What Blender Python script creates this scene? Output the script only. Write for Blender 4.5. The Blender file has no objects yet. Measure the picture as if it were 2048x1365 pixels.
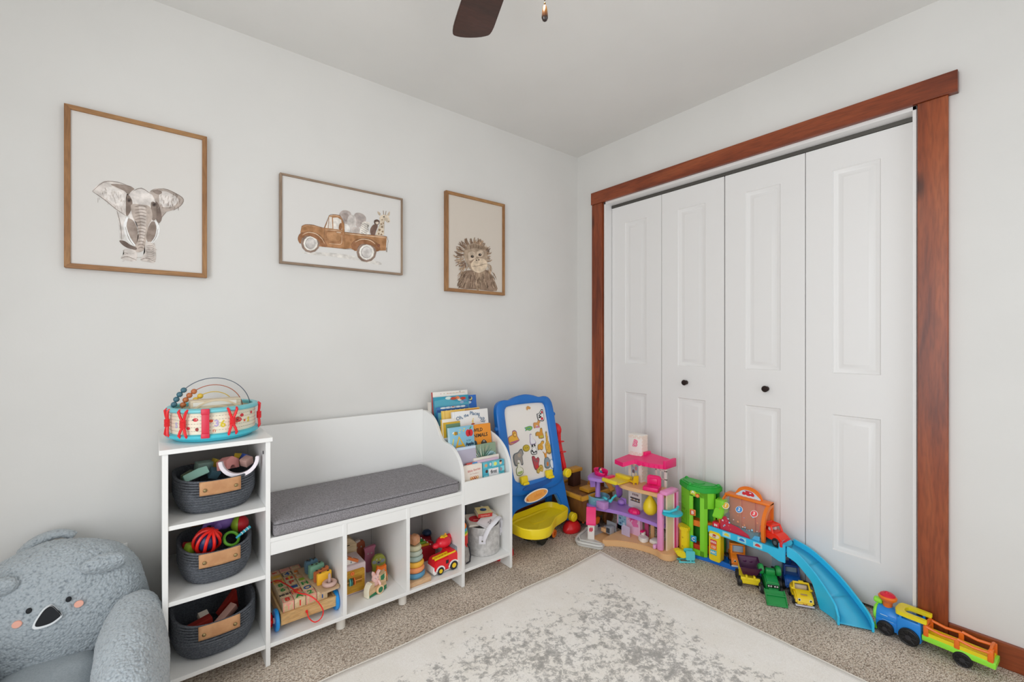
import bpy, bmesh, math, random
from mathutils import Vector, Matrix, Euler
from math import sin, cos, pi, radians as R
random.seed(7)
SC = bpy.context.scene
COL = SC.collection

# ------------------------------------------------------------------ camera, world, lights, exposure
FPX = 890.0                                    # focal length in pixels of a 2048 px wide frame
YAW = math.atan(710 / FPX)
CAM = Vector((-2.3255, -2.1744, 1.143))
cam = bpy.data.objects.new('camera', bpy.data.cameras.new('camera'))
COL.objects.link(cam); SC.camera = cam
cam.location = CAM
cam.rotation_euler = (pi / 2, 0, -YAW)
cam.data.sensor_width = 36; cam.data.lens = FPX / 2048 * 36
cam.data.clip_start = .02

w = bpy.data.worlds.new('world'); SC.world = w; w.use_nodes = True
w.node_tree.nodes['Background'].inputs[0].default_value = (.78, .88, 1, 1)
w.node_tree.nodes['Background'].inputs[1].default_value = 1.0

def area_light(name, loc, rot, sx, sy, power, col):
    l = bpy.data.lights.new(name, 'AREA'); l.shape = 'RECTANGLE'; l.size = sx; l.size_y = sy
    l.energy = power; l.color = col
    o = bpy.data.objects.new(name, l); COL.objects.link(o); o.location = loc; o.rotation_euler = rot
    o['kind'] = 'helper'
    return o
# daylight through the left window, and fill from an added window behind the camera
area_light('left_window_daylight', (-3.27, -1.80, 1.15), (0, -pi / 2, 0), 1.7, 1.35, 32, (.97, .985, 1))
area_light('rear_fill_light', (-1.30, -2.92, 1.15), (pi / 2, 0, 0), 1.7, 1.7, 8, (1, .985, .96))
# the ceiling fan's own lamp, just above the frame
fl = bpy.data.lights.new('fan_lamp_light', 'POINT'); fl.energy = 7.5; fl.color = (1, .93, .85); fl.shadow_soft_size = .09
flo = bpy.data.objects.new('fan_lamp_light', fl); COL.objects.link(flo); flo.location = (-1.70, -1.46, 2.02); flo['kind'] = 'helper'
vs = SC.view_settings
vs.view_transform = 'Standard'; vs.look = 'None'; vs.gamma = 1; vs.use_curve_mapping = False
vs.exposure = -0.22
SC.cycles.diffuse_bounces = 6
SC.cycles.max_bounces = 12
SC.cycles.transparent_max_bounces = 12
SC.cycles.caustics_reflective = False; SC.cycles.caustics_refractive = False

# ------------------------------------------------------------------ materials
def lin(c):
    if isinstance(c, str):
        c = [int(c[i:i + 2], 16) / 255 for i in (0, 2, 4)]
    return tuple((x / 12.92 if x <= .04045 else ((x + .055) / 1.055) ** 2.4) for x in c)
_m = {}
def mat(hexc, rough=.45, metal=0, trans=0, alpha=1, emit=0, coat=0, name=None):
    key = (hexc, rough, metal, trans, alpha, emit, coat, name)
    if key in _m: return _m[key]
    m = bpy.data.materials.new(name or 'paint_' + hexc); m.use_nodes = True
    b = m.node_tree.nodes['Principled BSDF']
    b.inputs['Base Color'].default_value = (*[x * min(1.22, .87 / max(lin(hexc))) for x in lin(hexc)], 1)
    b.inputs['Roughness'].default_value = rough
    b.inputs['Metallic'].default_value = metal
    b.inputs['Transmission Weight'].default_value = trans
    b.inputs['Alpha'].default_value = alpha
    b.inputs['Coat Weight'].default_value = coat
    _m[key] = m
    return m
def plastic(h, rough=.32): return mat(h, rough, name='plastic_' + h)

def nodes(name, rough=.6):
    m = bpy.data.materials.new(name); m.use_nodes = True
    nt = m.node_tree; b = nt.nodes['Principled BSDF']; b.inputs['Roughness'].default_value = rough
    def N(t, **k):
        n = nt.nodes.new('ShaderNode' + t)
        for a, v in k.items(): setattr(n, a, v)
        return n
    L = nt.links.new
    return m, nt, b, N, L
def ramp(N, stops):
    r = N('ValToRGB'); e = r.color_ramp.elements
    e[0].position, e[0].color = stops[0][0], (*lin(stops[0][1]), 1)
    e[1].position, e[1].color = stops[-1][0], (*lin(stops[-1][1]), 1)
    for p, c in stops[1:-1]:
        x = e.new(p); x.color = (*lin(c), 1)
    return r
def noisy(name, c1, c2, scale=20, rough=.6, bump=0, detail=4, stretch=(1, 1, 1), lo=.35, hi=.65, coord='Object', bscale=None, dist=.002):
    m, nt, b, N, L = nodes(name, rough)
    tc = N('TexCoord'); mp = N('Mapping'); mp.inputs['Scale'].default_value = stretch
    L(tc.outputs[coord], mp.inputs[0])
    n = N('TexNoise'); n.inputs['Scale'].default_value = scale; n.inputs['Detail'].default_value = detail
    L(mp.outputs[0], n.inputs['Vector'])
    r = ramp(N, [(lo, c1), (hi, c2)]); L(n.outputs[0], r.inputs[0]); L(r.outputs[0], b.inputs['Base Color'])
    if bump:
        n2 = n
        if bscale:
            n2 = N('TexNoise'); n2.inputs['Scale'].default_value = bscale; L(mp.outputs[0], n2.inputs['Vector'])
        bp = N('Bump'); bp.inputs['Strength'].default_value = bump; bp.inputs['Distance'].default_value = dist
        L(n2.outputs[0], bp.inputs['Height']); L(bp.outputs[0], b.inputs['Normal'])
    return m
def wood(name, c1, c2, c3, axis='Z', scale=6, rough=.4, knots=True):
    m, nt, b, N, L = nodes(name, rough)
    tc = N('TexCoord'); mp = N('Mapping')
    s = {'X': (.12, 1, 1), 'Y': (1, .12, 1), 'Z': (1, 1, .12)}[axis]
    mp.inputs['Scale'].default_value = s; L(tc.outputs['Object'], mp.inputs[0])
    n = N('TexNoise'); n.inputs['Scale'].default_value = scale * 4; n.inputs['Detail'].default_value = 6; n.inputs['Distortion'].default_value = .6
    L(mp.outputs[0], n.inputs['Vector'])
    r = ramp(N, [(.3, c1), (.5, c2), (.7, c3)]); L(n.outputs[0], r.inputs[0])
    f = N('TexNoise'); f.inputs['Scale'].default_value = scale * 40; L(mp.outputs[0], f.inputs['Vector'])
    mx = N('Mix', data_type='RGBA', blend_type='MULTIPLY'); mx.inputs[0].default_value = .35
    r2 = ramp(N, [(.35, '9a9a9a'), (.6, 'ffffff')]); L(f.outputs[0], r2.inputs[0])
    L(r.outputs[0], mx.inputs[6]); L(r2.outputs[0], mx.inputs[7])
    last = mx.outputs[2]
    if knots:
        mk = N('Mapping'); mk.inputs['Scale'].default_value = {'X': (.45, 1, 1), 'Y': (1, .45, 1), 'Z': (1, 1, .45)}[axis]
        L(tc.outputs['Object'], mk.inputs[0])
        v = N('TexVoronoi'); v.inputs['Scale'].default_value = scale * 1.3; L(mk.outputs[0], v.inputs['Vector'])
        rk = ramp(N, [(.035, '4a2a1c'), (.12, 'ffffff')]); L(v.outputs[0], rk.inputs[0])
        m2 = N('Mix', data_type='RGBA', blend_type='MULTIPLY'); m2.inputs[0].default_value = .75
        L(last, m2.inputs[6]); L(rk.outputs[0], m2.inputs[7]); last = m2.outputs[2]
    L(last, b.inputs['Base Color'])
    bp = N('Bump'); bp.inputs['Strength'].default_value = .15; bp.inputs['Distance'].default_value = .001
    L(f.outputs[0], bp.inputs['Height']); L(bp.outputs[0], b.inputs['Normal'])
    return m

WALLP = noisy('wall_paint', 'dddcd9', 'e0dfdc', 3, .7, bump=.12, bscale=140, dist=.001)
CEILP = noisy('ceiling_paint', 'e0dfdc', 'e3e2df', 3, .8, bump=.1, bscale=120, dist=.001)
WHITE = mat('eeeeec', .35, name='white_laminate')
DOORW = mat('d6d5d4', .4, name='door_white_paint')
REDWD = wood('red_stained_wood', '6c2e18', '944723', 'a95a32', 'Z', 3.2, .33)
REDWDY = wood('red_stained_wood_along', '682b16', '8a4020', '9c4f2b', 'Y', 3.2, .33)

# ------------------------------------------------------------------ mesh building
def Mx(loc=(0, 0, 0), rot=(0, 0, 0), sc=(1, 1, 1)):
    if not hasattr(sc, '__len__'): sc = (sc, sc, sc)
    return Matrix.Translation(loc) @ Euler(rot).to_matrix().to_4x4() @ Matrix.Diagonal((*sc, 1))
class MB:
    """collects shapes into one mesh; every shape may bring its own material"""
    def __init__(s, m=None, M=None):
        s.bm = bmesh.new(); s.mats = []; s.m = m; s.M = M or Matrix.Identity(4)
    def mi(s, m):
        m = m or s.m
        if m not in s.mats: s.mats.append(m)
        return s.mats.index(m)
    def put(s, verts, faces, m=None, M=None, smooth=False):
        T = s.M @ M if M is not None else s.M
        vs = [s.bm.verts.new(T @ Vector(v)) for v in verts]
        i = s.mi(m)
        for f in faces:
            try:
                q = s.bm.faces.new([vs[k] for k in f]); q.material_index = i; q.smooth = smooth
            except ValueError: pass
        return s
    def box(s, x0, y0, z0, x1, y1, z1, m=None, M=None, r=0, seg=2):
        if r <= 0:
            v = [(x, y, z) for x in (x0, x1) for y in (y0, y1) for z in (z0, z1)]
            return s.put(v, [(0, 1, 3, 2), (4, 6, 7, 5), (0, 4, 5, 1), (2, 3, 7, 6), (0, 2, 6, 4), (1, 5, 7, 3)], m, M)
        t = bmesh.new(); bmesh.ops.create_cube(t, size=1)
        for v in t.verts: v.co = Vector(((x0 + x1) / 2 + v.co.x * (x1 - x0), (y0 + y1) / 2 + v.co.y * (y1 - y0), (z0 + z1) / 2 + v.co.z * (z1 - z0)))
        bmesh.ops.bevel(t, geom=t.edges[:], offset=r, segments=seg, affect='EDGES', profile=.5)
        return s.take(t, m, M, True)
    def take(s, t, m=None, M=None, smooth=False):
        t.verts.index_update()
        vs = [v.co.copy() for v in t.verts]; fs = [[v.index for v in f.verts] for f in t.faces]
        t.free()
        return s.put(vs, fs, m, M, smooth)
    def cbox(s, c, size, m=None, M=None, r=0, seg=2):
        return s.box(c[0] - size[0] / 2, c[1] - size[1] / 2, c[2] - size[2] / 2, c[0] + size[0] / 2, c[1] + size[1] / 2, c[2] + size[2] / 2, m, M, r, seg)
    def lathe(s, prof, seg=24, m=None, M=None, smooth=True, sx=1, sy=1, cap=True):
        n = len(prof); v = []
        for k in range(seg):
            a = 2 * pi * k / seg
            for r, z in prof: v.append((r * cos(a) * sx, r * sin(a) * sy, z))
        f = []
        for k in range(seg):
            for j in range(n - 1):
                a, b = k * n + j, ((k + 1) % seg) * n + j
                f.append((a, b, b + 1, a + 1))
        if cap:
            if prof[0][0] > 1e-5: f.append([k * n for k in range(seg)][::-1])
            if prof[-1][0] > 1e-5: f.append([k * n + n - 1 for k in range(seg)])
        s.put(v, f, m, M, smooth); return s
    def cyl(s, p, r, h, m=None, M=None, axis='Z', seg=20, bev=0, r2=None):
        """cylinder centred at p along axis"""
        r2 = r if r2 is None else r2
        b = bev
        prof = [(r - b, -h / 2), (r, -h / 2 + b), (r2, h / 2 - b), (r2 - b, h / 2)] if b else [(r, -h / 2), (r2, h / 2)]
        Q = {'Z': Matrix.Identity(4), 'X': Matrix.Rotation(pi / 2, 4, 'Y'), 'Y': Matrix.Rotation(-pi / 2, 4, 'X')}[axis]
        T = Matrix.Translation(p) @ Q
        if M is not None: T = M @ T
        vs0 = len(s.bm.faces)
        s.lathe(prof, seg, m, T, smooth=True)
        return s
    def sph(s, p, r, m=None, M=None, seg=16, sc=(1, 1, 1)):
        n = max(6, seg // 2)
        prof = [(max(1e-6, r * sin(pi * k / n)), -r * cos(pi * k / n)) for k in range(n + 1)]
        T = Matrix.Translation(p) @ Matrix.Diagonal((*sc, 1))
        if M is not None: T = M @ T
        s.lathe(prof, seg, m, T, cap=False); return s
    def tube(s, pts, r, m=None, M=None, seg=8, closed=False, cap=True, flat=None):
        """round (or flat=(w,t) oval) tube along points"""
        P = [Vector(p) for p in pts]; n = len(P)
        rs = r if hasattr(r, '__len__') else [r] * n
        v = []; up = Vector((0, 0, 1)); prev = None
        for i in range(n):
            if closed: t = P[(i + 1) % n] - P[i - 1]
            else: t = P[min(i + 1, n - 1)] - P[max(i - 1, 0)]
            t.normalize()
            if prev is None:
                a = t.cross(up)
                if a.length < .1: a = t.cross(Vector((1, 0, 0)))
            else: a = prev - t * prev.dot(t)
            a.normalize(); b = t.cross(a); prev = a
            for k in range(seg):
                q = 2 * pi * k / seg + (pi / 4 if seg == 4 else 0)
                v.append(P[i] + (a * cos(q) * (flat[0] if flat else 1) + b * sin(q) * (flat[1] if flat else 1)) * rs[i])
        f = []
        for i in range(n if closed else n - 1):
            for k in range(seg):
                a = i * seg + k; b = i * seg + (k + 1) % seg
                c = ((i + 1) % n) * seg + (k + 1) % seg; d = ((i + 1) % n) * seg + k
                f.append((a, b, c, d))
        if cap and not closed:
            f.append(list(range(seg))[::-1]); f.append([(n - 1) * seg + k for k in range(seg)])
        return s.put(v, f, m, M, smooth=seg > 4)
    def prism(s, poly, d0, d1, m=None, M=None, plane='XZ', bev=0):
        """extrude a 2-D outline between d0 and d1 along the axis missing from plane"""
        def P(a, b, d): return {'XZ': (a, d, b), 'XY': (a, b, d), 'YZ': (d, a, b)}[plane]
        t = bmesh.new()
        lo = [t.verts.new(P(a, b, d0)) for a, b in poly]; hi = [t.verts.new(P(a, b, d1)) for a, b in poly]
        n = len(poly)
        t.faces.new(lo[::-1]); t.faces.new(hi)
        for i in range(n): t.faces.new((lo[i], lo[(i + 1) % n], hi[(i + 1) % n], hi[i]))
        bmesh.ops.recalc_face_normals(t, faces=t.faces)
        if bev:
            e = [x for x in t.edges if abs(x.calc_face_angle(0)) > .6]
            bmesh.ops.bevel(t, geom=e, offset=bev, segments=2, affect='EDGES')
        bmesh.ops.triangulate(t, faces=[f for f in t.faces if len(f.verts) > 4])
        return s.take(t, m, M)
    def grid(s, fn, nu, nv, m=None, M=None, smooth=True, closeu=False):
        v = [fn(i / (nu if closeu else nu - 1), j / (nv - 1)) for i in range(nu) for j in range(nv)]
        f = []
        for i in range(nu if closeu else nu - 1):
            for j in range(nv - 1):
                a = i * nv + j; b = ((i + 1) % nu) * nv + j
                f.append((a, b, b + 1, a + 1))
        return s.put(v, f, m, M, smooth)
    def poly2(s, pts, m, M, d=0):
        """flat outline in the XZ plane of M, at depth -d (towards -Y)"""
        t = bmesh.new(); vs = [t.verts.new((a, -d, b)) for a, b in pts]
        try: fc = t.faces.new(vs)
        except ValueError: t.free(); return s
        bmesh.ops.triangulate(t, faces=[fc]); return s.take(t, m, M)
    def text(s, txt, size, m, M, ext=.0004, align='CENTER', bold=0, shear=0):
        """lettering lying in XZ plane of M, front towards -Y"""
        c = bpy.data.curves.new('t', 'FONT'); c.body = txt; c.size = size; c.extrude = ext; c.align_x = align; c.align_y = 'CENTER'
        c.offset = bold; c.shear = shear; c.resolution_u = 2
        o = bpy.data.objects.new('t', c); COL.objects.link(o)
        dg = bpy.context.evaluated_depsgraph_get(); me = o.evaluated_get(dg).to_mesh()
        vs = [v.co.copy() for v in me.vertices]; fs = [list(p.vertices) for p in me.polygons]
        Q = Matrix.Rotation(pi / 2, 4, 'X')
        s.put(vs, fs, m, M @ Q)
        o.evaluated_get(dg).to_mesh_clear(); bpy.data.objects.remove(o); bpy.data.curves.remove(c)
        return s
    def build(s, name, parent=None, label=None, bevel=0, subsurf=0, solid=0, kind=None, sharp=True, recalc=True):
        if recalc: bmesh.ops.recalc_face_normals(s.bm, faces=s.bm.faces)
        me = bpy.data.meshes.new(name); s.bm.to_mesh(me); s.bm.free()
        for m in s.mats: me.materials.append(m)
        if sharp:
            try: me.set_sharp_from_angle(angle=R(40))
            except Exception: pass
        o = bpy.data.objects.new(name, me); COL.objects.link(o)
        if parent: o.parent = parent
        if bevel:
            b = o.modifiers.new('bevel', 'BEVEL'); b.width = bevel; b.segments = 2; b.limit_method = 'ANGLE'; b.angle_limit = R(50)
            b.harden_normals = False
        if solid:
            b = o.modifiers.new('solid', 'SOLIDIFY'); b.thickness = solid
        if subsurf:
            b = o.modifiers.new('sub', 'SUBSURF'); b.levels = subsurf; b.render_levels = subsurf
        if label: o['label'] = label
        if kind: o['kind'] = kind
        return o
def thing(name, label, cat, loc=(0, 0, 0), rz=0, group=None, rot=None):
    o = bpy.data.objects.new(name, None); COL.objects.link(o); o.location = loc
    o.rotation_euler = rot if rot else (0, 0, rz); o.empty_display_size = .05
    o['label'] = label; o['category'] = cat
    if group: o['group'] = group
    return o
def tag(o, label, cat, group=None):
    o['label'] = label; o['category'] = cat
    if group: o['group'] = group
    return o
def place(o, loc, rz=0, rot=None):
    o.location = loc; o.rotation_euler = rot if rot else (0, 0, rz); return o
def copytree(o, parent=None):
    c = o.copy(); COL.objects.link(c)
    if parent: c.parent = parent
    for ch in [x for x in SC.objects if x.parent == o and x != c]: copytree(ch, c)
    return c
def arc(cx, cy, r, a0, a1, n): return [(cx + r * cos(R(a0 + (a1 - a0) * k / n)), cy + r * sin(R(a0 + (a1 - a0) * k / n))) for k in range(n + 1)]
def rrect(x0, y0, x1, y1, r, n=4):
    return arc(x1 - r, y1 - r, r, 0, 90, n) + arc(x0 + r, y1 - r, r, 90, 180, n) + arc(x0 + r, y0 + r, r, 180, 270, n) + arc(x1 - r, y0 + r, r, 270, 360, n)
def smoothpts(pts, n=4, closed=True):
    """Catmull-Rom through the points"""
    out = []; N = len(pts)
    for i in range(N if closed else N - 1):
        p0, p1, p2, p3 = (pts[(i - 1) % N], pts[i], pts[(i + 1) % N], pts[(i + 2) % N]) if closed else (pts[max(i - 1, 0)], pts[i], pts[i + 1], pts[min(i + 2, N - 1)])
        for k in range(n):
            t = k / n
            out.append(tuple(.5 * (2 * b + (c - a) * t + (2 * a - 5 * b + 4 * c - d) * t * t + (3 * b - a - 3 * c + d) * t ** 3) for a, b, c, d in zip(p0, p1, p2, p3)))
    if not closed: out.append(tuple(pts[-1]))
    return out
def ellipse(cx, cy, rx, ry, n=14, rot=0):
    return [(cx + rx * cos(2 * pi * k / n) * cos(rot) - ry * sin(2 * pi * k / n) * sin(rot), cy + rx * cos(2 * pi * k / n) * sin(rot) + ry * sin(2 * pi * k / n) * cos(rot)) for k in range(n)]
def ribbon2(pts, w):
    """outline of a stroke of width w (scalar or list)"""
    n = len(pts); ws = w if hasattr(w, '__len__') else [w] * n
    L_, R_ = [], []
    for i in range(n):
        a = pts[max(i - 1, 0)]; b = pts[min(i + 1, n - 1)]
        dx, dy = b[0] - a[0], b[1] - a[1]; l = math.hypot(dx, dy) or 1
        nx, ny = -dy / l * ws[i] / 2, dx / l * ws[i] / 2
        L_.append((pts[i][0] + nx, pts[i][1] + ny)); R_.append((pts[i][0] - nx, pts[i][1] - ny))
    return L_ + R_[::-1]

# ------------------------------------------------------------------ the room
RX, RY, RH = -3.3, -2.95, 2.44
def struct(mb, name, label=None, **k):
    o = mb.build(name, **k); o['kind'] = 'structure'
    if label: o['label'] = label
    return o
# loop-pile carpet
m, nt, b, N, L = nodes('loop_carpet', .95)
tc = N('TexCoord'); mp = N('Mapping'); mp.inputs['Scale'].default_value = (1, 1.9, 1); mp.inputs['Rotation'].default_value = (0, 0, R(4))
L(tc.outputs['Object'], mp.inputs[0])
v = N('TexVoronoi'); v.inputs['Scale'].default_value = 140; v.inputs['Randomness'].default_value = .75; L(mp.outputs[0], v.inputs['Vector'])
n = N('TexNoise'); n.inputs['Scale'].default_value = 130; n.inputs['Detail'].default_value = 3; L(tc.outputs['Object'], n.inputs['Vector'])
n3 = N('TexNoise'); n3.inputs['Scale'].default_value = 5; n3.inputs['Detail'].default_value = 3; L(tc.outputs['Object'], n3.inputs['Vector'])
r = ramp(N, [(.32, 'cfbfae'), (.5, 'efe2d3'), (.68, 'fffaf0')]); L(n.outputs[0], r.inputs[0])
r1 = ramp(N, [(.0, 'ffffff'), (.45, 'f8f5f2'), (.8, 'a39b93')]); L(v.outputs['Distance'], r1.inputs[0])
r3 = ramp(N, [(.3, 'e4e2e0'), (.7, 'ffffff')]); L(n3.outputs[0], r3.inputs[0])
mx = N('Mix', data_type='RGBA', blend_type='MULTIPLY'); mx.inputs[0].default_value = 1; L(r.outputs[0], mx.inputs[6]); L(r1.outputs[0], mx.inputs[7])
m2 = N('Mix', data_type='RGBA', blend_type='MULTIPLY'); m2.inputs[0].default_value = 1; L(mx.outputs[2], m2.inputs[6]); L(r3.outputs[0], m2.inputs[7])
L(m2.outputs[2], b.inputs['Base Color'])
bp = N('Bump'); bp.invert = True; bp.inputs['Strength'].default_value = .8; bp.inputs['Distance'].default_value = .004
L(v.outputs['Distance'], bp.inputs['Height']); L(bp.outputs[0], b.inputs['Normal'])
CARPET = m
struct(MB(CARPET).box(RX - .1, RY - .1, -.05, .75, .1, 0), 'floor', 'brown and beige loop pile carpet')
struct(MB(CEILP).box(RX - .1, RY - .1, RH, .12, .1, RH + .05), 'ceiling', 'plain off-white ceiling')
struct(MB(WALLP).box(RX - .1, 0, 0, .12, .1, RH), 'wall_left', 'off-white wall behind the bench with three framed prints')
# right wall with the closet opening y -0.245..-1.805, height 2.06
OY0, OY1, OZ = -.252, -1.802, 2.062
wm = MB(WALLP)
wm.box(0, OY0, 0, .12, 0, RH); wm.box(0, RY - .1, 0, .12, OY1, RH); wm.box(0, OY1, OZ, .12, OY0, RH)
struct(wm, 'wall_right', 'off-white wall around the closet opening')
# walls behind the camera; openings lowered to light the floor, rear window added
wm = MB(WALLP)
wx0, wx1 = RX - .1, RX
wm.box(wx0, RY, 0, wx1, -2.5, RH); wm.box(wx0, -1.1, 0, wx1, 0, RH); wm.box(wx0, -2.5, 0, wx1, -1.1, .28); wm.box(wx0, -2.5, 2.05, wx1, -1.1, RH)
struct(wm, 'wall_west', 'off-white wall with window, out of the picture')
wm = MB(WALLP)
wm.box(RX, RY - .1, 0, -2.25, RY, RH); wm.box(-.45, RY - .1, 0, 0, RY, RH); wm.box(-2.25, RY - .1, 0, -.45, RY, .28); wm.box(-2.25, RY - .1, 2.05, -.45, RY, RH)
struct(wm, 'wall_rear', 'off-white wall with added window behind the camera')
for nm, a in (('window_1', (wx0 + .02, -2.5, .28, wx0 + .06, -1.1, 2.05)), ('rear_fill_window', (-2.25, RY - .08, .28, -.45, RY - .04, 2.05))):  # the rear one is an added, unseen source of fill light
    q = MB(WHITE); x0, y0, z0, x1, y1, z1 = a; t = .05
    q.box(x0, y0, z0, x1, y1, z0 + t); q.box(x0, y0, z1 - t, x1, y1, z1)
    if x1 - x0 < .2:
        q.box(x0, y0, z0, x1, y0 + t, z1); q.box(x0, y1 - t, z0, x1, y1, z1); q.box(x0, (y0 + y1) / 2 - .02, z0, x1, (y0 + y1) / 2 + .02, z1)
    else:
        q.box(x0, y0, z0, x0 + t, y1, z1); q.box(x1 - t, y0, z0, x1, y1, z1); q.box((x0 + x1) / 2 - .02, y0, z0, (x0 + x1) / 2 + .02, y1, z1)
    struct(q, nm, 'white framed window out of the picture')
# closet interior
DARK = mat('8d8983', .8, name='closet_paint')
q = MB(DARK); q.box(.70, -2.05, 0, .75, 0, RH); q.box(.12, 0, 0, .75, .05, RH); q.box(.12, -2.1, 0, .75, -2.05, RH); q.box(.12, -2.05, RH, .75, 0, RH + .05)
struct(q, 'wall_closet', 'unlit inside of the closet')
# white jamb lining of the opening
q = MB(DOORW)
q.box(-.012, OY0 - .012, 0, .12, OY0, OZ); q.box(-.012, OY1, 0, .12, OY1 + .012, OZ)
q.box(-.012, OY1, OZ - .016, .12, OY0, OZ)
struct(q, 'trim_1', 'white painted jamb lining the closet opening', bevel=.001)
# dark bifold track
q = MB(mat('55534f', .4, .6)); q.box(.05, OY1 + .012, OZ - .034, .078, OY0 - .012, OZ - .017)
for y in (OY1 + .03, -1.06, -.985, OY0 - .03): q.cyl((.064, y, OZ - .034), .004, .03, mat('c8c8c4', .3, .8), seg=10)
struct(q, 'trim_2', 'dark metal bifold track with white pivot pins above the doors')
# red-brown casing: two legs and an overhanging header, each its own board
struct(MB(REDWD).box(-.022, -.242, 0, 0, -.154, 2.062), 'trim_3', 'red-stained left leg of the closet casing', bevel=.002)
struct(MB(REDWD).box(-.022, -1.892, 0, 0, -1.806, 2.062), 'trim_4', 'red-stained knotty right leg of the closet casing', bevel=.002)
struct(MB(REDWDY).box(-.030, -1.918, 2.062, 0, -.152, 2.142), 'trim_5', 'red-stained header board overhanging the closet casing', bevel=.002)
struct(MB(REDWDY).box(-.016, RY, 0, 0, -1.892, .088), 'baseboard_right', 'red-stained baseboard right of the closet', bevel=.002)
struct(MB(REDWDY).box(-.016, -.154, 0, 0, 0, .088), 'baseboard_corner', 'short red-stained baseboard in the corner', bevel=.002)
struct(MB(wood('red_stained_wood_x', '682b16', '8a4020', '9c4f2b', 'X', 3.2, .33)).box(RX, -.016, 0, -.016, 0, .088), 'baseboard_left', 'red-stained baseboard under the framed prints', bevel=.002)

# bifold leaves: moulded two-panel doors
def leaf(name, y0, y1, label):
    """leaf spans y1<y0, face at x=.05 with two raised panels"""
    z0, z1 = .016, 2.026; X = .052; T = .034
    q = MB(DOORW)
    w0, w1 = y1, y0
    pa, pb = w1 - .105, w0 + .105
    pans = [(.205, .813), (.998, 1.912)]
    # stiles and rails around the panel recesses
    q.box(X, w0, z0, X + T, pb, z1); q.box(X, pa, z0, X + T, w1, z1)
    zs = [z0, pans[0][0], pans[0][1], pans[1][0], pans[1][1], z1]
    for k in (0, 2, 4): q.box(X, pb, zs[k], X + T, pa, zs[k + 1])
    for a, c in pans:
        # nested rings: slope in, flat, slope out to the raised field
        def ring(d): return [(pb + d, a + d), (pa - d, a + d), (pa - d, c - d), (pb + d, c - d)]
        prof = [(0, 0), (.004, .005), (.012, .0065), (.017, .0095), (.022, .010), (.040, .002), (.043, .002)]
        v, f = [], []
        for d, x in prof:
            v += [(X + x, yy, zz) for yy, zz in ring(d)]
        for k in range(len(prof) - 1):
            for j in range(4):
                f.append((k * 4 + j, k * 4 + (j + 1) % 4, k * 4 + 4 + (j + 1) % 4, k * 4 + 4 + j))
        k = (len(prof) - 1) * 4; f.append((k, k + 1, k + 2, k + 3))
        q.put(v, f)
        q.box(X + .012, pb, a, X + T, pa, c)
    return struct(q, name, label, sharp=True)
ys = [-.266, -.640, -1.020, -1.401, -1.786]
g = .0016
dl = ['narrowest-looking white bifold leaf beside the left casing', 'white bifold leaf with left dark knob', 'white bifold leaf with right dark knob', 'white bifold leaf beside the right casing']
drs = [leaf('door_%d' % (k + 1), ys[k] - (g if k != 2 else .004), ys[k + 1] + g, dl[k]) for k in range(4)]
KNOB = mat('2e2220', .3, .6, name='dark_bronze')
for d, y in ((drs[1], -.800), (drs[2], -1.232)):
    q = MB(KNOB); q.lathe([(.012, 0), (.012, .003), (.006, .006), (.006, .014), (.014, .019), (.016, .025), (.013, .030), (.001, .031)], 20, M=Mx((.052, y, .905), (0, -pi / 2, 0)))
    q.build('door_knob', parent=d, label='small round dark bronze knob')

# outlet plate behind the koala seat
o = thing('wall_outlet', 'white outlet plate on the wall between koala seat and white storage bench', 'outlet', (-2.446, -.001, .34))
q = MB(mat('f0efec', .35)); q.box(-.036, -.006, -.058, .036, 0, .058, r=.003); q.build('cover_plate', o)
q = MB(mat('e6e4e0', .35)); q.box(-.017, -.009, .008, .017, -.005, .038, r=.003); q.box(-.017, -.009, -.038, .017, -.005, -.008, r=.003)
for z in (.023, -.023):
    for x in (-.006, .006): q.box(x - .0012, -.0096, z - .005, x + .0012, -.009, z + .005, mat('333333'))
q.build('socket', o)

# ------------------------------------------------------------------ rug
m, nt, b, N, L = nodes('distressed_rug', .95)
tc = N('TexCoord')
def nz(scale, det=5, dist=0, rough=.6):
    n = N('TexNoise'); n.inputs['Scale'].default_value = scale; n.inputs['Detail'].default_value = det; n.inputs['Roughness'].default_value = rough; n.inputs['Distortion'].default_value = dist
    L(tc.outputs['Object'], n.inputs['Vector']); return n
big = nz(2.6, 3); med = nz(34, 8, .25, .78); fine = nz(260, 2); soft = nz(6, 4)
# distance from the rug's own edge decides how worn the motif is
sx = N('SeparateXYZ'); L(tc.outputs['Object'], sx.inputs[0])
def math_(op, a, b_=None):
    n = N('Math', operation=op)
    for i, x in enumerate((a, b_)):
        if x is None: continue
        if hasattr(x, 'is_linked'): L(x, n.inputs[i])
        else: n.inputs[i].default_value = x
    return n.outputs[0]
ex = math_('MULTIPLY', sx.outputs[0], -1); ey = math_('MULTIPLY', sx.outputs[1], -1)
edge = math_('MINIMUM', ex, ey)
em = N('MapRange'); em.inputs[1].default_value = .02; em.inputs[2].default_value = .30; em.inputs[3].default_value = -.14; em.inputs[4].default_value = .06; L(edge, em.inputs[0])
s1 = math_('ADD', math_('MULTIPLY', math_('SUBTRACT', big.outputs[0], .5), .42), med.outputs[0])
s2 = math_('ADD', s1, em.outputs[0])
rr = ramp(N, [(.53, 'faf7f2'), (.57, 'd3d0cc'), (.66, 'aeaca9')]); L(s2, rr.inputs[0])
rs = ramp(N, [(.4, 'fbfaf8'), (.6, 'ffffff')]); L(soft.outputs[0], rs.inputs[0])
rf = ramp(N, [(.3, 'f3f1ef'), (.7, 'ffffff')]); L(fine.outputs[0], rf.inputs[0])
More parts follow.
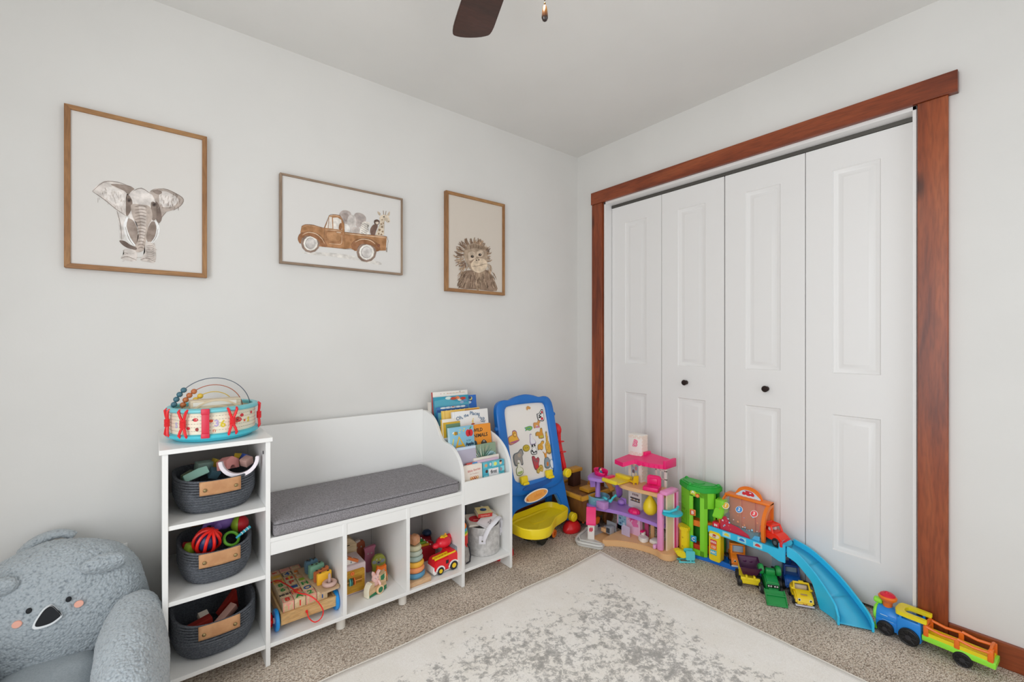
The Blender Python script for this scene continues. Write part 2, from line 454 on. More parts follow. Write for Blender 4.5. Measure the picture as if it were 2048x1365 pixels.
mx = N('Mix', data_type='RGBA', blend_type='MULTIPLY'); mx.inputs[0].default_value = 1; L(rr.outputs[0], mx.inputs[6]); L(rs.outputs[0], mx.inputs[7])
m2 = N('Mix', data_type='RGBA', blend_type='MULTIPLY'); m2.inputs[0].default_value = 1; L(mx.outputs[2], m2.inputs[6]); L(rf.outputs[0], m2.inputs[7])
L(m2.outputs[2], b.inputs['Base Color'])
bp = N('Bump'); bp.inputs['Strength'].default_value = .3; bp.inputs['Distance'].default_value = .0015; L(fine.outputs[0], bp.inputs['Height']); L(bp.outputs[0], b.inputs['Normal'])
RUG = m
def rugf(u, v):
    x, y = -u * 2.1, -v * 1.55 * 1.35
    # the edges bow in a little and the corner is pulled out
    ox = .018 * (1 - math.exp(-v * 7)) ; oy = .020 * (1 - math.exp(-u * 8))
    wob = .003 * sin(u * 31) * (v < .02) + 0
    return (x - ox * (1 - u) ** 3 , y - oy * (1 - v) ** 3 + wob, .009 + .004 * math.exp(-(u * 2.1 + v * 2.1) * 9))
q = MB(RUG); q.grid(rugf, 80, 80)
o = q.build('rug', solid=.008); o.modifiers['solid'].offset = -1; o.location = (-.462, -.600, .0)
tag(o, 'pale grey distressed patterned area rug on the brown carpet', 'rug')
q = MB(mat('f0ebe2', .9)); pts = [rugf(0, v / 40) for v in range(41)][::-1] + [rugf(u / 40, 0) for u in range(1, 41)]
q.tube([(a, b_, c - .003) for a, b_, c in pts], .004, seg=6); q.build('binding', o, label='thin cream bound edge')

# ------------------------------------------------------------------ the long white storage bench
FY, BY = -.420, -.024
sb = thing('storage_bench', 'long white storage bench with shelf tower, seat cubbies and curved book rack along the wall', 'storage bench', (-1.62, -.22, 0))
OFF = Matrix.Translation((1.62, .22, 0))
def SB(m=None): return MB(m or WHITE, OFF)
def sbox(name, *a, m=None, label=None, bevel=.0012):
    return SB(m).box(*a).build(name, sb, label, bevel=bevel)
sbox('side_panel', -2.313, FY, 0, -2.298, BY, .789)
sbox('side_panel', -2.028, FY, 0, -2.013, BY, .789)
sbox('tower_top', -2.321, FY - .006, .789, -2.007, BY, .804)
for z in (.062, .308, .547): sbox('shelf', -2.298, FY + .004, z, -2.028, BY, z + .014)
sbox('back_panel', -2.298, BY, .05, -2.028, BY + .005, .789, m=mat('aaa6a3', .5))  # grey carries the shade inside the tower, put into the panel colour
q = SB(mat('5a5a5c', .4, .5))
for z in (.745,): q.cyl((-2.029, FY + .04, z), .006, .003, axis='X', seg=14)
q.build('cam_bolt', sb, 'small dark fixing hole cap')
# seat part
sbox('seat_board', -2.013, FY, .432, -1.222, BY, .447)
sbox('apron', -2.013, FY + .002, .386, -1.222, FY + .016, .4315)
sbox('base_board', -2.013, FY, .062, -1.222, BY, .076)
for x in (-1.763, -1.498): sbox('divider', x, FY, .076, x + .016, BY, .432)
for x0, x1 in ((-2.013, -1.763), (-1.747, -1.498), (-1.482, -1.222)): sbox('cubby_back', x0, BY, .062, x1, BY + .004, .432, m=mat('aaa6a3', .5))  # cubby shade is put into this grey as well
sbox('backrest', -2.013, BY - .012, .447, -1.222, BY, .781)
for x in (-1.753, -1.490):
    SB(mat('d9d5cd', .5)).cyl((x, -.362, .031), .0175, .062, seg=24, bev=.002).build('foot', sb, 'round off-white foot')
    SB(mat('d9d5cd', .5)).cyl((x, -.08, .031), .0175, .062, seg=24, bev=.002).build('foot', sb, 'round off-white foot')
# curved panels of the book rack (outline in y,z)
def curve1(sc=1.0):
    key = [(-.024, .776), (-.060, .775), (-.090, .769), (-.132, .752), (-.165, .727), (-.190, .697), (-.212, .668), (-.236, .650), (-.262, .644), (-.300, .640), (-.338, .627), (-.372, .603), (-.398, .573), (-.413, .540), (-.419, .500)]
    return smoothpts(key, 3, closed=False)
prof = curve1() + [(FY, .47), (FY, 0), (BY, 0)]
SB().prism(prof, -1.222, -1.206, plane='YZ', bev=.0015).build('side_panel', sb, 'tall white side panel with a double curved front edge')
key = [(BY, .672), (-.14, .671), (-.22, .664), (-.28, .650), (-.33, .627), (-.372, .594), (-.400, .552), (-.415, .510), (-.42, .480)]
prof = smoothpts(key, 3, closed=False) + [(FY, 0), (BY, 0)]
SB().prism(prof, -.938, -.923, plane='YZ', bev=.0015).build('side_panel', sb, 'outer white side panel with a curved front edge')
sbox('shelf', -1.206, FY + .004, .062, -.938, BY, .076)
sbox('rack_front', -1.206, FY, .378, -.938, FY + .012, .484)
sbox('rack_floor', -1.206, FY + .012, .378, -.938, BY, .388)
for y, z0, z in ((-.362, .388, .53), (-.295, .388, .60), (-.222, .388, .655), (-.135, .388, .70)): sbox('rack_divider', -1.206, y, z0, -.938, y + .005, z)
sbox('back_panel', -1.206, BY, .05, -.938, BY + .004, .70, m=mat('aaa6a3', .5))  # same grey, with the shade behind the rack in its colour

# cushion
FAB = noisy('grey_heather_fabric', '716e71', '9d9a9e', 260, .95, bump=.6, detail=2, lo=.3, hi=.7, bscale=400, dist=.0015)
q = MB(FAB); q.box(-.383, -.188, 0, .383, .188, .052, r=.012, seg=4)
o = q.build('seat_cushion'); o.location = (-1.621, -.236, .4475)
tag(o, 'dark grey heather fabric cushion on the white bench seat', 'cushion')
q = MB(mat('4d4b4e', .9)); q.tube([(a, b_, .044) for a, b_ in rrect(-.3838, -.1888, .3838, .1888, .012)], .0016, closed=True, seg=6); q.build('piping', o)

# ------------------------------------------------------------------ rope baskets
ROPE = noisy('charcoal_rope', '484c52', '666a71', 190, .95, bump=1, detail=2, stretch=(1, 1, 2.2), bscale=330, dist=.002)
LEATH = noisy('tan_leather', 'b9855a', 'c9976a', 30, .5, bump=.15, bscale=200)
RIVET = mat('8d7b56', .3, .9, name='antique_brass')
def stadium(a, b_, n=10, e=2.7):
    """super-ellipse outline, half sizes a,b"""
    o = []
    for k in range(n * 4):
        t = 2 * pi * k / (n * 4)
        o.append((a * abs(cos(t)) ** (2 / e) * (1 if cos(t) >= 0 else -1), b_ * abs(sin(t)) ** (2 / e) * (1 if sin(t) >= 0 else -1)))
    return o
def basket(loc, hx, hy, h, label, rz=0, sag=.012):
    t = thing('rope_basket', label, 'basket', loc, rz, 'charcoal rope baskets in the shelf tower')
    n = max(8, round(h / .0098)); nn = 12
    def sec(s):      # half sizes at height fraction s
        k = .80 + .20 * min(1, s * 2.2) ** .6
        return hx * k, hy * k
    def rim(x): return -sag * cos(x / hx * 1.2) + sag * .4
    v, f = [], []; rows = 0
    for k in range(n + 1):
        s = k / n; A, B = sec(s)
        for dd, dz in ((-.0010, -.0045), (.0022, -.0018), (.0022, .0018), (-.0010, .0045)):
            pts = stadium(A + dd, B + dd, nn)
            z = .006 + s * (h - .006) + dz * (h / n / .0098)
            v += [(x, y, max(.001, z + rim(x) * s ** 3)) for x, y in pts]; rows += 1
    for k in range(n, -1, -3):   # inside wall
        s = k / n; A, B = sec(s)
        pts = stadium(A - .009, B - .009, nn)
        v += [(x, y, .008 + s * (h - .008) + rim(x) * s ** 3) for x, y in pts]; rows += 1
    M_ = nn * 4
    for r_ in range(rows - 1):
        for j in range(M_): f.append((r_ * M_ + j, r_ * M_ + (j + 1) % M_, (r_ + 1) * M_ + (j + 1) % M_, (r_ + 1) * M_ + j))
    q = MB(ROPE); q.put(v, f, smooth=True)
    A, B = sec(0)
    q.put([(x, y, .002) for x, y in stadium(A, B, nn)], [list(range(M_))[::-1]]); 
    q.put([(x, y, .010) for x, y in stadium(A - .006, B - .006, nn)], [list(range(M_))])
    q.build('basket_body', t, sharp=False, recalc=False)
    for sgn in (-1, 1):
        m_ = MB(LEATH, Matrix.Rotation(0 if sgn < 0 else pi, 4, 'Z'))
        def hf(u, w_):
            x = (u - .5) * .118; y0 = -hy
            top = h + .004 + rim(x)
            if w_ < .22: return (x, y0 + .012 - w_ * .05, top - .022 + w_ * .1)       # inner fold
            ww = (w_ - .22) / .78
            return (x, y0 - .0045 - .002 * sin(pi * ww) + .004 * abs(u - .5), top - ww * .046)
        m_.grid(hf, 12, 10)
        hd = m_.build('leather_handle', t, solid=.002, label='tan leather handle folded over the rim')
        for x in (-.044, .044):
            r_ = MB(RIVET, Matrix.Rotation(0 if sgn < 0 else pi, 4, 'Z')); r_.sph((x, -hy - .0075, h - .024 + rim(x)), .0058, sc=(1, .5, 1), seg=12); r_.build('rivet', hd)
    return t
B1 = basket((-2.163, -.245, .5615), .120, .145, .118, 'charcoal rope basket on the top shelf, filled with pastel blocks', rz=R(2))
B2 = basket((-2.162, -.245, .3225), .108, .145, .118, 'smallest charcoal rope basket on the middle shelf, holding a red ball', rz=R(1))
B3 = basket((-2.166, -.245, .0765), .124, .148, .130, 'widest charcoal rope basket on the bottom shelf, nearly empty but for red blocks', rz=R(2))

def arch_block(name, m, ro, ri, d, a0=0, a1=180):
    q = MB(m); q.prism(arc(0, 0, ro, a0, a1, 18) + arc(0, 0, ri, a1, a0, 18), -d / 2, d / 2, plane='XZ', bev=.0015)
    return q.build(name)
# contents of the top basket
WARCH = mat('e6dfe4', .5)
o = arch_block('arch_block', WARCH, .062, .050, .034); place(o, (-2.098, -.345, .727), rot=(R(8), R(176), R(-12)))
tag(o, 'large white arch block lying curve down over the top basket rim', 'toy block')
q = MB(mat('e39a94', .6)); 
pr = [(-.028, -.02), (-.012, -.02)] + arc(0, -.02, .012, 180, 0, 8)[1:-1] + [(.012, -.02), (.028, -.02), (.028, .010), (.0, .024), (-.028, .010)]
q.prism(pr, -.022, .022, plane='XZ', bev=.0015); o = q.build('toy_block'); place(o, (-2.125, -.275, .700), rot=(R(-12), R(6), R(38)))
tag(o, 'pink gabled block with a tunnel in the top basket', 'toy block')
def block(name, m, size, loc, rot, label, b=.002, cat='toy block', group=None):
    q = MB(m); q.cbox((0, 0, 0), size, r=b); o = q.build(name); place(o, loc, rot=rot); return tag(o, label, cat, group)
SAGE = mat('8fa79a', .35, trans=.0)
block('toy_block', mat('7f978c', .45), (.05, .03, .04), (-2.195, -.235, .690), (R(10), R(4), R(20)), 'sage green box block at the back of the top basket')
q = MB(mat('86b0a0', .5)); q.prism([(-.036, -.012), (.036, -.012)] + arc(.0, -.012, .026, 0, 180, 10)[::-1][1:-1] if False else [(-.036, -.014), (.036, -.014), (.036, .010), (.010, .014), (-.036, .010)], -.014, .014, plane='XZ', bev=.0015)
o = q.build('toy_block'); place(o, (-2.222, -.300, .685), rot=(R(-22), R(-16), R(12))); tag(o, 'mint green wedge block at the left front of the top basket', 'toy block')
block('toy_block', mat('6a755c', .5), (.045, .022, .024), (-2.24, -.255, .672), (R(6), R(-10), R(50)), 'olive green block at the left edge of the top basket')
block('toy_block', mat('d2b53c', .5), (.030, .026, .03), (-2.155, -.205, .690), (R(0), R(30), R(20)), 'mustard yellow block behind the pink block')
block('toy_block', mat('d9b838', .5), (.034, .03, .03), (-2.085, -.225, .700), (R(20), R(10), R(-10)), 'bright yellow block at the right of the top basket')
block('toy_block', mat('3b55a0', .5), (.03, .026, .03), (-2.068, -.255, .704), (R(0), R(30), R(15)), 'dark blue block at the right of the top basket')
block('toy_block', mat('b08d84', .5), (.032, .03, .028), (-2.070, -.300, .704), (R(10), R(-20), R(35)), 'dusty rose block at the right of the top basket')
block('toy_block', mat('5e8494', .5), (.03, .03, .03), (-2.165, -.255, .668), (R(30), R(20), R(15)), 'slate blue block under the pink block')
# filler below the visible toys stays inside: none needed

# contents of the middle basket
t = thing('toy_ball', 'red openwork ball with blue bands in the middle basket', 'toy ball', (-2.190, -.315, .452), rot=(R(20), R(24), 0))
q = MB(mat('e0241c', .35))
for k in range(9):
    a = 2 * pi * k / 9
    pts = [(.040 * sin(pi * j / 12) * cos(a + .9 * j / 12), .040 * sin(pi * j / 12) * sin(a + .9 * j / 12), .040 * cos(pi * j / 12)) for j in range(13)]
    q.tube(pts, .0052, seg=8)
q.build('red_slats', t); MB(mat('27325e', .4)).sph((0, 0, 0), .034, seg=20).build('ball_core', t, 'dark blue inner ball')
t = thing('plush_elephant_toy', 'purple elephant shaped rubber toy behind the red ball', 'toy animal', (-2.135, -.215, .462), rot=(0, 0, R(-10)))
PUR = mat('7a5aa6', .5)
q = MB(PUR); q.sph((0, 0, .012), .036, sc=(1.1, .9, .8)); q.tube([(-.03, -.01, .02), (-.05, -.012, .016), (-.058, -.014, .0)], [.012, .009, .007], seg=10); q.build('body', t)
MB(PUR).sph((-.012, -.028, .006), .013, sc=(1, .5, 1.1)).build('ear', t)
t = thing('toy_ring', 'green loop handle toy beside the red ball', 'toy', (-2.118, -.310, .438), rot=(R(50), 0, R(25)))
q = MB(mat('5a9a28', .4)); q.tube([(.024 * cos(2 * pi * k / 24), .024 * sin(2 * pi * k / 24), 0) for k in range(24)], .005, closed=True); q.build('ring', t)
t = thing('toy_ball', 'green and red halved ball at the right of the middle basket', 'toy ball', (-2.083, -.235, .458), rot=(R(0), R(0), R(-20)))
q = MB(mat('8aa82a', .4)); q.lathe([(.0001, -.030), (.014, -.027), (.025, -.018), (.030, -.006), (.030, .0)], 20, M=Mx(rot=(0, pi / 2, 0))); q.build('green_half', t)
q = MB(mat('b01c24', .4)); q.lathe([(.030, .001), (.029, .008), (.024, .019), (.013, .027), (.0001, .030)], 20, M=Mx(rot=(0, pi / 2, 0))); q.build('red_half', t)
q = MB(mat('37a2b4', .4)); q.tube([(-.030, 0, -.012), (-.006, 0, .001), (.018, 0, .012)], [.004, .005, .0055], seg=8)
for k in range(3): q.tube([(-.012 + .010 * k, 0, -.002 + .0048 * k), (-.010 + .010 * k, 0, -.001 + .0048 * k)], .0060, seg=10, m=mat('e7eef0', .4))
o = q.build('toy_stick'); place(o, (-2.078, -.322, .456), rot=(0, 0, R(20))); tag(o, 'teal and white striped stick poking out of the middle basket', 'toy')
block('toy_block', mat('8aa82a', .45), (.03, .03, .04), (-2.238, -.300, .432), (R(10), R(14), R(30)), 'lime green toy at the left of the middle basket', b=.008, cat='toy')
block('toy_block', mat('a01e22', .45), (.03, .03, .03), (-2.245, -.26, .425), (R(10), R(14), R(0)), 'dark red toy at the left edge of the middle basket', b=.006, cat='toy')
# contents of the bottom basket
RB = wood('red_block_wood', '7c1c14', '9a261c', 'a83024', 'X', 20, .5, False)
PB = wood('pale_block_wood', 'c9a98c', 'd8bca0', 'e2cab0', 'X', 20, .5, False)
block('toy_block', RB, (.075, .03, .03), (-2.212, -.300, .160), (R(8), R(-8), R(14)), 'dark red oblong block at the left front of the bottom basket')
block('toy_block', mat('d9cdbd', .6), (.030, .030, .02), (-2.196, -.245, .160), (R(28), R(0), R(18)), 'cream square block in the bottom basket')
block('toy_block', mat('b98f82', .6), (.10, .026, .026), (-2.140, -.285, .150), (R(12), R(-26), R(34)), 'dusty pink long block leaning in the bottom basket')
q = MB(RB); q.prism([(-.035, -.03), (.035, -.03), (.022, .045)], -.012, .012, plane='XZ', bev=.001)
o = q.build('toy_block'); place(o, (-2.120, -.225, .172), rot=(R(10), R(0), R(16))); tag(o, 'dark red triangular block standing in the bottom basket', 'toy block')
block('toy_block', RB, (.06, .03, .02), (-2.090, -.30, .140), (R(10), R(-10), R(20)), 'dark red flat block at the right of the bottom basket')
block('toy_block', PB, (.04, .02, .02), (-2.080, -.325, .152), (R(10), R(10), R(15)), 'small tan wooden block at the right front of the bottom basket')

# ------------------------------------------------------------------ the drum with a bead abacus standing in it
dr = thing('toy_drum', 'round toy drum with turquoise rims and red ties on the white tower top', 'toy drum', (-2.165, -.262, .804))
TEAL = mat('6cb8c0', .35); TEALB = mat('45b4c4', .35); RED = mat('d8222a', .35)
RD = .131
q = MB(TEALB); q.lathe([(.001, 0), (.112, 0), (.118, .004), (.120, .012), (.136, .014), (.139, .018), (.139, .024), (.134, .028), (.122, .029), (.001, .029)], 48); q.build('bottom_rim', dr)
STAFF = mat('ded7c2', .5)
q = MB(STAFF); q.lathe([(.127, .027), (.127, .104)], 64, cap=False); q.lathe([(.122, .104), (.122, .027)], 64, cap=False)
GL = mat('7d7870', .6)
for z in (.040, .052, .064, .076, .088): 
    for k in range(90):
        a = 2 * pi * k / 90; q.box(-.0028, -.0003, -.0005, .0028, 0, .0005, GL, M=Mx((.1272 * cos(a), .1272 * sin(a), z), (0, 0, a + pi / 2)))
def dM(deg, z, s=1, rot=0):
    a = R(-94.8 + deg); return Mx((.1274 * cos(a), .1274 * sin(a), z), (0, rot, a + pi / 2))
for ch, sz, col, deg, z in (('3', .030, 'a99bc0', 3, .062), ('6', .032, 'c9b82e', 11, .058), ('S', .022, 'd0b93c', 52, .060), ('5', .024, 'b0a7c4', -55, .058), ('\u266B', .024, 'c8643c', 0, .040)):
    if ch == '\u266B':
        M0 = dM(deg, z); q.text('n', .02, mat(col, .5), M0); continue
    q.text(ch, sz, mat(col, .5), dM(deg, z), bold=.001)
ORN = mat('d1502c', .5); REDP = mat('c22f38', .5)
for deg, z, rx, rz_, m_ in ((-24, .078, .008, .006, REDP), (-4, .072, .006, .005, ORN), (34, .066, .010, .008, REDP), (39, .080, .007, .006, REDP), (32, .070, .007, .007, mat('a94a34', .5)), (-34, .05, .006, .005, REDP), (-22, .046, .005, .006, mat('8c3028', .5)), (22, .086, .005, .004, mat('caa83a', .5)), (44, .06, .004, .004, ORN), (60, .083, .006, .005, REDP)):
    q.poly2(ellipse(0, 0, rx, rz_, 12), m_, dM(deg, z), .0006)
for deg, z in ((-24, .078), (34, .066)):
    q.poly2(ellipse(0, 0, .0025, .0025, 8), mat('2a2020', .5), dM(deg - 3, z), .0009); q.poly2(ellipse(.003, .001, .0015, .0015, 8), mat('f4e8d8', .5), dM(deg, z), .0009)
q.poly2([(-.012, -.004), (-.008, .006), (0, .002), (.006, .008), (.010, .0), (.006, -.008), (.003, -.002), (-.004, -.002), (-.008, -.010)], mat('b9543a', .5), dM(28, .062), .0006)
q.build('drum_shell', dr, 'cream shell printed with staff lines, numbers and small figures')
q = MB(TEAL); q.lathe([(.120, .102), (.135, .100), (.139, .104), (.139, .110), (.134, .114), (.124, .115), (.119, .112), (.119, .102)], 48, cap=False); q.build('top_rim', dr)
for deg in (-70, -38, 22, 82, 130, 180, 230):
    a = R(-94.8 + deg); M0 = Mx((.1385 * cos(a), .1385 * sin(a), .066), (0, 0, a + pi / 2))
    q = MB(RED)
    for s in (-1, 1):
        q.tube([(s * .014, .004, .045), (s * .013, -.003, .040), (s * .008, -.002, .024), (s * .002, 0, .009), (s * .002, 0, -.009), (s * .008, -.002, -.024), (s * .012, -.003, -.038), (s * .011, .004, -.046)], .0042, M=M0, seg=8)
    for k in range(5): q.tube([(.0075 * cos(t_), -.001 + .006 * sin(t_), -.010 + k * .005) for t_ in [2 * pi * j / 10 for j in range(10)]], .0026, M=M0, closed=True, seg=6)
    q.build('tie', dr, 'red crossed tie')
a = R(-94.8 - 10); M0 = Mx((.139 * cos(a), .139 * sin(a), .066), (0, 0, a + pi / 2))
q = MB(mat('c21f3c', .4)); q.box(-.011, -.003, -.046, .011, 0, .048, M=M0, r=.001); q.box(-.012, -.006, .030, .012, .002, .049, M=M0, r=.002); q.box(-.012, -.006, -.048, .012, .002, -.032, M=M0, r=.002)
q.build('strap', dr, 'crimson strap')
# abacus: wooden base with three arched bead wires
ab = thing('bead_abacus', 'wooden rainbow abacus with three arched bead wires standing in the drum', 'toy abacus', (-2.165, -.262, .8335), R(4))
WD = wood('pale_beech', 'd6c3a6', 'e0d0b6', 'e8dac4', 'X', 8, .5, False)
q = MB(WD); q.box(-.075, -.045, .0, .075, .005, .105, r=.004); q.box(-.068, -.046, .085, .060, -.0455, .098, mat('e9e4da', .5))
q.build('base_block', ab)
q = MB(mat('d3c0a3', .5))
for r_ in (.095, .075): q.prism(arc(0, .010, r_, 35, 145, 14) + arc(0, .010, r_ - .006, 145, 35, 14), -.0475, -.045, plane='XZ')
q.build('arch_grooves', ab, 'carved rainbow lines')
for r_, z0, col, wire, nb, a0 in ((.118, .058, '3f6674', '5b6470', 4, 150), (.093, .058, 'b0683e', 'a4624a', 4, 146), (.068, .058, 'd0b03e', 'c6a83c', 3, 150)):
    pts = [(x, .02, z) for x, z in arc(0, z0, r_, 0, 180, 28)]; pts = [(pts[0][0], .02, 0)] + pts + [(pts[-1][0], .02, 0)]
    MB(mat(wire, .4)).tube(pts, .0016, seg=6).build('wire', ab, 'arched metal wire')
    for k in range(nb):
        aa = R(180 - 4 - k * (1 if 1 else 0) * 0 - (k * 2 * .0092 / r_) * 57.3 - (12 if r_ > .1 else 14 if r_ > .08 else 20))
        MB(mat(col, .35)).sph((r_ * cos(aa), .02, z0 + r_ * sin(aa)), .0095, seg=14).build('bead', ab, 'wooden bead')

# ------------------------------------------------------------------ cubby 1: block wagon
CZ = .0765
PINE = wood('pale_pine', 'c79a62', 'dcb47c', 'e6c592', 'X', 9, .5, False)
PINEY = wood('pale_pine_y', 'c79a62', 'dcb47c', 'e6c592', 'Y', 9, .5, False)
wg = thing('block_wagon', 'natural wood pull wagon with blue wheels and a red cord in the left cubby', 'toy wagon', (-1.874, -.235, CZ))
def W(m): return MB(m, Matrix.Translation((1.874, .235, -CZ)))
W(PINE).box(-1.972, -.380, .103, -1.776, -.370, .143).build('front_board', wg, bevel=.001)
W(PINE).box(-1.972, -.098, .103, -1.776, -.088, .143).build('back_board', wg, bevel=.001)
W(PINEY).box(-1.972, -.370, .103, -1.964, -.098, .143).build('side_board', wg, bevel=.001)
W(PINEY).box(-1.784, -.370, .103, -1.776, -.098, .143).build('side_board', wg, bevel=.001)
W(PINEY).box(-1.964, -.370, .108, -1.784, -.098, .1375).build('bed', wg)
BLUW = mat('1584cc', .35)
for x in (-1.983, -1.7715 + .0005):
    for y in (-.352, -.118):
        q = W(BLUW); q.cyl((x, y, CZ + .0385), .0385, .013, axis='X', seg=28, bev=.003); q.cyl((x + (-.007 if x < -1.9 else .004), y, CZ + .0385), .010, .004, mat('f2f2ee', .4), axis='X', seg=16); q.build('wheel', wg, 'blue wheel')
CORD = mat('d8201f', .5)
cord = smoothpts([(-1.968, -.16, .165), (-1.950, -.20, .186), (-1.930, -.25, .186), (-1.915, -.30, .184), (-1.905, -.345, .184), (-1.882, -.375, .183), (-1.862, -.392, .170), (-1.845, -.405, .148), (-1.833, -.41, .118), (-1.842, -.41, .094), (-1.862, -.405, .086), (-1.880, -.398, .104), (-1.884, -.384, .121), (-1.884, -.378, .124)], 5, closed=False)
W(CORD).tube(cord, .0022, seg=6).build('cord', wg, 'red pull cord lying over the blocks')
W(CORD).tube([(-1.884, -.3835, .121), (-1.886, -.386, .128)], .004, seg=8).build('knot', wg)
BW = wood('block_wood', 'd2b183', 'e0c59c', 'e8d2ae', 'Y', 12, .5, False)
RDP, GRP, BLP, YLP, PKP, LMP, ORP, BKP = mat('c8342c', .5), mat('2f8a44', .5), mat('24528c', .5), mat('e0b032', .5), mat('d98a80', .5), mat('8fb22e', .5), mat('dd7c2a', .5), mat('4a403a', .5)
def alpha_block(c, r_, top, col, face, fcol, edge, label, fill=None):
    x = -1.9440 + c * .0398; y = -.3505 + r_ * .0399; S = .0189
    q = MB(BW); q.box(-S, -S, 0, S, S, .0385, r=.0014)
    Mt = Mx((0, 0, .0387), (-pi / 2, 0, 0)); Mf = Mx((0, -S - .0002, .0193))
    for M0, on in ((Mt, 1), (Mf, 1)):
        if edge:
            for a in ((-S + .001, -S + .001, S - .001, -S + .004), (-S + .001, S - .004, S - .001, S - .001), (-S + .001, -S + .004, -S + .004, S - .004), (S - .004, -S + .004, S - .001, S - .004)):
                q.poly2([(a[0], a[1]), (a[2], a[1]), (a[2], a[3]), (a[0], a[3])], edge, M0, .0002)
    if fill: q.poly2([(-.013, -.010), (.013, -.010), (.013, .010), (-.013, .010)], fill, Mt, .0003)
    if top: q.text(top, .036 if len(top) == 1 else .018, col, Mt @ Mx((0, -.0004, 0)), ext=.0001, bold=.0012)
    if face: q.text(face, .028, fcol, Mf @ Mx((0, -.0004, 0)), ext=.0001, bold=.001)
    o = q.build('alphabet_block'); o.location = (x, y, .1378); o['group'] = 'alphabet blocks in the wagon'
    return tag(o, label, 'alphabet block', 'alphabet blocks in the wagon')
A = alpha_block
A(0, 0, '8', RDP, 'T', PKP, PKP, 'pink-edged alphabet block with red 8 at the front left corner of the wagon')
A(0, 1, 'MHH', BKP, '', None, None, 'wooden block with small black letters, left column of the wagon')
A(0, 2, '6', GRP, '', None, None, 'wooden block with a green 6, behind the small black letters in the wagon')
A(0, 3, '8', GRP, '', None, None, 'wooden block with a green 8, behind the green 6 in the wagon')
A(0, 4, '', None, '', None, YLP, 'yellow-edged block under the start of the red cord', fill=ORP)
A(0, 5, '', None, '', None, YLP, 'plain yellow block near the back of the left column', fill=YLP)
A(0, 6, 'an', RDP, '', None, PKP, 'pink-edged block with a red print at the back left of the wagon')
A(1, 0, 'A', GRP, 'I', RDP, None, 'wooden block with red bar on its front face, second column of the wagon')
A(1, 1, 'P', RDP, '', None, RDP, 'red-edged block between the green print and the blue square', fill=ORP)
A(1, 2, '', None, '', None, None, 'wooden block with a solid blue square, middle of the wagon', fill=BLP)
A(1, 3, 'P', RDP, '', None, None, 'wooden block with a small red P, middle of the wagon')
A(1, 4, 'f', YLP, '', None, None, 'wooden block with a red flower shape, middle of the wagon', fill=RDP)
A(1, 5, '4', BLP, '', None, BKP, 'dark-edged block with a blue 4 near the back of the wagon')
A(1, 6, '', None, '', None, PKP, 'pink block at the back of the second column', fill=PKP)
A(2, 0, '2', GRP, 'B', PKP, PKP, 'block with a green 2 and pink printed front face, third column of the wagon')
A(2, 1, 'O', BLP, '', None, None, 'wooden block with a blue ring, third column of the wagon')
A(2, 2, 'H', GRP, '', None, None, 'wooden block with a green H, third column of the wagon')
A(2, 3, '', None, '', None, None, 'lime green printed block, third column of the wagon', fill=LMP)
A(2, 4, '', None, '', None, ORP, 'orange-edged block near the back of the third column')
A(2, 5, '', None, '', None, None, 'wooden block with an orange print near the back of the third column', fill=ORP)
A(2, 6, '', None, '', None, PKP, 'pale pink-edged block at the back of the third column')
A(3, 0, '', None, 'I', BLP, None, 'wooden block with a blue bar on its front face, right corner of the wagon')
# counting board lying on the blocks, turned a little
cbd = thing('counting_board', 'wooden peg board lying on the blocks of the wagon', 'peg board', (-1.816, -.275, .1768), R(8))
q = MB(mat('b39878', .6)); q.prism(rrect(-.036, -.125, .036, .125, .012), 0, .009, plane='XY', bev=.001); q.build('board', cbd)
MB(mat('a98f88', .6)).lathe([(.0065, .009), (.005, .050), (.0035, .054), (.001, .056)], 14, M=Mx((.006, -.092, 0))).build('peg', cbd, 'mauve front peg')
bM = Mx((-1.816, -.275, .1858), (0, 0, R(8)))
q = MB(mat('b7988e', .55)); q.tube([(.019 * cos(2 * pi * k / 20), .019 * sin(2 * pi * k / 20), .007) for k in range(20)], .0085, closed=True, seg=12)
o = q.build('stacking_ring'); o.matrix_world = bM @ Mx((.006, -.092, .0018)); tag(o, 'mauve wooden ring on the front peg of the counting board', 'ring')
for k, (col, n_, nm) in enumerate((('d9a526', 2, 'yellow square peg block nearest the mauve ring'), ('b5683c', 3, 'orange peg block between the yellow and green ones'), ('6f9c82', 3, 'green peg block between orange and blue ones'), ('58788a', 5, 'slate blue peg block at the back of the counting board'))):
    q = MB(mat(col, .55)); T = (.014, .016, .026, .022)[k]; Hh = (.044, .042, .050, .052)[k]
    if k == 1: q.prism([(-.026, 0), (.030, 0), (.030, Hh + .006), (-.026, Hh - .004)], -T / 2, T / 2, plane='XZ', bev=.0015)
    elif k == 3:
        q.prism([(-.022, 0), (.022, 0)] + smoothpts([(.026, .03), (.020, Hh), (.006, Hh - .004), (0, Hh + .004), (-.008, Hh - .004), (-.022, Hh - .002), (-.026, .03)], 3, closed=False), -T / 2, T / 2, plane='XZ', bev=.0015)
    else: q.box(-.028, -T / 2, 0, .028, T / 2, Hh, r=.003)
    for j in range(n_):
        q.cyl((-.016 + .03 * j / max(1, n_ - 1) + (.001), (-1) ** j * T * .12, Hh + (.001 if k != 1 else .0005 + .0017 * j)), .0042, .0012, mat('3c332c', .7), seg=12)
    o = q.build('peg_block'); o.matrix_world = bM @ Mx((-.002, (-.062, -.030, .012, .060)[k], .0002)); tag(o, nm, 'peg block', 'peg blocks on the counting board')
q = MB(mat('dd201c', .4))
q.lathe([(.001, -.008), (.014, -.008), (.018, 0), (.014, .008), (.001, .008)], 14, M=Mx(rot=(0, pi / 2, 0)))
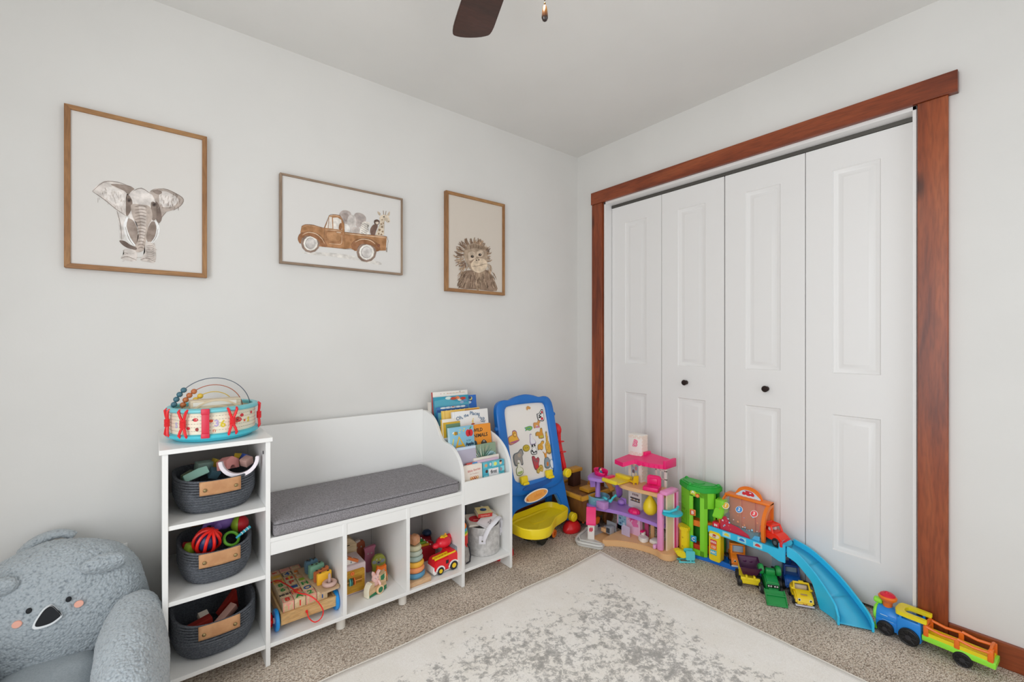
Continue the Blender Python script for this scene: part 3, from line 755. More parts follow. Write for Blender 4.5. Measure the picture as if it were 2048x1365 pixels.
for k in range(6): q.sph((0, .018 * cos(k * pi / 3), .018 * sin(k * pi / 3)), .009, seg=10)
o = q.build('toy_gear'); place(o, (-2.000, -.33, CZ + .034)); tag(o, 'red knobbly plastic toy wedged between tower panel and the wagon', 'toy')

# ------------------------------------------------------------------ cubby 2
act = thing('activity_box', 'yellow wooden activity box with mauve edges and sliding discs, beside the left divider', 'toy box', (-1.686, -.235, CZ))
MAU = mat('c9b6b8', .5); YEL = wood('yellow_stained_wood', 'b9821e', 'cf9a2a', 'd8a83a', 'X', 9, .5, False)
q = MB(MAU); q.box(-.060, -.062, 0, .060, .062, .124, r=.008, seg=3); q.build('box_body', act)
q = MB(YEL)
fr = rrect(-.054, .010, .052, .104, .010)
q.prism([(-.054, .010), (.046, .010), (.052, .016), (.052, .046), (-.054, .046)], -.066, -.0615, plane='XZ'); q.prism([(-.054, .072), (.052, .072), (.052, .098), (.046, .104), (-.054, .104)], -.066, -.0615, plane='XZ')
q.box(.040, -.066, .046, .052, -.0615, .072); q.box(-.054, -.066, .046, -.048, -.0615, .072); q.box(-.048, -.0640, .046, .040, -.0615, .072, mat('9a6a1c', .6))
q.build('front_panel', act, 'yellow front panel with a slot')
MB(mat('d59a50', .5)).tube([(-.048, -.068, .059), (.040, -.068, .059)], .0022).build('rod', act, 'thin slot rod')
for x, c in ((-.012, '5fa8a0'), (-.005, '1d6a68'), (.006, 'dd6a30')): MB(mat(c, .4)).cyl((x, -.068, .059), .0155, .005, axis='X', seg=20, bev=.001).build('disc', act)
q = MB(mat('d8452c', .5)); q.cyl((0, -.0665, .091), .0085, .001, axis='Y', seg=18); q.tube([(.005 * cos(a / 3), -.0675, .091 + .005 * sin(a / 3)) for a in range(0, 18)], .0012, m=mat('f0c040', .5), seg=5); q.build('round_emblem', act, 'small round orange emblem')
q = MB(mat('b23a24', .5)); q.prism([(-.058, .1245), (-.020, .1245), (-.030, .158), (-.058, .145)], -.035, .02, plane='XZ', bev=.001); q.build('red_roof', act, 'red roof block')
q = MB(mat('ddd5cc', .5)); q.prism([(-.030, .1245), (.028, .1245), (.010, .147), (-.012, .158)], -.050, -.040, plane='XZ', bev=.001)
q.prism([(-.016, .150), (-.010, .158), (.032, .134), (.028, .1245), (.020, .128)], -.052, -.038, mat('c8682c', .5), plane='XZ'); q.text('2', .018, mat('58707a', .5), Mx((0, -.051, .136))); q.build('gable', act, 'white gable with orange edge')
bx = MB(wood('birch_box', 'b79a72', 'cbb08a', 'd6bf9a', 'X', 7, .55, False)); bx.box(-.05, -.05, 0, .062, .05, .150, r=.001); bx.prism([(-.05, .150), (.062, .150), (.030, .180), (-.05, .186)], -.048, .048, plane='XZ'); bx.box(-.03, -.051, .148, .03, -.05, .1515, mat('2c241c', .8))
o = bx.build('shape_box'); o.location = (-1.680, -.110, CZ); tag(o, 'plain birch box behind the yellow activity box', 'toy box')

def face2(q, M, w_, eye='2a211c', s=1):
    for x in (-w_, w_):
        q.poly2(ellipse(x, 0, .0030 * s, .0038 * s, 10), mat('f2ece4', .5), M, .0002); q.poly2(ellipse(x, .0003, .0018 * s, .0026 * s, 10), mat(eye, .4), M, .0005)
# rabbit in a wooden car
car = thing('wooden_car', 'small wooden car with green underside holding a pink rabbit, front of the second cubby', 'toy car', (-1.602, -.343, CZ), R(18)); car.scale = (.86, .86, .86)
CW = wood('car_wood', 'c9a477', 'ddbd92', 'e6ccaa', 'X', 8, .5, False); CGR = mat('1f6b45', .5); PALE = mat('e6dfc8', .5)
side = [(-.052, .004), (-.055, .030), (-.052, .045), (-.044, .058), (-.034, .062), (-.018, .064), (-.018, .040), (.010, .040), (.014, .084), (.046, .090), (.052, .088), (.054, .004)]
q = MB(CW); q.prism(side, -.015, .015, plane='XZ', bev=.001); q.build('car_body', car)
q = MB(CGR); q.prism([(-.050, .003), (.054, .003), (.054, .024), (-.050, .012)], -.0156, .0156, plane='XZ')
q.poly2([(.018, .060), (.018, .080), (.040, .084), (.042, .062), (.034, .054)], CGR, Matrix.Identity(4), .0157)
q.build('green_trim', car, 'dark green trim and window')
q = MB(PALE); q.prism([(-.058, .002), (-.0505, .002), (-.0535, .030), (-.0505, .045), (-.043, .058), (-.034, .0622), (-.034, .0662), (-.047, .062), (-.056, .047), (-.060, .030)], -.0155, .0155, plane='XZ'); q.build('bonnet_edge', car, 'cream front edge')
for x, y in ((.008, -.022), (.008, .022)):
    q = MB(mat('d8b58c', .5)); q.cyl((x, y, .021), .021, .010, axis='Y', seg=24, bev=.001); q.cyl((x, y * 1.24, .021), .0135, .001, CGR, axis='Y', seg=20); q.cyl((x, y, .021), .0213, .002, mat('a9784e', .6), axis='Y', seg=24); q.build('wheel', car)
PKR = mat('d9b3ad', .6)
rb = thing('rabbit_figure', 'pink wooden rabbit sitting in the small green and wood car', 'toy animal', (-1.603, -.344, CZ + .035), R(14)); rb.scale = (.88, .88, .88)
q = MB(PKR); q.prism(smoothpts([(-.012, 0), (-.014, .016), (-.018, .030), (-.016, .042), (-.019, .058), (-.014, .068), (-.008, .062), (-.004, .050), (.004, .050), (.010, .060), (.020, .066), (.022, .060), (.015, .050), (.016, .040), (.014, .028), (.010, .016), (.012, 0)], 3), -.007, .007, plane='XZ', bev=.001)
q.poly2(ellipse(-.013, .058, .0028, .007, 10, -.2), mat('d59a86', .5), Matrix.Identity(4), .0075)
face2(q, Mx((0, -.0072, .036)), .008); q.poly2(ellipse(0, .031, .002, .0014, 8), mat('8a5a54', .5), Matrix.Identity(4), .0076); q.build('rabbit_body', rb)
q = MB(PKR); q.tube([(.008, -.010, .022), (.013, -.016, .008), (.014, -.018, -.010), (.010, -.0185, -.022)], [.005, .0055, .005, .005]); q.build('arm', rb)
# row of wheeled wooden animals
def animal(name, label, loc, rz, col, outline, base, ear=None, extra=None, d=.008, cat='toy animal'):
    t = thing(name, label, cat, loc, rz)
    q = MB(mat(col, .5)); q.prism(smoothpts(outline, 3), -d, d, plane='XZ', bev=.001)
    if extra: extra(q)
    q.build('body', t)
    if base:
        q = MB(mat('2f6b4a', .5)); q.box(-.016, -.014, .004, .016, .014, .018, r=.001); q.build('base', t)
        for x in (-.022, .022):
            q = MB(mat('c89a6c', .5)); q.cyl((x, 0, .0145), .0145, .006, axis='X', seg=20, bev=.001); q.build('wheel', t)
    return t
ol_cat = [(-.016, .018), (-.018, .040), (-.022, .052), (-.020, .074), (-.008, .070), (.006, .070), (.019, .075), (.020, .056), (.022, .040), (.024, .018)]
def exc(q): face2(q, Mx((0, -.0082, .056)), .009); q.poly2([(-.004, .050), (.004, .050), (0, .044)], mat('c8421c', .5), Matrix.Identity(4), .0086); q.prism([(-.030, .030), (-.016, .024), (-.016, .050), (-.026, .052)], -.006, .006, plane='XZ')
animal('cat_figure', 'bright orange wooden cat on wheels in the middle of the second cubby', (-1.549, -.275, CZ), R(-8), 'e07020', ol_cat, True, extra=exc)
def exg(q):
    for s in (-1, 1): q.poly2(ellipse(s * .019, .068, .010, .008, 12, s * .5), mat('7d8488', .5), Matrix.Identity(4), .0085)
    q.poly2(ellipse(0, .062, .009, .008, 12), mat('6e7478', .5), Matrix.Identity(4), .0088); q.poly2(ellipse(0, .064, .004, .003, 10), mat('2c2a2a', .5), Matrix.Identity(4), .0092); face2(q, Mx((0, -.0084, .078)), .008)
animal('koala_figure', 'grey-eared wooden animal with a yellow-green head behind the orange cat', (-1.540, -.215, CZ), R(-8), '8a8f3a', [(-.024, .004), (-.026, .04), (-.030, .066), (-.022, .086), (-.010, .096), (.008, .097), (.024, .088), (.032, .068), (.028, .04), (.024, .004)], False, extra=exg)
def exh(q): face2(q, Mx((0, -.0082, .085)), .008)
animal('pig_figure', 'pink wooden animal with rolled forelock behind the grey-eared one', (-1.556, -.150, CZ), R(-5), 'a8647a', [(-.022, .004), (-.024, .05), (-.022, .09), (-.026, .108), (-.018, .112), (.02, .118), (.028, .112), (.022, .10), (.022, .05), (.020, .004)], False, extra=exh)
def exb(q):
    face2(q, Mx((0, -.0082, .098)), .010); q.prism(smoothpts([(-.034, .112), (-.036, .122), (-.022, .126), (-.002, .132), (.006, .126), (-.012, .118)], 3), -.009, .009, mat('b9aca4', .6), plane='XZ'); q.poly2(ellipse(.0, .088, .010, .006, 12), mat('8a4a34', .5), Matrix.Identity(4), .0086)
animal('cow_figure', 'brown wooden cow with pale horns at the back of the second cubby', (-1.583, -.085, CZ), R(-5), '8f4a2c', [(-.026, .004), (-.028, .06), (-.030, .10), (-.022, .122), (.0, .126), (.022, .122), (.028, .10), (.026, .06), (.024, .004)], False, extra=exb)

# ------------------------------------------------------------------ cubby 3
rs = thing('ring_stacker', 'wooden ring stacker with muted coloured rings in the third cubby', 'ring stacker', (-1.428, -.352, CZ))
q = MB(wood('beech_base', 'c79a6e', 'd8af84', 'e0bc94', 'X', 8, .5, False)); q.box(-.052, -.052, 0, .056, .052, .022, r=.0015); q.build('base', rs)
z = .022
for r_, h, c, nm in ((.047, .0235, '4f86a6', 'blue ring'), (.044, .023, 'd98a58', 'orange ring'), (.042, .0235, 'e0a83a', 'yellow ring'), (.0375, .0225, '93a39a', 'sage green ring'), (.0345, .022, 'a6aea0', 'grey-green ring'), (.031, .022, 'b9b596', 'olive beige ring')):
    q = MB(mat(c, .6)); q.lathe([(.006, z + .001), (r_ - .006, z + .0005), (r_ - .001, z + h * .3), (r_, z + h * .5), (r_ - .001, z + h * .7), (r_ - .006, z + h - .0005), (.006, z + h - .001)], 32); q.build('ring', rs, nm); z += h
q = MB(noisy('peach_wood_shiny', 'b9805a', 'd29a72', 14, .25)); t_ = bmesh.new(); bmesh.ops.create_cube(t_, size=.044); bmesh.ops.bevel(t_, geom=t_.edges[:], offset=.011, segments=1, affect='EDGES'); q.take(t_, M=Mx((0, 0, .022), (0, 0, R(25))))
o = q.build('facet_block'); o.location = (-1.428, -.352, CZ + z); tag(o, 'peach wooden faceted block on top of the ring stacker', 'toy block')
# red toy piano with rainbow keys leaning behind
tp = thing('toy_keyboard', 'red toy keyboard with stepped rainbow keys standing behind the fire engine', 'toy instrument', (-1.330, -.20, CZ), R(-6))
q = MB(mat('a81824', .4)); q.box(-.070, -.030, 0, .075, .04, .070, r=.004); q.prism([(-.070, .070), (.075, .070), (.060, .078), (-.060, .140), (-.070, .140)], .0, .012, plane='XZ'); q.build('body', tp)
for k, (c, L_) in enumerate((('2c4a86', .052), ('2a6f7c', .066), ('2f8a44', .080), ('7aa838', .094), ('d3a52e', .108), ('c4402a', .120))):
    q = MB(mat(c, .4)); z_ = .122 - k * .012; q.box(-.062, -.004 - .004 * k, z_ - .005, -.062 + L_, .0 - .002 * k, z_ + .005, r=.001); kk = q.build('key', tp)
    q = MB(mat('e8e4e0', .4)); q.sph((-.058 + L_, -.007 - .004 * k, z_), .0035, seg=8); q.build('key_stud', kk)
q = MB(mat('1e3a5c', .35)); q.lathe([(.001, 0), (.02, .002), (.026, .012), (.02, .022), (.001, .026)], 20); o = q.build('toy_dome'); place(o, (-1.235, -.105, CZ + .065)); tag(o, 'dark blue rounded toy at the back of the third cubby', 'toy')
q = MB(mat('8c1a24', .4)); q.box(-.05, -.03, 0, .04, .03, .064, r=.006); o = q.build('toy_crate'); place(o, (-1.265, -.105, CZ)); tag(o, 'dark red box at the back of the third cubby', 'toy box')
# fire engine
fe = thing('toy_fire_engine', 'red toy fire engine with white wheel arches and yellow ladder in the third cubby', 'toy truck', (-1.281, -.350, CZ), R(3))
RDT = mat('d2202a', .3); WHT = mat('eae8e6', .35); BLK = mat('1c1c20', .45); YLT = mat('e8c21c', .35); GRYT = mat('7c848c', .3)
bodyp = [(-.066, .012), (-.064, .048), (-.058, .062), (-.052, .068), (.010, .072), (.014, .090), (.044, .092), (.056, .084), (.064, .060), (.066, .012)]
q = MB(RDT); q.prism(bodyp, -.033, .033, plane='XZ', bev=.004); q.build('body', fe)
q = MB(WHT); q.prism([(-.071, .008), (-.071, .022), (-.062, .024), (-.056, .012), (.060, .012), (.070, .020), (.070, .008)], -.0345, .0345, plane='XZ', bev=.002); q.prism([(-.073, .010), (-.062, .010), (-.064, .038), (-.070, .040)], -.030, .030, plane='XZ', bev=.002)
for x, r_ in ((-.036, .0235), (.036, .0285)): q.prism(arc(x, .018, r_, 0, 180, 14) + arc(x, .018, r_ - .006, 180, 0, 14), -.0365, .0365, plane='XZ')
q.build('bumper', fe, 'white bumper and wheel arches')
for x, r_ in ((-.036, .0175), (.036, .0215)):
    for y in (-.031, .031):
        q = MB(BLK); q.cyl((x, y, r_), r_, .012, axis='Y', seg=26, bev=.002); q.cyl((x, y * 1.20, r_), r_ * .52, .002, YLT, axis='Y', seg=18); q.build('wheel', fe)
q = MB(BLK); q.box(-.006, -.0338, .040, .008, -.033, .056); q.box(.008, -.0338, .022, .018, -.033, .034); q.build('side_window', fe, 'small black side windows')
q = MB(GRYT); q.prism([(.040, .070), (.046, .100), (.060, .098), (.067, .068)], -.030, .030, plane='XZ', bev=.002); q.build('windshield', fe, 'grey windshield')
q = MB(YLT)
for y in (-.034, -.014): q.box(-.060, y, .076, .052, y + .004, .084, M=Mx((0, 0, 0), (0, R(-4), 0)))
for k in range(7): q.box(-.056 + k * .016, -.032, .077, -.050 + k * .016, -.012, .083, M=Mx((0, 0, 0), (0, R(-4), 0)))
q.build('ladder', fe, 'yellow ladder')
th = thing('toy_camera', 'red toy with a yellow star-shaped button lying on the fire engine', 'toy', (-1.265, -.325, CZ + .0985), R(8))
q = MB(mat('cf1c30', .3)); q.lathe([(.001, .0), (.026, .0), (.034, .008), (.036, .020), (.030, .032), (.020, .038), (.001, .040)], 24, sx=1.1, sy=.9); q.sph((-.042, 0, .012), .016, seg=14, sc=(1.3, .9, .8)); q.sph((.044, .01, .024), .020, seg=14, sc=(1.2, .8, .8)); q.build('body', th)
q = MB(YLT); q.prism([( (.022 if k % 2 else .012) * cos(k * pi / 5), (.018 if k % 2 else .010) * sin(k * pi / 5)) for k in range(10)], .0385, .046, plane='XY', bev=.002); q.sph((.016, .006, .046), .006, m=mat('f0a030', .3), seg=10); q.build('star_button', th)

# ------------------------------------------------------------------ cubby under the book rack
FELT = noisy('light_grey_felt', 'b9b7b5', 'd8d6d4', 55, .95, bump=.3, detail=6, bscale=200)
STRAPM = mat('d2d1d6', .9)
bn = thing('felt_bin', 'light grey felt bin with strap handles under the book rack', 'bin', (-1.022, -.305, CZ), R(0))
q = MB(FELT); q.lathe([(.001, .001), (.078, .001), (.083, .008), (.083, .140), (.081, .142), (.079, .140), (.079, .008), (.001, .006)], 40); q.build('bin_body', bn)
for a0, sgn in ((R(-128), 1), (R(-20), -1)):
    q = MB(STRAPM)
    M0 = Mx((.0835 * cos(a0), .0835 * sin(a0), .085), (0, 0, a0 + pi / 2))
    q.box(-.017, -.005, -.018, .017, 0, .022, M=M0, r=.001); q.build('strap_patch', bn)
    q = MB(mat('6b6459', .3, .8)); q.sph((0, -.006, -.003), .004, M=M0, sc=(1, .5, 1), seg=10); q.build('rivet', bn)
pts = smoothpts([(-.051, -.070, .088), (-.046, -.078, .112), (-.028, -.084, .148), (.002, -.084, .168), (.030, -.070, .175), (.056, -.050, .170), (.072, -.034, .150), (.080, -.030, .112), (.079, -.029, .080)], 5, closed=False)
MB(STRAPM).tube([(x * 1.06, y - .010, z) for x, y, z in pts], .011, flat=(.38, 1), seg=10).build('strap_handle', bn, 'pale felt strap looped over the rim')
def thinbook(name, label, size, loc, rot, col, spine=None, page='e9e4d8', extra=None, cat='book', group=None, rnd=.0):
    """book lying in its own XY, cover up (+Z)"""
    w_, h_, t_ = size
    t = thing(name, label, cat, loc, rot=rot, group=group)
    q = MB(mat(page, .7)); q.box(-w_ / 2 + .002, -h_ / 2 + .002, .0015, w_ / 2 - .002, h_ / 2 - .002, t_ - .0015); q.build('pages', t)
    q = MB(mat(col, .35)); q.box(-w_ / 2, -h_ / 2, 0, w_ / 2, h_ / 2, .0015); q.box(-w_ / 2, -h_ / 2, t_ - .0015, w_ / 2, h_ / 2, t_)
    q.build('cover', t)
    q = MB(mat(spine or col, .35)); q.box(-w_ / 2, -h_ / 2 - .001, 0, w_ / 2, -h_ / 2 + .002, t_) if spine else q.box(-w_ / 2 - .001, -h_ / 2, 0, -w_ / 2 + .002, h_ / 2, t_)
    if extra: extra(q, Mx((0, 0, t_ + .0002), (-pi / 2, 0, 0)), w_, h_, t_)
    q.build('spine', t, 'spine and cover print')
    return t
def xw(q, M, w_, h_, t_):
    q.poly2(ellipse(0, .004, .018, .013, 16), mat('2a4468', .4), M, .0002); q.poly2(ellipse(.008, .012, .006, .004, 10), mat('6a86a8', .4), M, .0004)
    q.text('a', .012, mat('4a7a3c', .4), M @ Mx((-.026, 0, .012)), ext=.0001); q.text('oo', .010, mat('b8862c', .4), M @ Mx((.026, 0, -.008)), ext=.0001)
    q.text('board book', .010, mat('f0d8c8', .4), Mx((0, -h_ / 2 - .0012, t_ / 2)), ext=.0001)
thinbook('board_book', 'yellow board book with dark blue animal and red spine atop the felt bin', (.076, .062, .020), (-1.024, -.305, CZ + .184), (R(12), R(2), R(-14)), 'd8c48a', 'b9342c', extra=xw)
def xo(q, M, w_, h_, t_):
    q.poly2(ellipse(0, .0, .038, .022, 20), mat('b0202c', .4), M, .0002); q.text('stories', .012, mat('e8b8a8', .4), M @ Mx((0, -.0004, -.006)), ext=.0001)
thinbook('book', 'grey book with a red oval leaning out of the felt bin', (.10, .075, .014), (-1.070, -.300, CZ + .156), (R(22), R(6), R(-6)), 'b9aea4', extra=xo)
def xs(q, M, w_, h_, t_):
    q.text('Zoe', .020, mat('4a4648', .4), M @ Mx((-.01, -.0004, -.02), (0, R(-14), 0)), ext=.0001, shear=.3)
thinbook('book', 'white book with black script at the front of the felt bin', (.105, .060, .010), (-1.020, -.335, CZ + .158), (R(18), R(-14), R(24)), 'd3d0d2', extra=xs)
def xt(q, M, w_, h_, t_):
    q.poly2(ellipse(.01, 0, .016, .011, 16), mat('3c4046', .4), M, .0002); q.poly2(ellipse(.01, 0, .011, .007, 16), mat('d8d4cc', .4), M, .0004)
thinbook('book', 'white book with a black oval at the right of the felt bin', (.085, .060, .012), (-.982, -.288, CZ + .170), (R(12), R(22), R(-30)), 'cfcac4', extra=xt)
thinbook('book', 'small cream board book leaning on the right rim of the felt bin', (.05, .045, .014), (-.962, -.305, CZ + .156), (R(10), R(30), R(-30)), 'd8c69c')
thinbook('book', 'dark blue picture book standing behind the felt bin', (.12, .15, .010), (-1.125, -.20, CZ + .10), (R(78), R(0), R(-6)), '274a80', extra=lambda q, M, w_, h_, t_: (q.poly2(ellipse(.0, .03, .02, .015, 12), mat('9a6a5a', .5), M, .0002), q.poly2(ellipse(-.02, .01, .012, .01, 12), mat('4a6aa0', .5), M, .0003)))
# rainbow cone toy and grey toy bag at the left
cn = thing('rainbow_cone_toy', 'rainbow-banded cone toy between curved panel and felt bin', 'toy', (-1.166, -.372, CZ + .072), rot=(0, R(-14), 0))
for a, b_, c in (((.006, 0), (.022, .075), 'c8302c'), ((.0215, .075), (.023, .085), 'e0b428'), ((.023, .085), (.0235, .096), '6ea83a'), ((.0235, .096), (.0225, .108), '3f9ab8')):
    q = MB(mat(c, .4)); q.lathe([(.001, a[1]), a, b_, (.001, b_[1])], 20); q.build('band', cn)
q = MB(mat('e07a28', .4)); q.lathe([(.021, .108), (.024, .114), (.022, .124), (.014, .130), (.008, .142), (.003, .152), (.001, .154)], 20); q.build('tip', cn, 'orange crown shaped tip')
bg = thing('grey_toy_bag', 'grey rounded toy bag with black edge squeezed beside the felt bin', 'toy bag', (-1.174, -.350, CZ))
q = MB(noisy('grey_canvas', '9a9490', 'aea8a2', 60, .9)); q.prism(smoothpts([(-.028, 0), (-.028, .09), (-.018, .126), (-.004, .118), (.016, .080), (.026, .040), (.026, 0)], 4), -.030, .030, plane='XZ', bev=.004); q.build('body', bg)
q = MB(mat('23242a', .6)); q.tube([(.004, -.032, .100), (.018, -.032, .074), (.024, -.032, .04), (.020, -.032, .010), (.0, -.032, .006)], .0035); q.build('piping', bg, 'black piping')

# ------------------------------------------------------------------ picture books in the rack
def standbook(x0, x1, ztop, y, label, col, h=.22, t=.012, tilt=8, spine=None, draw=None, cat='picture book', rz=0, page='ece7dc'):
    """book standing cover out; x0..x1 wide, top edge at ztop, cover plane near y at the top"""
    w_ = x1 - x0; zb = max(.3895, ztop - h); h = ztop - zb
    o = thing('picture_book', label, cat, ((x0 + x1) / 2, y - h * math.tan(R(tilt)), zb), rot=(R(-tilt), 0, R(rz)), group='picture books in the rack')
    q = MB(mat(page, .7)); q.box(-w_ / 2 + .002, .0015, .001, w_ / 2 - .002, t - .0015, h - .002); q.build('pages', o)
    q = MB(mat(col, .3)); q.box(-w_ / 2, 0, 0, w_ / 2, .0016, h, r=.0006); q.box(-w_ / 2, t - .0016, 0, w_ / 2, t, h)
    if draw: draw(q, Mx((0, -.0002, 0)), w_, h)
    q.build('cover', o)
    MB(mat(spine or col, .3)).box(-w_ / 2 - .0014, 0, 0, -w_ / 2 + .0006, t, h).build('spine', o)
    return o
def blob(q, M, x, z, rx, rz_, c, d=.0003, rot=0): q.poly2(ellipse(x, z, rx, rz_, 12, rot), mat(c, .35), M, d)
def rectp(q, M, x0, z0, x1, z1, c, d=.0002): q.poly2([(x0, z0), (x1, z0), (x1, z1), (x0, z1)], mat(c, .35), M, d)
def d_white(q, M, w_, h):
    rectp(q, M, -w_ * .1, h - .014, w_ * .42, h - .011, 'c9b4a4'); blob(q, M, .06, h - .006, .006, .002, '8c8f80')
    for k in range(8): blob(q, M, -.06 + k * .02, h - .012, .004, .0016, ('b88f9c', 'a0b08c', 'c9a070')[k % 3], .0006)
standbook(-1.186, -.967, .873, -.070, 'white picture book with red spine top, tallest at the back of the rack', 'e6e2dc', spine='b03a34', draw=d_white, h=.25)
def d_ocean(q, M, w_, h):
    q.poly2([(-w_ / 2, h - .02), (-.03, h - .012), (.02, h - .03), (w_ / 2, h - .045), (w_ / 2, h - .08), (-w_ / 2, h - .08)], mat('4f9fb4', .35), M, .0002)
    for x, z, r_, c in ((-.02, -.01, .02, 'c6d8d4'), (.012, -.014, .022, 'b5442c'), (.035, -.012, .016, 'd97a4c'), (.05, -.022, .014, 'e8d8c8'), (.07, -.018, .020, 'b8321f'), (.085, -.03, .014, '5a8ab0'), (.062, -.038, .012, '8aa2ba')): blob(q, M, x, h + z, r_, .008, c, .0005)
standbook(-1.187, -.973, .848, -.088, 'teal ocean picture book with red and white fish along its top edge', '2f8fa8', spine='3a7c9a', draw=d_ocean, h=.24)
def d_moon(q, M, w_, h):
    blob(q, M, .03, h - .018, .012, .010, 'e2cf5a', .0004); blob(q, M, .026, h - .015, .010, .008, '2a3f7a', .0006); blob(q, M, .02, h - .040, .014, .007, 'b9cbe0'); blob(q, M, .035, h - .030, .004, .003, '3a2b30', .0006)
standbook(-1.05, -.913, .842, -.075, 'royal blue book with a yellow moon, top right of the rack', '1f62b4', draw=d_moon, h=.23)
def d_cloud(q, M, w_, h):
    for x, r_ in ((-.06, .018), (-.03, .02), (.0, .024), (.03, .022), (.06, .018)): blob(q, M, x, h - .006, r_, .005, 'e8eef2', .0004)
    blob(q, M, .0, h - .004, .008, .003, 'c87a5a', .0006); rectp(q, M, -w_ / 2, h - .028, w_ / 2, h - .014, '2c4f8c', .0003)
    for k in range(6): blob(q, M, -.07 + k * .028, h - .021, .005, .003, '7aa4d0', .0006)
    rectp(q, M, -w_ / 2 + .004, h - .10, -w_ / 2 + .03, h - .028, '6ab0c4', .0004)
standbook(-1.184, -.990, .797, -.115, 'deep blue book with pale clouds on its top edge, behind the yellow book', '2f6ca8', spine='2a6aa0', draw=d_cloud, h=.2)
standbook(-1.204, -1.196, .822, -.072, 'thin cream book at the far left back of the rack', 'cfc8c0', h=.22, t=.02)
def d_yel(q, M, w_, h): rectp(q, M, -w_ / 2 + .012, .0, -w_ / 2 + .014, h, 'b8902c'); rectp(q, M, .02, h - .014, w_ / 2 - .004, h - .004, 'c98a3c', .0003)
standbook(-1.182, -.952, .785, -.168, 'golden yellow picture book standing behind the white title book', 'd8b45a', spine='e2c04c', draw=d_yel, h=.21)
def d_places(q, M, w_, h):
    rectp(q, M, -w_ / 2 + .012, 0, -w_ / 2 + .0135, h, 'b9bcc4')
    TXT = mat('4c6b8a', .4)
    for wd, x, z, an, sz in (('Oh,', -.070, -.034, -14, .027), ('the', -.028, -.025, -8, .022), ('Places', .026, -.020, 8, .026), ("You'll", .064, -.046, 26, .020), ('Go!', .074, -.064, 16, .020)):
        q.text(wd, sz, TXT, M @ Mx((x, -.0005, h + z), (0, R(an), 0)), ext=.0001, bold=.0005)
    blob(q, M, .010, h - .060, .006, .010, 'd9c27a', .0004); blob(q, M, .014, h - .046, .004, .004, 'e0cd94', .0006); blob(q, M, .010, h - .073, .012, .004, 'a8492c', .0005)
standbook(-1.142, -.920, .779, -.198, "white picture book with blue hand-lettered title Oh, the Places You'll Go!", 'dfdedc', spine='cdd0d6', draw=d_places, h=.2)
def d_yw(q, M, w_, h):
    rectp(q, M, -w_ / 2 + .004, .0, w_ / 2, h - .016, 'c9a02c'); rectp(q, M, -w_ / 2 + .02, h - .10, w_ / 2, h - .026, '6a8a6c', .0004); blob(q, M, .03, h - .08, .012, .02, '2a2c30', .0006)
standbook(-1.205, -1.10, .748, -.203, 'yellow book with white top band, half hidden left of the title book', 'dcd6cc', spine='c8a02c', draw=d_yw, h=.2)
def d_apple(q, M, w_, h):
    q.poly2(ribbon2([(-.046, h - .125), (-.018, h - .050), (.018, h - .118)], .012), mat('e0ae2c', .35), M, .0004)
    q.poly2(ribbon2([(-.036, h - .095), (.008, h - .090)], .009), mat('e0ae2c', .35), M, .0005)
    for s in (-1, 1): blob(q, M, .044 + s * .008, h - .036, .014, .018, 'c8242c', .0004)
    q.poly2([(.044, h - .020), (.050, h - .008), (.060, h - .004), (.056, h - .014)], mat('5f9a3c', .35), M, .0005)
    blob(q, M, -.038, h - .030, .011, .009, 'd8a82c', .0004)
    for k in range(3): rectp(q, M, -.040 + k * .006, h - .038, -.037 + k * .006, h - .022, '2c2a28', .0006)
    blob(q, M, -.050, h - .026, .006, .004, 'e8ece8', .0007, .6)
    for x, z in ((-.008, -.016), (.010, -.022), (-.014, -.028), (.016, -.012)): blob(q, M, x, h + z, .005, .003, 'dcc65c', .0004)
    q.poly2(ribbon2([(-.058, h - .086), (-.050, h - .055)], .006), mat('d9c860', .35), M, .0004)
    q.text('is for', .013, mat('4a7a94', .4), M @ Mx((.038, -.0005, h - .072)), ext=.0001); q.text('Apple', .020, mat('22384c', .4), M @ Mx((.042, -.0005, h - .090)), ext=.0001, bold=.001)
standbook(-1.203, -1.060, .715, -.270, 'light blue A is for Apple board book with bee and red apple', '7fb2c8', draw=d_apple, h=.19, t=.016, spine='a8c8d4')
def d_wild(q, M, w_, h):
    K = mat('3a2c1c', .4)
    q.text('WILD', .024, K, M @ Mx((-.012, -.0005, h - .028)), ext=.0001, bold=.0006); q.text('ANIMALS', .026, K, M @ Mx((-.006, -.0005, h - .056)), ext=.0001, bold=.0006)
    blob(q, M, .020, h - .105, .020, .024, '33332f', .0004); blob(q, M, .020, h - .092, .012, .012, '4a4a46', .0006); blob(q, M, .021, h - .088, .003, .003, 'e8e4d8', .0008); blob(q, M, -.034, h - .098, .012, .02, '2f4a58', .0005)
standbook(-1.085, -.945, .711, -.258, 'orange WILD ANIMALS board book partly covered by the apple book', 'dc8a24', draw=d_wild, h=.19, t=.016)
def d_grey(q, M, w_, h): rectp(q, M, -w_ / 2, h - .012, w_ / 2, h, 'b9c8d8'); q.text('J', .03, mat('8a4a50', .4), M @ Mx((-.015, -.0005, h - .09)), ext=.0001)
standbook(-1.200, -1.09, .628, -.335, 'grey-mauve book peeking out left of the tree book', 'a8a4b4', draw=d_grey, h=.2)
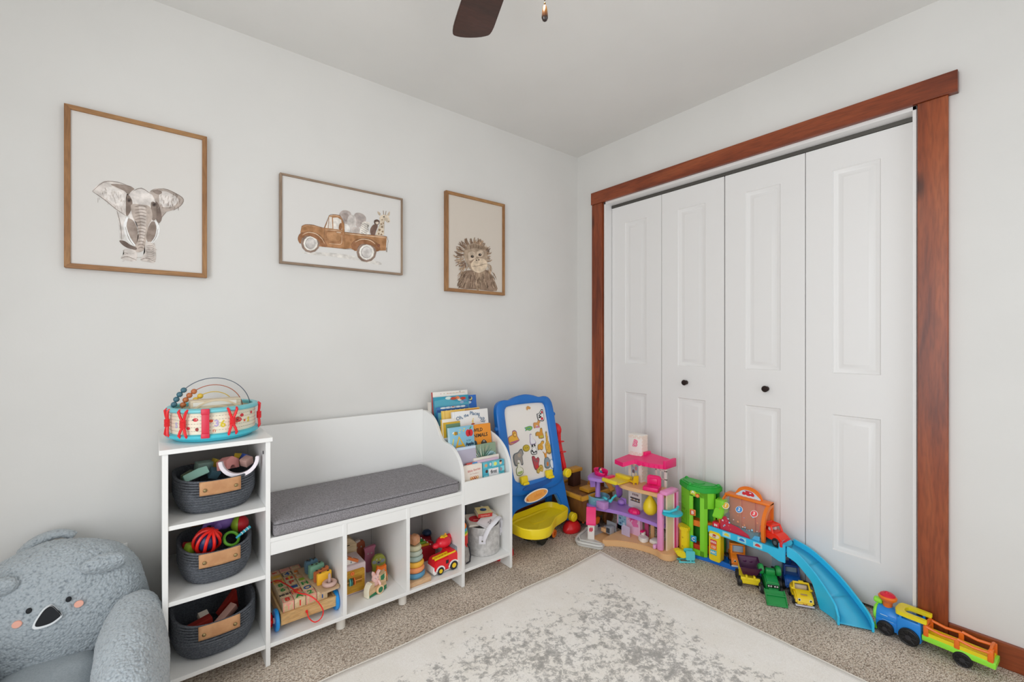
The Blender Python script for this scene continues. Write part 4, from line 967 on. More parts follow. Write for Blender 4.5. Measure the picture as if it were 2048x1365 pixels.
def d_tree(q, M, w_, h):
    random.seed(4)
    rectp(q, M, -w_ / 2 + .016, 0, w_ / 2, h, '7d8f78', .0001); rectp(q, M, -w_ / 2, 0, -w_ / 2 + .016, h, 'c8b04c', .0002)
    for k in range(8): blob(q, M, -w_ / 2 + .008, h - .012 - k * .014, .004, .005, ('6a7a3c', 'a8542c')[k % 2], .0004)
    blob(q, M, -.05, h - .03, .03, .03, 'c0a09c', .0003); blob(q, M, .06, h - .07, .04, .03, '8cacb4', .0003)
    for k in range(150):
        a = random.uniform(-.2, pi + .2); x = .012 + random.uniform(-.01, .01); z = h - .085
        l = random.uniform(.03, .088); c = random.choice(('4f7468', '2f5a4c', '9dbca8', '2c4a54', 'b09a88', '42545c', '3f6a38', 'c4d0c0'))
        pts = [(x, z), (x + l * .5 * cos(a) * 1.2, z + l * .6 * max(.1, sin(a))), (x + l * cos(a) * 1.1, z + l * max(.12, sin(a)))]
        pts = [(max(-w_ / 2 + .018, min(w_ / 2 - .002, a_)), min(h - .002, b_)) for a_, b_ in pts]
        q.poly2(ribbon2(pts, [.004, .0028, .001]), mat(c, .4), M, .0004 + k * .000004)
    for k in range(3): blob(q, M, -.01 + .05 * k, h - .088, .009, .007, '7fa8c0', .0010)
standbook(-1.162, -.963, .626, -.328, 'green painted book cover with a sprawling tree', '6f8068', draw=d_tree, h=.2, t=.01)
standbook(-1.111, -.958, .566, -.352, 'off-white slim book with dark red lettering edge, behind the teal book', 'd6cfc6', h=.16, t=.008, draw=lambda q, M, w_, h: [rectp(q, M, -w_ / 2 + .01, h - .020, w_ / 2 - .01, h - .016, '8c4a5c'), rectp(q, M, -w_ / 2 + .05, h - .014, w_ / 2 - .03, h - .012, 'b87a8c')], tilt=5)
standbook(-1.111, -.972, .556, -.366, 'mauve slim book just behind the teal board book', 'c4a8bc', h=.15, t=.008, tilt=5)
standbook(-1.160, -1.100, .553, -.366, 'red and blue slim book edge behind the cream story book', 'c04a40', h=.14, t=.01, tilt=5, draw=lambda q, M, w_, h: rectp(q, M, .0, h - .02, w_ / 2, h, '3f8ac0'))
def d_bible(q, M, w_, h):
    q.text('Bible Stories', .0145, mat('c88a84', .4), M @ Mx((.012, -.0005, h - .026), (0, R(-4), 0)), ext=.0001, bold=.0003); q.text('for Toddlers', .0095, mat('c0a49c', .4), M @ Mx((.012, -.0005, h - .042)), ext=.0001)
    for x, c in ((-.006, 'd08a3c'), (.006, 'c8702c'), (.018, 'a85a38'), (.030, 'd09a5c')): blob(q, M, x, h - .062, .007, .008, c, .0004); blob(q, M, x, h - .060, .003, .004, 'e8ceb0', .0006)
standbook(-1.204, -1.086, .548, -.385, 'cream Bible Stories board book at the front left of the rack', 'ddd3c8', draw=d_bible, h=.15, t=.016, tilt=4)
def d_first(q, M, w_, h):
    for i in range(5):
        for j in range(3): rectp(q, M, -w_ / 2 + .004 + i * .026, h - .028 - j * .03, -w_ / 2 + .028 + i * .026, h - .003 - j * .03, ('5fb4c0', '4aa0b4', '7cc4cc')[(i + j) % 3], .0003)
    blob(q, M, -.045, h - .016, .009, .008, 'c89a70', .0006); blob(q, M, -.018, h - .014, .006, .008, 'c8ccd0', .0006); blob(q, M, .012, h - .016, .010, .009, 'd8d86a', .0006)
    blob(q, M, .045, h - .015, .008, .010, 'e0b894', .0006); blob(q, M, .045, h - .008, .008, .005, '3a2a24', .0008); blob(q, M, -.042, h - .045, .008, .008, '4a3028', .0006)
    blob(q, M, .045, h - .048, .008, .009, '8c8890', .0006)
    rectp(q, M, -.030, h - .075, .030, h - .036, 'e8e4e4', .0008); q.text('first', .024, mat('2c3038', .4), M @ Mx((0, -.0012, h - .052)), ext=.0001, bold=.0006)
standbook(-1.080, -.951, .546, -.382, 'teal picture grid board book with a white title box, front right of the rack', '3f9cb0', draw=d_first, h=.15, t=.014, tilt=4)

# ------------------------------------------------------------------ corner toys: easel with magnets, brown ship, small vehicles
BLU = mat('1466b4', .35, name='easel_blue'); ERED = mat('cc1f24', .3, name='easel_red'); EYEL = mat('ecd21a', .35, name='easel_yellow')
es = thing('easel', 'blue plastic childrens easel with red struts and yellow tray beside the storage bench', 'easel', (-.64, -.25, 0))
EM = Matrix.Translation((.64, .25, 0))
def EB(m, extra=None): return MB(m, EM @ extra if extra is not None else EM)
TB = math.atan2(.095, .42)      # lean of the board
BM = Mx((-.635, -.262, .30), (-TB, 0, 0))       # board frame: x across, z up the board
def brd(x, z): return (x, z)
outer = smoothpts([(-.205, .02), (-.216, .12), (-.218, .30), (-.216, .44), (-.200, .495), (-.160, .515), (-.115, .512), (-.07, .526), (0, .536), (.07, .526), (.115, .512), (.160, .515), (.200, .495), (.216, .44), (.218, .30), (.216, .12), (.205, .02), (.150, -.012), (.0, -.02), (-.150, -.012)], 4)
inner = smoothpts([(-.155, .10), (-.160, .25), (-.160, .42), (-.152, .464), (-.120, .478), (0, .482), (.120, .478), (.152, .464), (.160, .42), (.160, .25), (.155, .10), (.140, .062), (.100, .050), (0, .048), (-.100, .050), (-.140, .062)], 4)
def ringprism(q, o_, i_, d0, d1, m=None, bevel=.006):
    """frame between two outlines with equal centre, extruded along y"""
    n = 96
    def res(p):
        c = (0, .26); out = []
        for k in range(n):
            a = 2 * pi * k / n + .0001; best = None; dx, dz = cos(a), sin(a)
            for j in range(len(p)):
                x1, z1 = p[j][0] - c[0], p[j][1] - c[1]; x2, z2 = p[(j + 1) % len(p)][0] - c[0], p[(j + 1) % len(p)][1] - c[1]
                ex, ez = x2 - x1, z2 - z1; den = dx * ez - dz * ex
                if abs(den) < 1e-12: continue
                t = (x1 * ez - z1 * ex) / den; u = (x1 * dz - z1 * dx) / den
                if t > 0 and -1e-9 <= u <= 1 + 1e-9: best = t if best is None else max(best, t)
            out.append((c[0] + dx * best, c[1] + dz * best))
        return out
    O, I = res(o_), res(i_); v = []; b = bevel
    def mix(t): return [(x1 + (x2 - x1) * t, z1 + (z2 - z1) * t) for (x1, z1), (x2, z2) in zip(O, I)]
    for t, d in ((0, d0 + b), (.12, d0), (.85, d0), (1, d0 + b), (1, d1), (0, d1)):
        v += [(x, d, z) for x, z in mix(t)]
    f = [((r_ * n + k), (r_ * n + (k + 1) % n), (((r_ + 1) % 6) * n + (k + 1) % n), (((r_ + 1) % 6) * n + k)) for r_ in range(6) for k in range(n)]
    q.put(v, f, m, smooth=True)
q = EB(BLU, BM); ringprism(q, outer, inner, -.030, .004); q.prism([(x * .985, z * .985 + .004) for x, z in outer], .002, .008, plane='XZ'); q.build('board_frame', es, 'blue scalloped board frame')
q = EB(mat('dcd8d2', .25), BM); q.prism([(x * 1.02, .26 + (z - .26) * 1.02) for x, z in inner], -.012, -.004, plane='XZ'); q.build('whiteboard', es, 'glossy off-white magnetic board')
q = EB(BLU, BM)
for x, z in ((-.222, .36), (.222, .40), (-.222, .10)): q.sph((x, -.012, z), .013, seg=12)
q.build('hinge_stud', es)
q = EB(mat('0f4f94', .4), BM); q.prism(smoothpts([(-.11, .010), (-.08, .026), (.0, .030), (.08, .036), (.11, .034), (.10, .018), (.04, .006), (-.04, -.002)], 3), -.034, -.026, plane='XZ'); q.build('handle_recess', es, 'grip recess with its shade put into the blue')  # raised slab; darker blue stands in for shade in the grip
for x in (-.092, .100):
    q = EB(EYEL, BM); q.box(x - .024, -.040, .040, x + .024, -.020, .084, r=.005); q.box(x - .020, -.052, .036, x + .020, -.036, .050, r=.004); q.build('clip', es, 'yellow paper clip')
# front body below the board with arched legs
def bodyo(): return smoothpts([(-.215, .345), (-.10, .330), (.02, .336), (.12, .365), (.205, .385), (.225, .30), (.240, .20), (.262, .08), (.225, .070), (.195, .15), (.165, .215), (.135, .240), (.0, .225), (-.12, .215), (-.165, .200), (-.195, .15), (-.225, .070), (-.262, .08), (-.240, .20), (-.225, .30)], 3)
q = EB(BLU, Mx((-.635, -.285, 0), (R(-7), 0, 0))); q.prism(bodyo(), -.030, .006, plane='XZ', bev=.006); q.build('front_legs', es, 'blue arched front legs')
q = EB(BLU, Mx((-.635, -.13, 0), (R(10), 0, 0))); q.prism([(-.24, .03), (-.20, .03), (-.17, .34), (.17, .34), (.20, .03), (.24, .03), (.21, .42), (-.21, .42)], -.01, .012, plane='XZ', bev=.003); q.build('rear_legs', es)
LG = mat('e09a48', .4); OM = EM @ Mx((-.675, -.3525 + .030, .283), (R(-7), 0, 0))
q = MB(LG, OM); q.prism(ellipse(0, 0, .088, .030, 28, .10), -.002, .001, mat('d8d2c8', .4), plane='XZ'); q.prism(ellipse(0, 0, .080, .024, 28, .10), -.003, .0, plane='XZ')
q.text('ideas', .030, mat('cf8436', .4), Mx((.012, -.0034, .002), (0, R(-6), 0)), ext=.0002); q.text('A', .026, mat('b8452c', .4), Mx((-.068, -.0034, -.012)), ext=.0002); q.text('z', .018, mat('5a7f9c', .4), Mx((.062, -.0034, .010)), ext=.0002)
q.build('oval_badge', es, 'orange oval badge')
for s in (-1, 1):
    x = -.635 + s * .222
    arm = smoothpts([(-.255, .355), (-.235, .44), (-.212, .52), (-.205, .59), (-.170, .622), (-.132, .60), (-.122, .54), (-.145, .46), (-.170, .355)], 4)
    q = EB(ERED); q.prism(arm, x - .014 + s * .026, x + .022 + s * .026, plane='YZ', bev=.006)
    if s > 0:
        q.sph((x + .034, -.170, .588), .044, seg=18, sc=(.7, 1, 1))
        for z, y in ((.46, -.215), (.52, -.198)): q.box(x + .006, y - .03, z, x + .052, y - .012, z + .006)
    q.build('strut', es, 'glossy red strut')
    q = EB(EYEL); q.cyl((x + s * .016, -.290, .350), .026, .028, M=None, axis='Y', seg=24, bev=.004); q.cyl((x + s * .016, -.306, .350), .015, .006, axis='Y', seg=20, bev=.001); q.build('knob', es, 'yellow knob')
    fx = -.635 + s * .252
    q = EB(EYEL); q.cyl((fx, -.322, .092), .026, .034, axis='Y', seg=24, bev=.004); q.cyl((fx, -.341, .092), .015, .006, axis='Y', seg=20, bev=.001); q.build('knob', es, 'yellow knob')
    q = EB(ERED); q.lathe([(.001, .002), (.058, .002), (.064, .012), (.060, .032), (.046, .052), (.024, .064), (.001, .068)], 28, M=Mx((fx + s * .008, -.306, 0)), sy=.72); q.build('foot', es, 'red rounded foot')
# kidney tray
tray = smoothpts([(-.845, -.29), (-.80, -.235), (-.64, -.215), (-.49, -.200), (-.445, -.235), (-.438, -.31), (-.462, -.362), (-.53, -.385), (-.60, -.405), (-.66, -.445), (-.72, -.478), (-.79, -.470), (-.84, -.42), (-.852, -.35)], 4)
def tray_rings(q):
    c = (-.645, -.325); n = len(tray); v = []
    for k, z in ((.93, .112), (.97, .118), (1, .165), (.985, .170), (.955, .170), (.925, .140), (.86, .138), (.82, .131), (.0, .131)):
        v += [(c[0] + (x - c[0]) * k, c[1] + (y - c[1]) * k, z) for x, y in tray]
    f = [(r_ * n + j, r_ * n + (j + 1) % n, (r_ + 1) * n + (j + 1) % n, (r_ + 1) * n + j) for r_ in range(8) for j in range(n)]
    f.append(list(range(n))[::-1]); q.put(v, f, smooth=True)
q = EB(EYEL); tray_rings(q); q.box(-.70, -.33, .1315, -.61, -.29, .1335, M=None); q.build('tray', es, 'yellow kidney shaped tray')
# magnets
BMW = EM.inverted() @ EM @ BM
def magnet(x, z, label, col, outline, extra=None, rim='8f8a80', sc=1, rot=0):
    q = MB(mat(rim, .5)); o2 = smoothpts(outline, 2)
    q.prism([(a * 1.2, b_ * 1.17) for a, b_ in o2], -.0015, .0, plane='XZ'); q.prism(o2, -.0030, -.0014, mat(col, .4), plane='XZ')
    if extra: extra(q)
    o = q.build('animal_magnet'); z = .454 + (z - .446) * .9; o.matrix_world = BM @ Mx((x, -.0125, z), (0, rot, 0), sc)
    return tag(o, label, 'magnet', 'animal magnets on the easel')
def sp(q, pts, c, d=.0034, r_=.003):
    for a, b_ in pts: q.poly2(ellipse(a, b_, r_, r_, 8), mat(c, .4), Matrix.Identity(4), d)
quad = [(-.022, -.018), (-.024, .002), (-.016, .010), (.004, .008), (.010, .018), (.022, .018), (.024, .006), (.016, .0), (.016, -.018), (.010, -.018), (.006, -.006), (-.010, -.006), (-.014, -.018)]
tall = [(-.010, -.024), (-.012, -.004), (-.004, .006), (.0, .022), (.010, .024), (.008, .004), (.012, -.006), (.010, -.024)]
sit = [(-.014, -.020), (-.012, .0), (-.010, .014), (-.004, .022), (.006, .020), (.010, .010), (.014, -.004), (.016, -.020)]
E_ = Matrix.Identity(4)
magnet(.026, .446, 'small orange turtle-like magnet at the top of the easel board', 'c08a48', [(-.014, -.006), (-.012, .006), (0, .012), (.012, .006), (.018, .0), (.010, -.008), (.0, -.004), (-.008, -.012)], rim='c9c4b8')
magnet(.116, .385, 'black and white cow magnet in a red barn, upper right of the easel', 'e8e6e2', [(-.022, -.020), (-.024, .012), (-.008, .014), (.006, .030), (.020, .030), (.022, -.004), (.016, -.028), (-.008, -.026)], lambda q: (sp(q, [(-.012, .004), (.0, .012), (-.004, -.006), (-.014, -.008)], '1c1c20', r_=.006), q.poly2([(.004, .016), (.006, .028), (.018, .028), (.018, .010)], mat('b82430', .4), E_, .0036), q.poly2([(-.006, -.024), (-.002, -.010), (.014, -.010), (.014, -.026)], mat('c02834', .4), E_, .0036)), rim='303034')
magnet(.076, .335, 'tan dog magnet with pink base, right of the fish magnet', 'c98f4c', quad, lambda q: q.poly2(ellipse(.0, -.017, .016, .005, 10), mat('b8708c', .4), E_, .0036), rim='a8826a')
magnet(.006, .315, 'green and blue fish magnet', '7aa83c', [(-.024, .006), (-.016, .0), (-.022, -.010), (-.008, -.006), (.008, -.012), (.024, -.004), (.026, .006), (.012, .012), (-.006, .010)], lambda q: sp(q, [(-.006, .0), (.006, .0)], '2f8a94', r_=.005), rim='3a8c98')
magnet(.090, .268, 'orange big cat magnet with yellow-green base', 'c78a2c', [(-.030, -.006), (-.028, .010), (-.012, .014), (.0, .010), (.006, .028), (.018, .028), (.018, .006), (.022, -.022), (-.010, -.022), (-.014, -.008)], lambda q: q.poly2([(-.008, -.021), (-.006, -.010), (.020, -.010), (.021, -.021)], mat('b8b03c', .4), E_, .0036), rim='8f7a48')
magnet(-.112, .270, 'large yellow lion magnet with pink base, left edge of the board', 'd9a534', [(-.034, -.020), (-.036, .004), (-.020, .014), (-.006, .018), (-.002, .034), (.012, .038), (.024, .028), (.024, .008), (.034, -.012), (.026, -.018), (.0, -.026), (-.024, -.030)], lambda q: (sp(q, [(.010, .018)], 'b07a24', r_=.014), sp(q, [(.012, .018)], 'e0b85c', d=.0037, r_=.008), q.poly2([(-.030, -.026), (-.028, -.018), (.030, -.012), (.030, -.020), (0, -.026)], mat('a85a78', .4), E_, .0036)), rim='9a6478')
magnet(.022, .246, 'white cat magnet with mauve outline in the middle of the board', 'd8d6da', [(-.008, .026), (-.012, .006), (-.014, -.026), (.020, -.026), (.018, -.008), (.006, .004), (.002, .022)], rim='8a7a9c')
magnet(-.030, .196, 'mustard yellow round animal magnet left of the panda magnet', 'b8a02c', ellipse(0, 0, .022, .017, 10), lambda q: sp(q, [(-.006, .002), (.008, .002)], '7a6420', r_=.003), rim='8a7c30')
magnet(.024, .180, 'black and white panda magnet', 'e8e8e6', [(-.016, -.024), (-.020, -.004), (-.008, .004), (-.010, .022), (.010, .024), (.014, .004), (.020, -.006), (.016, -.026)], lambda q: (sp(q, [(-.008, .020), (.010, .021), (-.014, -.008), (-.004, -.018), (.012, -.016)], '1e1e20', r_=.0065), sp(q, [(-.003, .012), (.005, .012)], '1e1e20', r_=.002)), rim='4a4e4c')
magnet(.082, .192, 'orange tiger magnet right of the panda magnet', 'd09a34', [(-.022, -.018), (-.018, .008), (.0, .012), (.010, .024), (.024, .022), (.022, .010), (.012, .006), (.014, -.010), (.004, -.022), (-.008, -.016)], lambda q: [sp(q, [(a, b_)], '7a5424', r_=.0022) for a, b_ in ((-.010, .0), (-.002, .004), (.006, -.006), (-.012, -.010))], rim='8a7040')
magnet(.138, .205, 'tall yellow giraffe magnet at the right edge of the board', 'd0a440', [(-.014, -.052), (-.018, -.010), (-.008, .006), (-.004, .052), (.006, .054), (.006, .006), (.016, -.014), (.014, -.056)], lambda q: [sp(q, [(-.008 + (k % 3) * .007, -.04 + k * .009)], '9a6a2c', r_=.0028) for k in range(10)], rim='8f7c4c')
magnet(-.094, .150, 'large grey elephant magnet at the left edge of the board', '8f8a84', [(-.030, -.034), (-.034, .004), (-.024, .020), (.0, .024), (.012, .034), (.026, .036), (.032, .012), (.022, .0), (.022, -.036), (.010, -.038), (.006, -.014), (-.012, -.014), (-.014, -.038)], lambda q: sp(q, [(.004, .010)], 'a89a88', r_=.012), rim='5c6468')
magnet(.108, .132, 'small orange lobster-shaped magnet right of the panda', 'd08a34', [(-.016, .018), (-.008, .004), (-.006, -.016), (.006, -.016), (.008, .004), (.020, .018), (.008, .012), (.0, .004), (-.008, .012)], rim='9a8048')
magnet(.026, .098, 'maroon and red horse magnet near the bottom of the board', 'a8434c', [(-.020, .030), (-.018, -.006), (-.010, -.036), (.012, -.036), (.018, -.008), (.026, .010), (.018, .022), (.004, .016), (-.004, .030)], lambda q: (sp(q, [(-.008, .012), (.006, .004)], '7a5a5c', r_=.007), q.poly2([(-.006, -.034), (-.006, -.018), (.010, -.016), (.012, -.034)], mat('c8302c', .4), E_, .0036)), rim='7a3c44')
magnet(.112, .080, 'grey bird magnet with orange chest beside the penguin', '7d8c94', [(-.020, -.020), (-.016, .014), (-.004, .028), (.012, .024), (.022, .004), (.018, -.022), (.0, -.030)], lambda q: sp(q, [(.002, -.004), (.0, -.014)], 'd07a34', r_=.008), rim='5c6a70')
magnet(.148, .066, 'small white and blue penguin magnet at the right edge of the board', 'e0e2e2', [(-.008, -.022), (-.012, .006), (-.004, .022), (.006, .020), (.010, .0), (.008, -.024)], rim='7a94a8')
magnet(-.100, .078, 'white sheep magnet with green base, bottom left of the board', 'dcdccc', [(-.020, -.026), (-.020, .004), (-.010, .012), (-.008, .028), (.004, .030), (.004, .012), (.020, .002), (.022, -.018), (.006, -.030)], lambda q: q.poly2([(-.018, -.024), (-.016, -.014), (.018, -.010), (.018, -.020), (.004, -.028)], mat('9ab06c', .4), E_, .0036), rim='7c8450')
magnet(.050, .050, 'yellow turtle magnet at the bottom of the board', 'c0a048', [(-.024, -.012), (-.020, .006), (-.008, .010), (.004, .020), (.018, .016), (.022, .0), (.014, -.016), (.0, -.010), (-.012, -.020)], lambda q: sp(q, [(-.006, -.002), (.006, .004)], '8f7a34', r_=.005), rim='8a7c4c')

# brown ship-like cart tucked into the corner
BRN = noisy('brown_wood_plastic', '6e4520', '8a5a28', 26, .45, detail=3, stretch=(1, 1, .3)); GLD = mat('c08a28', .4); DBR = mat('3f241a', .5)
sh = thing('toy_ship', 'big brown and gold toy ship on wheels in the room corner behind the dollhouse', 'toy ship', (-.19, -.22, 0))
SM = Matrix.Translation((.19, .22, 0))
def HB(m): return MB(m, SM)
q = HB(BRN); q.prism([(-.33, .055), (-.345, .19), (-.33, .20), (-.06, .20), (-.04, .06)], -.36, -.07, plane='XZ', bev=.004); q.build('hull', sh, 'brown hull')
q = HB(GLD); q.box(-.352, -.372, .188, -.050, -.352, .212, r=.003); q.box(-.352, -.36, .188, -.330, -.07, .212, r=.003); q.box(-.352, -.08, .188, -.05, -.060, .212, r=.003); q.box(-.25, -.33, .205, -.16, -.25, .225, r=.004); q.build('deck_rail', sh, 'gold rail around the deck')
q = HB(DBR); q.box(-.225, -.175, .20, -.155, -.125, .292, r=.003); q.build('mast_box', sh, 'dark brown mast block')
HB(GLD).box(-.238, -.18, .292, -.142, -.12, .314, r=.003).build('crows_nest', sh, 'gold top platform')
q = HB(mat('c8862c', .4)); pts = smoothpts([(-.10, -.20, .20), (-.096, -.225, .245), (-.09, -.28, .268), (-.085, -.335, .250), (-.08, -.375, .20)], 5, closed=False); q.tube(pts, .013, flat=(1.6, .8), seg=8); q.build('arched_prow', sh, 'golden arched prow')
for x, y in ((-.25, -.372), (-.12, -.372), (-.25, -.062), (-.12, -.062)):
    q = HB(mat('7a4a22', .45)); q.cyl((x, y, .045), .045, .018, axis='Y', seg=24, bev=.003); q.cyl((x, y, .045), .030, .022, mat('5a3418', .5), axis='Y', seg=24, bev=.002); q.build('wheel', sh)
q = HB(DBR); q.box(-.30, -.30, .03, -.08, -.12, .058); q.box(-.14, -.4, .09, -.05, -.385, .10, M=None); q.build('undercarriage', sh)
# little orange digger and tractor under the easel
dg = thing('toy_digger', 'small orange digger scoop with navy wheels beside the right easel foot', 'toy digger', (-.245, -.395 + .03, 0), R(-20))
ORA = mat('dc6f1c', .35)
q = MB(ORA); q.prism([(-.035, .030), (-.042, .070), (-.030, .062), (-.008, .060), (.012, .075), (.034, .072), (.028, .040), (.010, .028)], -.022, .022, plane='XZ', bev=.003); q.build('bucket', dg)
q = MB(mat('c8a050', .4)); q.tube([(-.03, -.024, .03), (-.018, -.026, .085), (-.010, -.024, .050)], .004); q.build('arm', dg)
for x in (-.015, .020):
    MB(mat('1f2a4a', .5)).cyl((x, -.012, .016), .016, .016, axis='Y', seg=18, bev=.002).build('wheel', dg)
q = MB(mat('c25a24', .4)); q.tube([(-.055, .03, .03), (-.070, .03, .09), (-.075, .03, .17), (-.078, .03, .20)], .007); q.build('boom', dg, 'thin orange boom')
tr = thing('toy_tractor', 'dark green toy tractor with an orange wheel under the yellow easel tray', 'toy tractor', (-.605, -.275, 0), R(15))
q = MB(mat('2a3a24', .5)); q.box(-.07, -.04, .02, .05, .04, .075, r=.006); q.box(-.06, -.035, .07, -.01, .035, .105, r=.005); q.build('body', tr)
for x, y, r_ in ((-.045, -.045, .040), (-.045, .045, .040)):
    q = MB(mat('22241c', .6)); q.cyl((x, y, r_), r_, .022, axis='Y', seg=20, bev=.004)
    for k in range(12): q.cbox((x + r_ * cos(k * pi / 6), y, r_ + r_ * .99 * sin(k * pi / 6)), (.008, .024, .008)) if sin(k * pi / 6) > -.8 else None
    q.build('tyre', tr)
for y in (-.048, .048):
    q = MB(mat('1c1a18', .6)); q.cyl((.065, y, .028), .028, .018, axis='Y', seg=24, bev=.002); q.build('tyre', tr)
    q = MB(ORA); q.cyl((.065, y * 1.12, .028), .024, .014, axis='Y', seg=24, bev=.003); q.cyl((.065, y * 1.34, .028), .010, .006, mat('b8561c', .4), axis='Y', seg=16); q.build('wheel_hub', tr, 'orange wheel disc')

# ------------------------------------------------------------------ dollhouse (coordinates: s runs right along the closet wall, d into it)
def wallframe(s0, d0, label, cat, name, group=None):
    t = thing(name, label, cat, (d0, -s0, 0), -pi / 2, group)
    T = Matrix.Translation((-s0, -d0, 0))
    return t, (lambda m, X=None: MB(m, T @ X if X is not None else T))
dh, DH = wallframe(.65, -.18, 'pastel dollhouse with pink roof, purple middle floor and a pink letter B on its tower', 'dollhouse', 'dollhouse')
TAN = mat('d3a878', .4); PUR2 = mat('a27cc8', .35); PNK = mat('e08fc0', .35, name='soft_pink'); LPK = mat('e8bcd8', .35); HOT = mat('e01c6c', .35, name='hot_pink'); WHP = mat('ebe6e0', .4); GRP2 = mat('c3c3c0', .4)
q = DH(TAN); q.prism(smoothpts([(.552, -.385), (.60, -.335), (.66, -.292), (.73, -.265), (.80, -.256), (.845, -.268), (.885, -.250), (.895, -.20), (.880, -.150), (.84, -.125), (.70, -.115), (.56, -.12), (.53, -.20), (.535, -.33)], 4), 0, .034, plane='XY', bev=.003); q.build('base', dh, 'tan curved base')
q = DH(GRP2)
pat = smoothpts([(.356, -.270), (.384, -.350), (.412, -.44), (.455, -.487), (.52, -.462), (.575, -.43), (.568, -.39), (.53, -.33), (.50, -.22), (.42, -.20)], 4)
q.prism(pat, 0, .014, plane='XY', bev=.003); q.tube([(x, y, .020) for x, y in pat[2:22]], .007, seg=8)
q.tube([(.56, -.405, .018), (.50, -.435, .018), (.45, -.455, .018), (.41, -.425, .018)], .006, seg=8); q.box(.36, -.285, .01, .42, -.272, .046, M=None)
q.build('patio', dh, 'light grey patio')
q = DH(TAN); q.box(.46, -.38, .014, .55, -.22, .0155); q.build('patio_floor', dh)
KX = Mx((.467, -.385, 0), (0, 0, R(40)))
q = DH(WHP, KX); q.box(-.019, -.013, .012, .019, .013, .110, r=.002); q.build('kiosk_post', dh, 'white kiosk post')
q = DH(mat('c8465c', .4), KX); q.text('#', .03, None, Mx((0, -.0135, .070)), ext=.0004, bold=.002); q.build('kiosk_mark', dh)
q = DH(HOT, KX); q.prism([(-.030, .100), (-.020, .096), (.030, .172), (.030, .184), (.018, .184), (-.030, .114)], -.027, .027, plane='YZ', bev=.002); q.build('kiosk_roof', dh, 'hot pink sloped kiosk roof')
mid = smoothpts([(.345, -.235), (.352, -.292), (.385, -.318), (.43, -.312), (.49, -.284), (.56, -.258), (.65, -.244), (.74, -.238), (.822, -.236), (.830, -.20), (.826, -.125), (.70, -.115), (.55, -.115), (.46, -.135), (.39, -.165)], 4)
q = DH(PUR2); q.prism(mid, .146, .166, plane='XY', bev=.003); q.build('middle_floor', dh, 'purple middle floor')
q = DH(mat('b98cc8', .35)); q.box(.34 + .10, -.31, .166, .50, -.268, .205, r=.003, M=None); q.build('pool_step', dh, 'mauve step beside the pool')
POOL = mat('7fb8cc', .15, alpha=.62, name='clear_blue_plastic')
pool = smoothpts([(.352, -.235), (.358, -.285), (.39, -.304), (.425, -.298), (.455, -.285), (.470, -.250), (.455, -.205), (.41, -.180), (.37, -.195)], 4)
q = DH(POOL); n_ = len(pool); v = []
for k, z in ((1, .166), (1.02, .212), (.95, .214), (.93, .178), (0, .176)): v += [(.41 + (x - .41) * k, -.243 + (y + .243) * k, z) for x, y in pool]
q.put(v, [(r_ * n_ + j, r_ * n_ + (j + 1) % n_, (r_ + 1) * n_ + (j + 1) % n_, (r_ + 1) * n_ + j) for r_ in range(4) for j in range(n_)], smooth=True)
q.build('pool', dh, 'clear blue pool')
q = DH(mat('bfe0ea', .2))
for k in range(5): q.tube([(.366 + k * .022, -.293 - .008 * sin(k), .190 + .004 * (k % 2)), (.380 + k * .022, -.296 - .008 * sin(k), .196)], .0016, seg=6)
q.build('water_ripple', dh, 'pale ripple marks')
q = DH(mat('3fb8c4', .3)); q.tube([(.455, -.262, .218), (.475, -.272, .222), (.488, -.268, .216)], .007); q.tube([(.512, -.262, .214), (.520, -.258, .232), (.534, -.254, .246), (.540, -.25, .252)], [.007, .006, .006, .008]); q.sph((.505, -.262, .210), .010, seg=10); q.build('pool_fish', dh, 'turquoise pool spout')
q = DH(PUR2); q.lathe([(.018, 0), (.015, .01), (.0145, .10), (.018, .108)], 18, M=Mx((.398, -.246, .206))); q.build('slide_post', dh, 'purple post standing in the pool')
q = DH(PUR2); q.prism(smoothpts([(.382, -.318), (.43, -.312), (.470, -.292), (.474, -.24), (.46, -.20), (.40, -.19), (.352, -.205), (.345, -.25)], 4), .314, .334, plane='XY', bev=.003)
q.prism([(.374, .262), (.408, .272), (.408, .314), (.366, .314)], -.285, -.279, plane='XZ'); q.build('slide_deck', dh, 'purple slide deck')
def slf(u, v):
    a = -R(10) + u * R(120); r_ = .055 + v * .030
    return (.455 + .03 * sin(a * 1.2) - .02 * u + .012 * (v - .5), -.205 + .09 * u + .045 * (v - .5), .325 - .125 * u * u - .018 * sin(pi * v))
q = DH(mat('9a6cc4', .35)); q.grid(slf, 14, 8); q.build('slide', dh, 'purple slide chute', solid=.004)
q = DH(HOT); sh_ = []
def shell(u, v):
    a = R(150) + u * R(240) - R(30); k = 1 + .25 * v
    return (.405 + .034 * k * cos(a) * 1.25, -.235 + .030 * k * sin(a), .335 + .036 * v * (1 - .35 * abs(u - .5)))
q.grid(lambda u, v: (.410 + .040 * (1 + .2 * v) * cos(R(20 + 320 * u)), -.232 + .030 * (1 + .2 * v) * sin(R(20 + 320 * u)), .335 + .034 * v * (.55 + .45 * abs(sin(R(20 + 320 * u) / 2 + .3)))), 30, 4)
q.prism(ellipse(.41, -.232, .040, .030, 20), .334, .338, plane='XY'); q.build('shell_tub', dh, 'hot pink shell tub on the deck', solid=.003)
q = DH(HOT); q.box(.468, -.278, .318, .492, -.20, .346, r=.003); q.build('hinge_block', dh, 'hot pink hinge block')
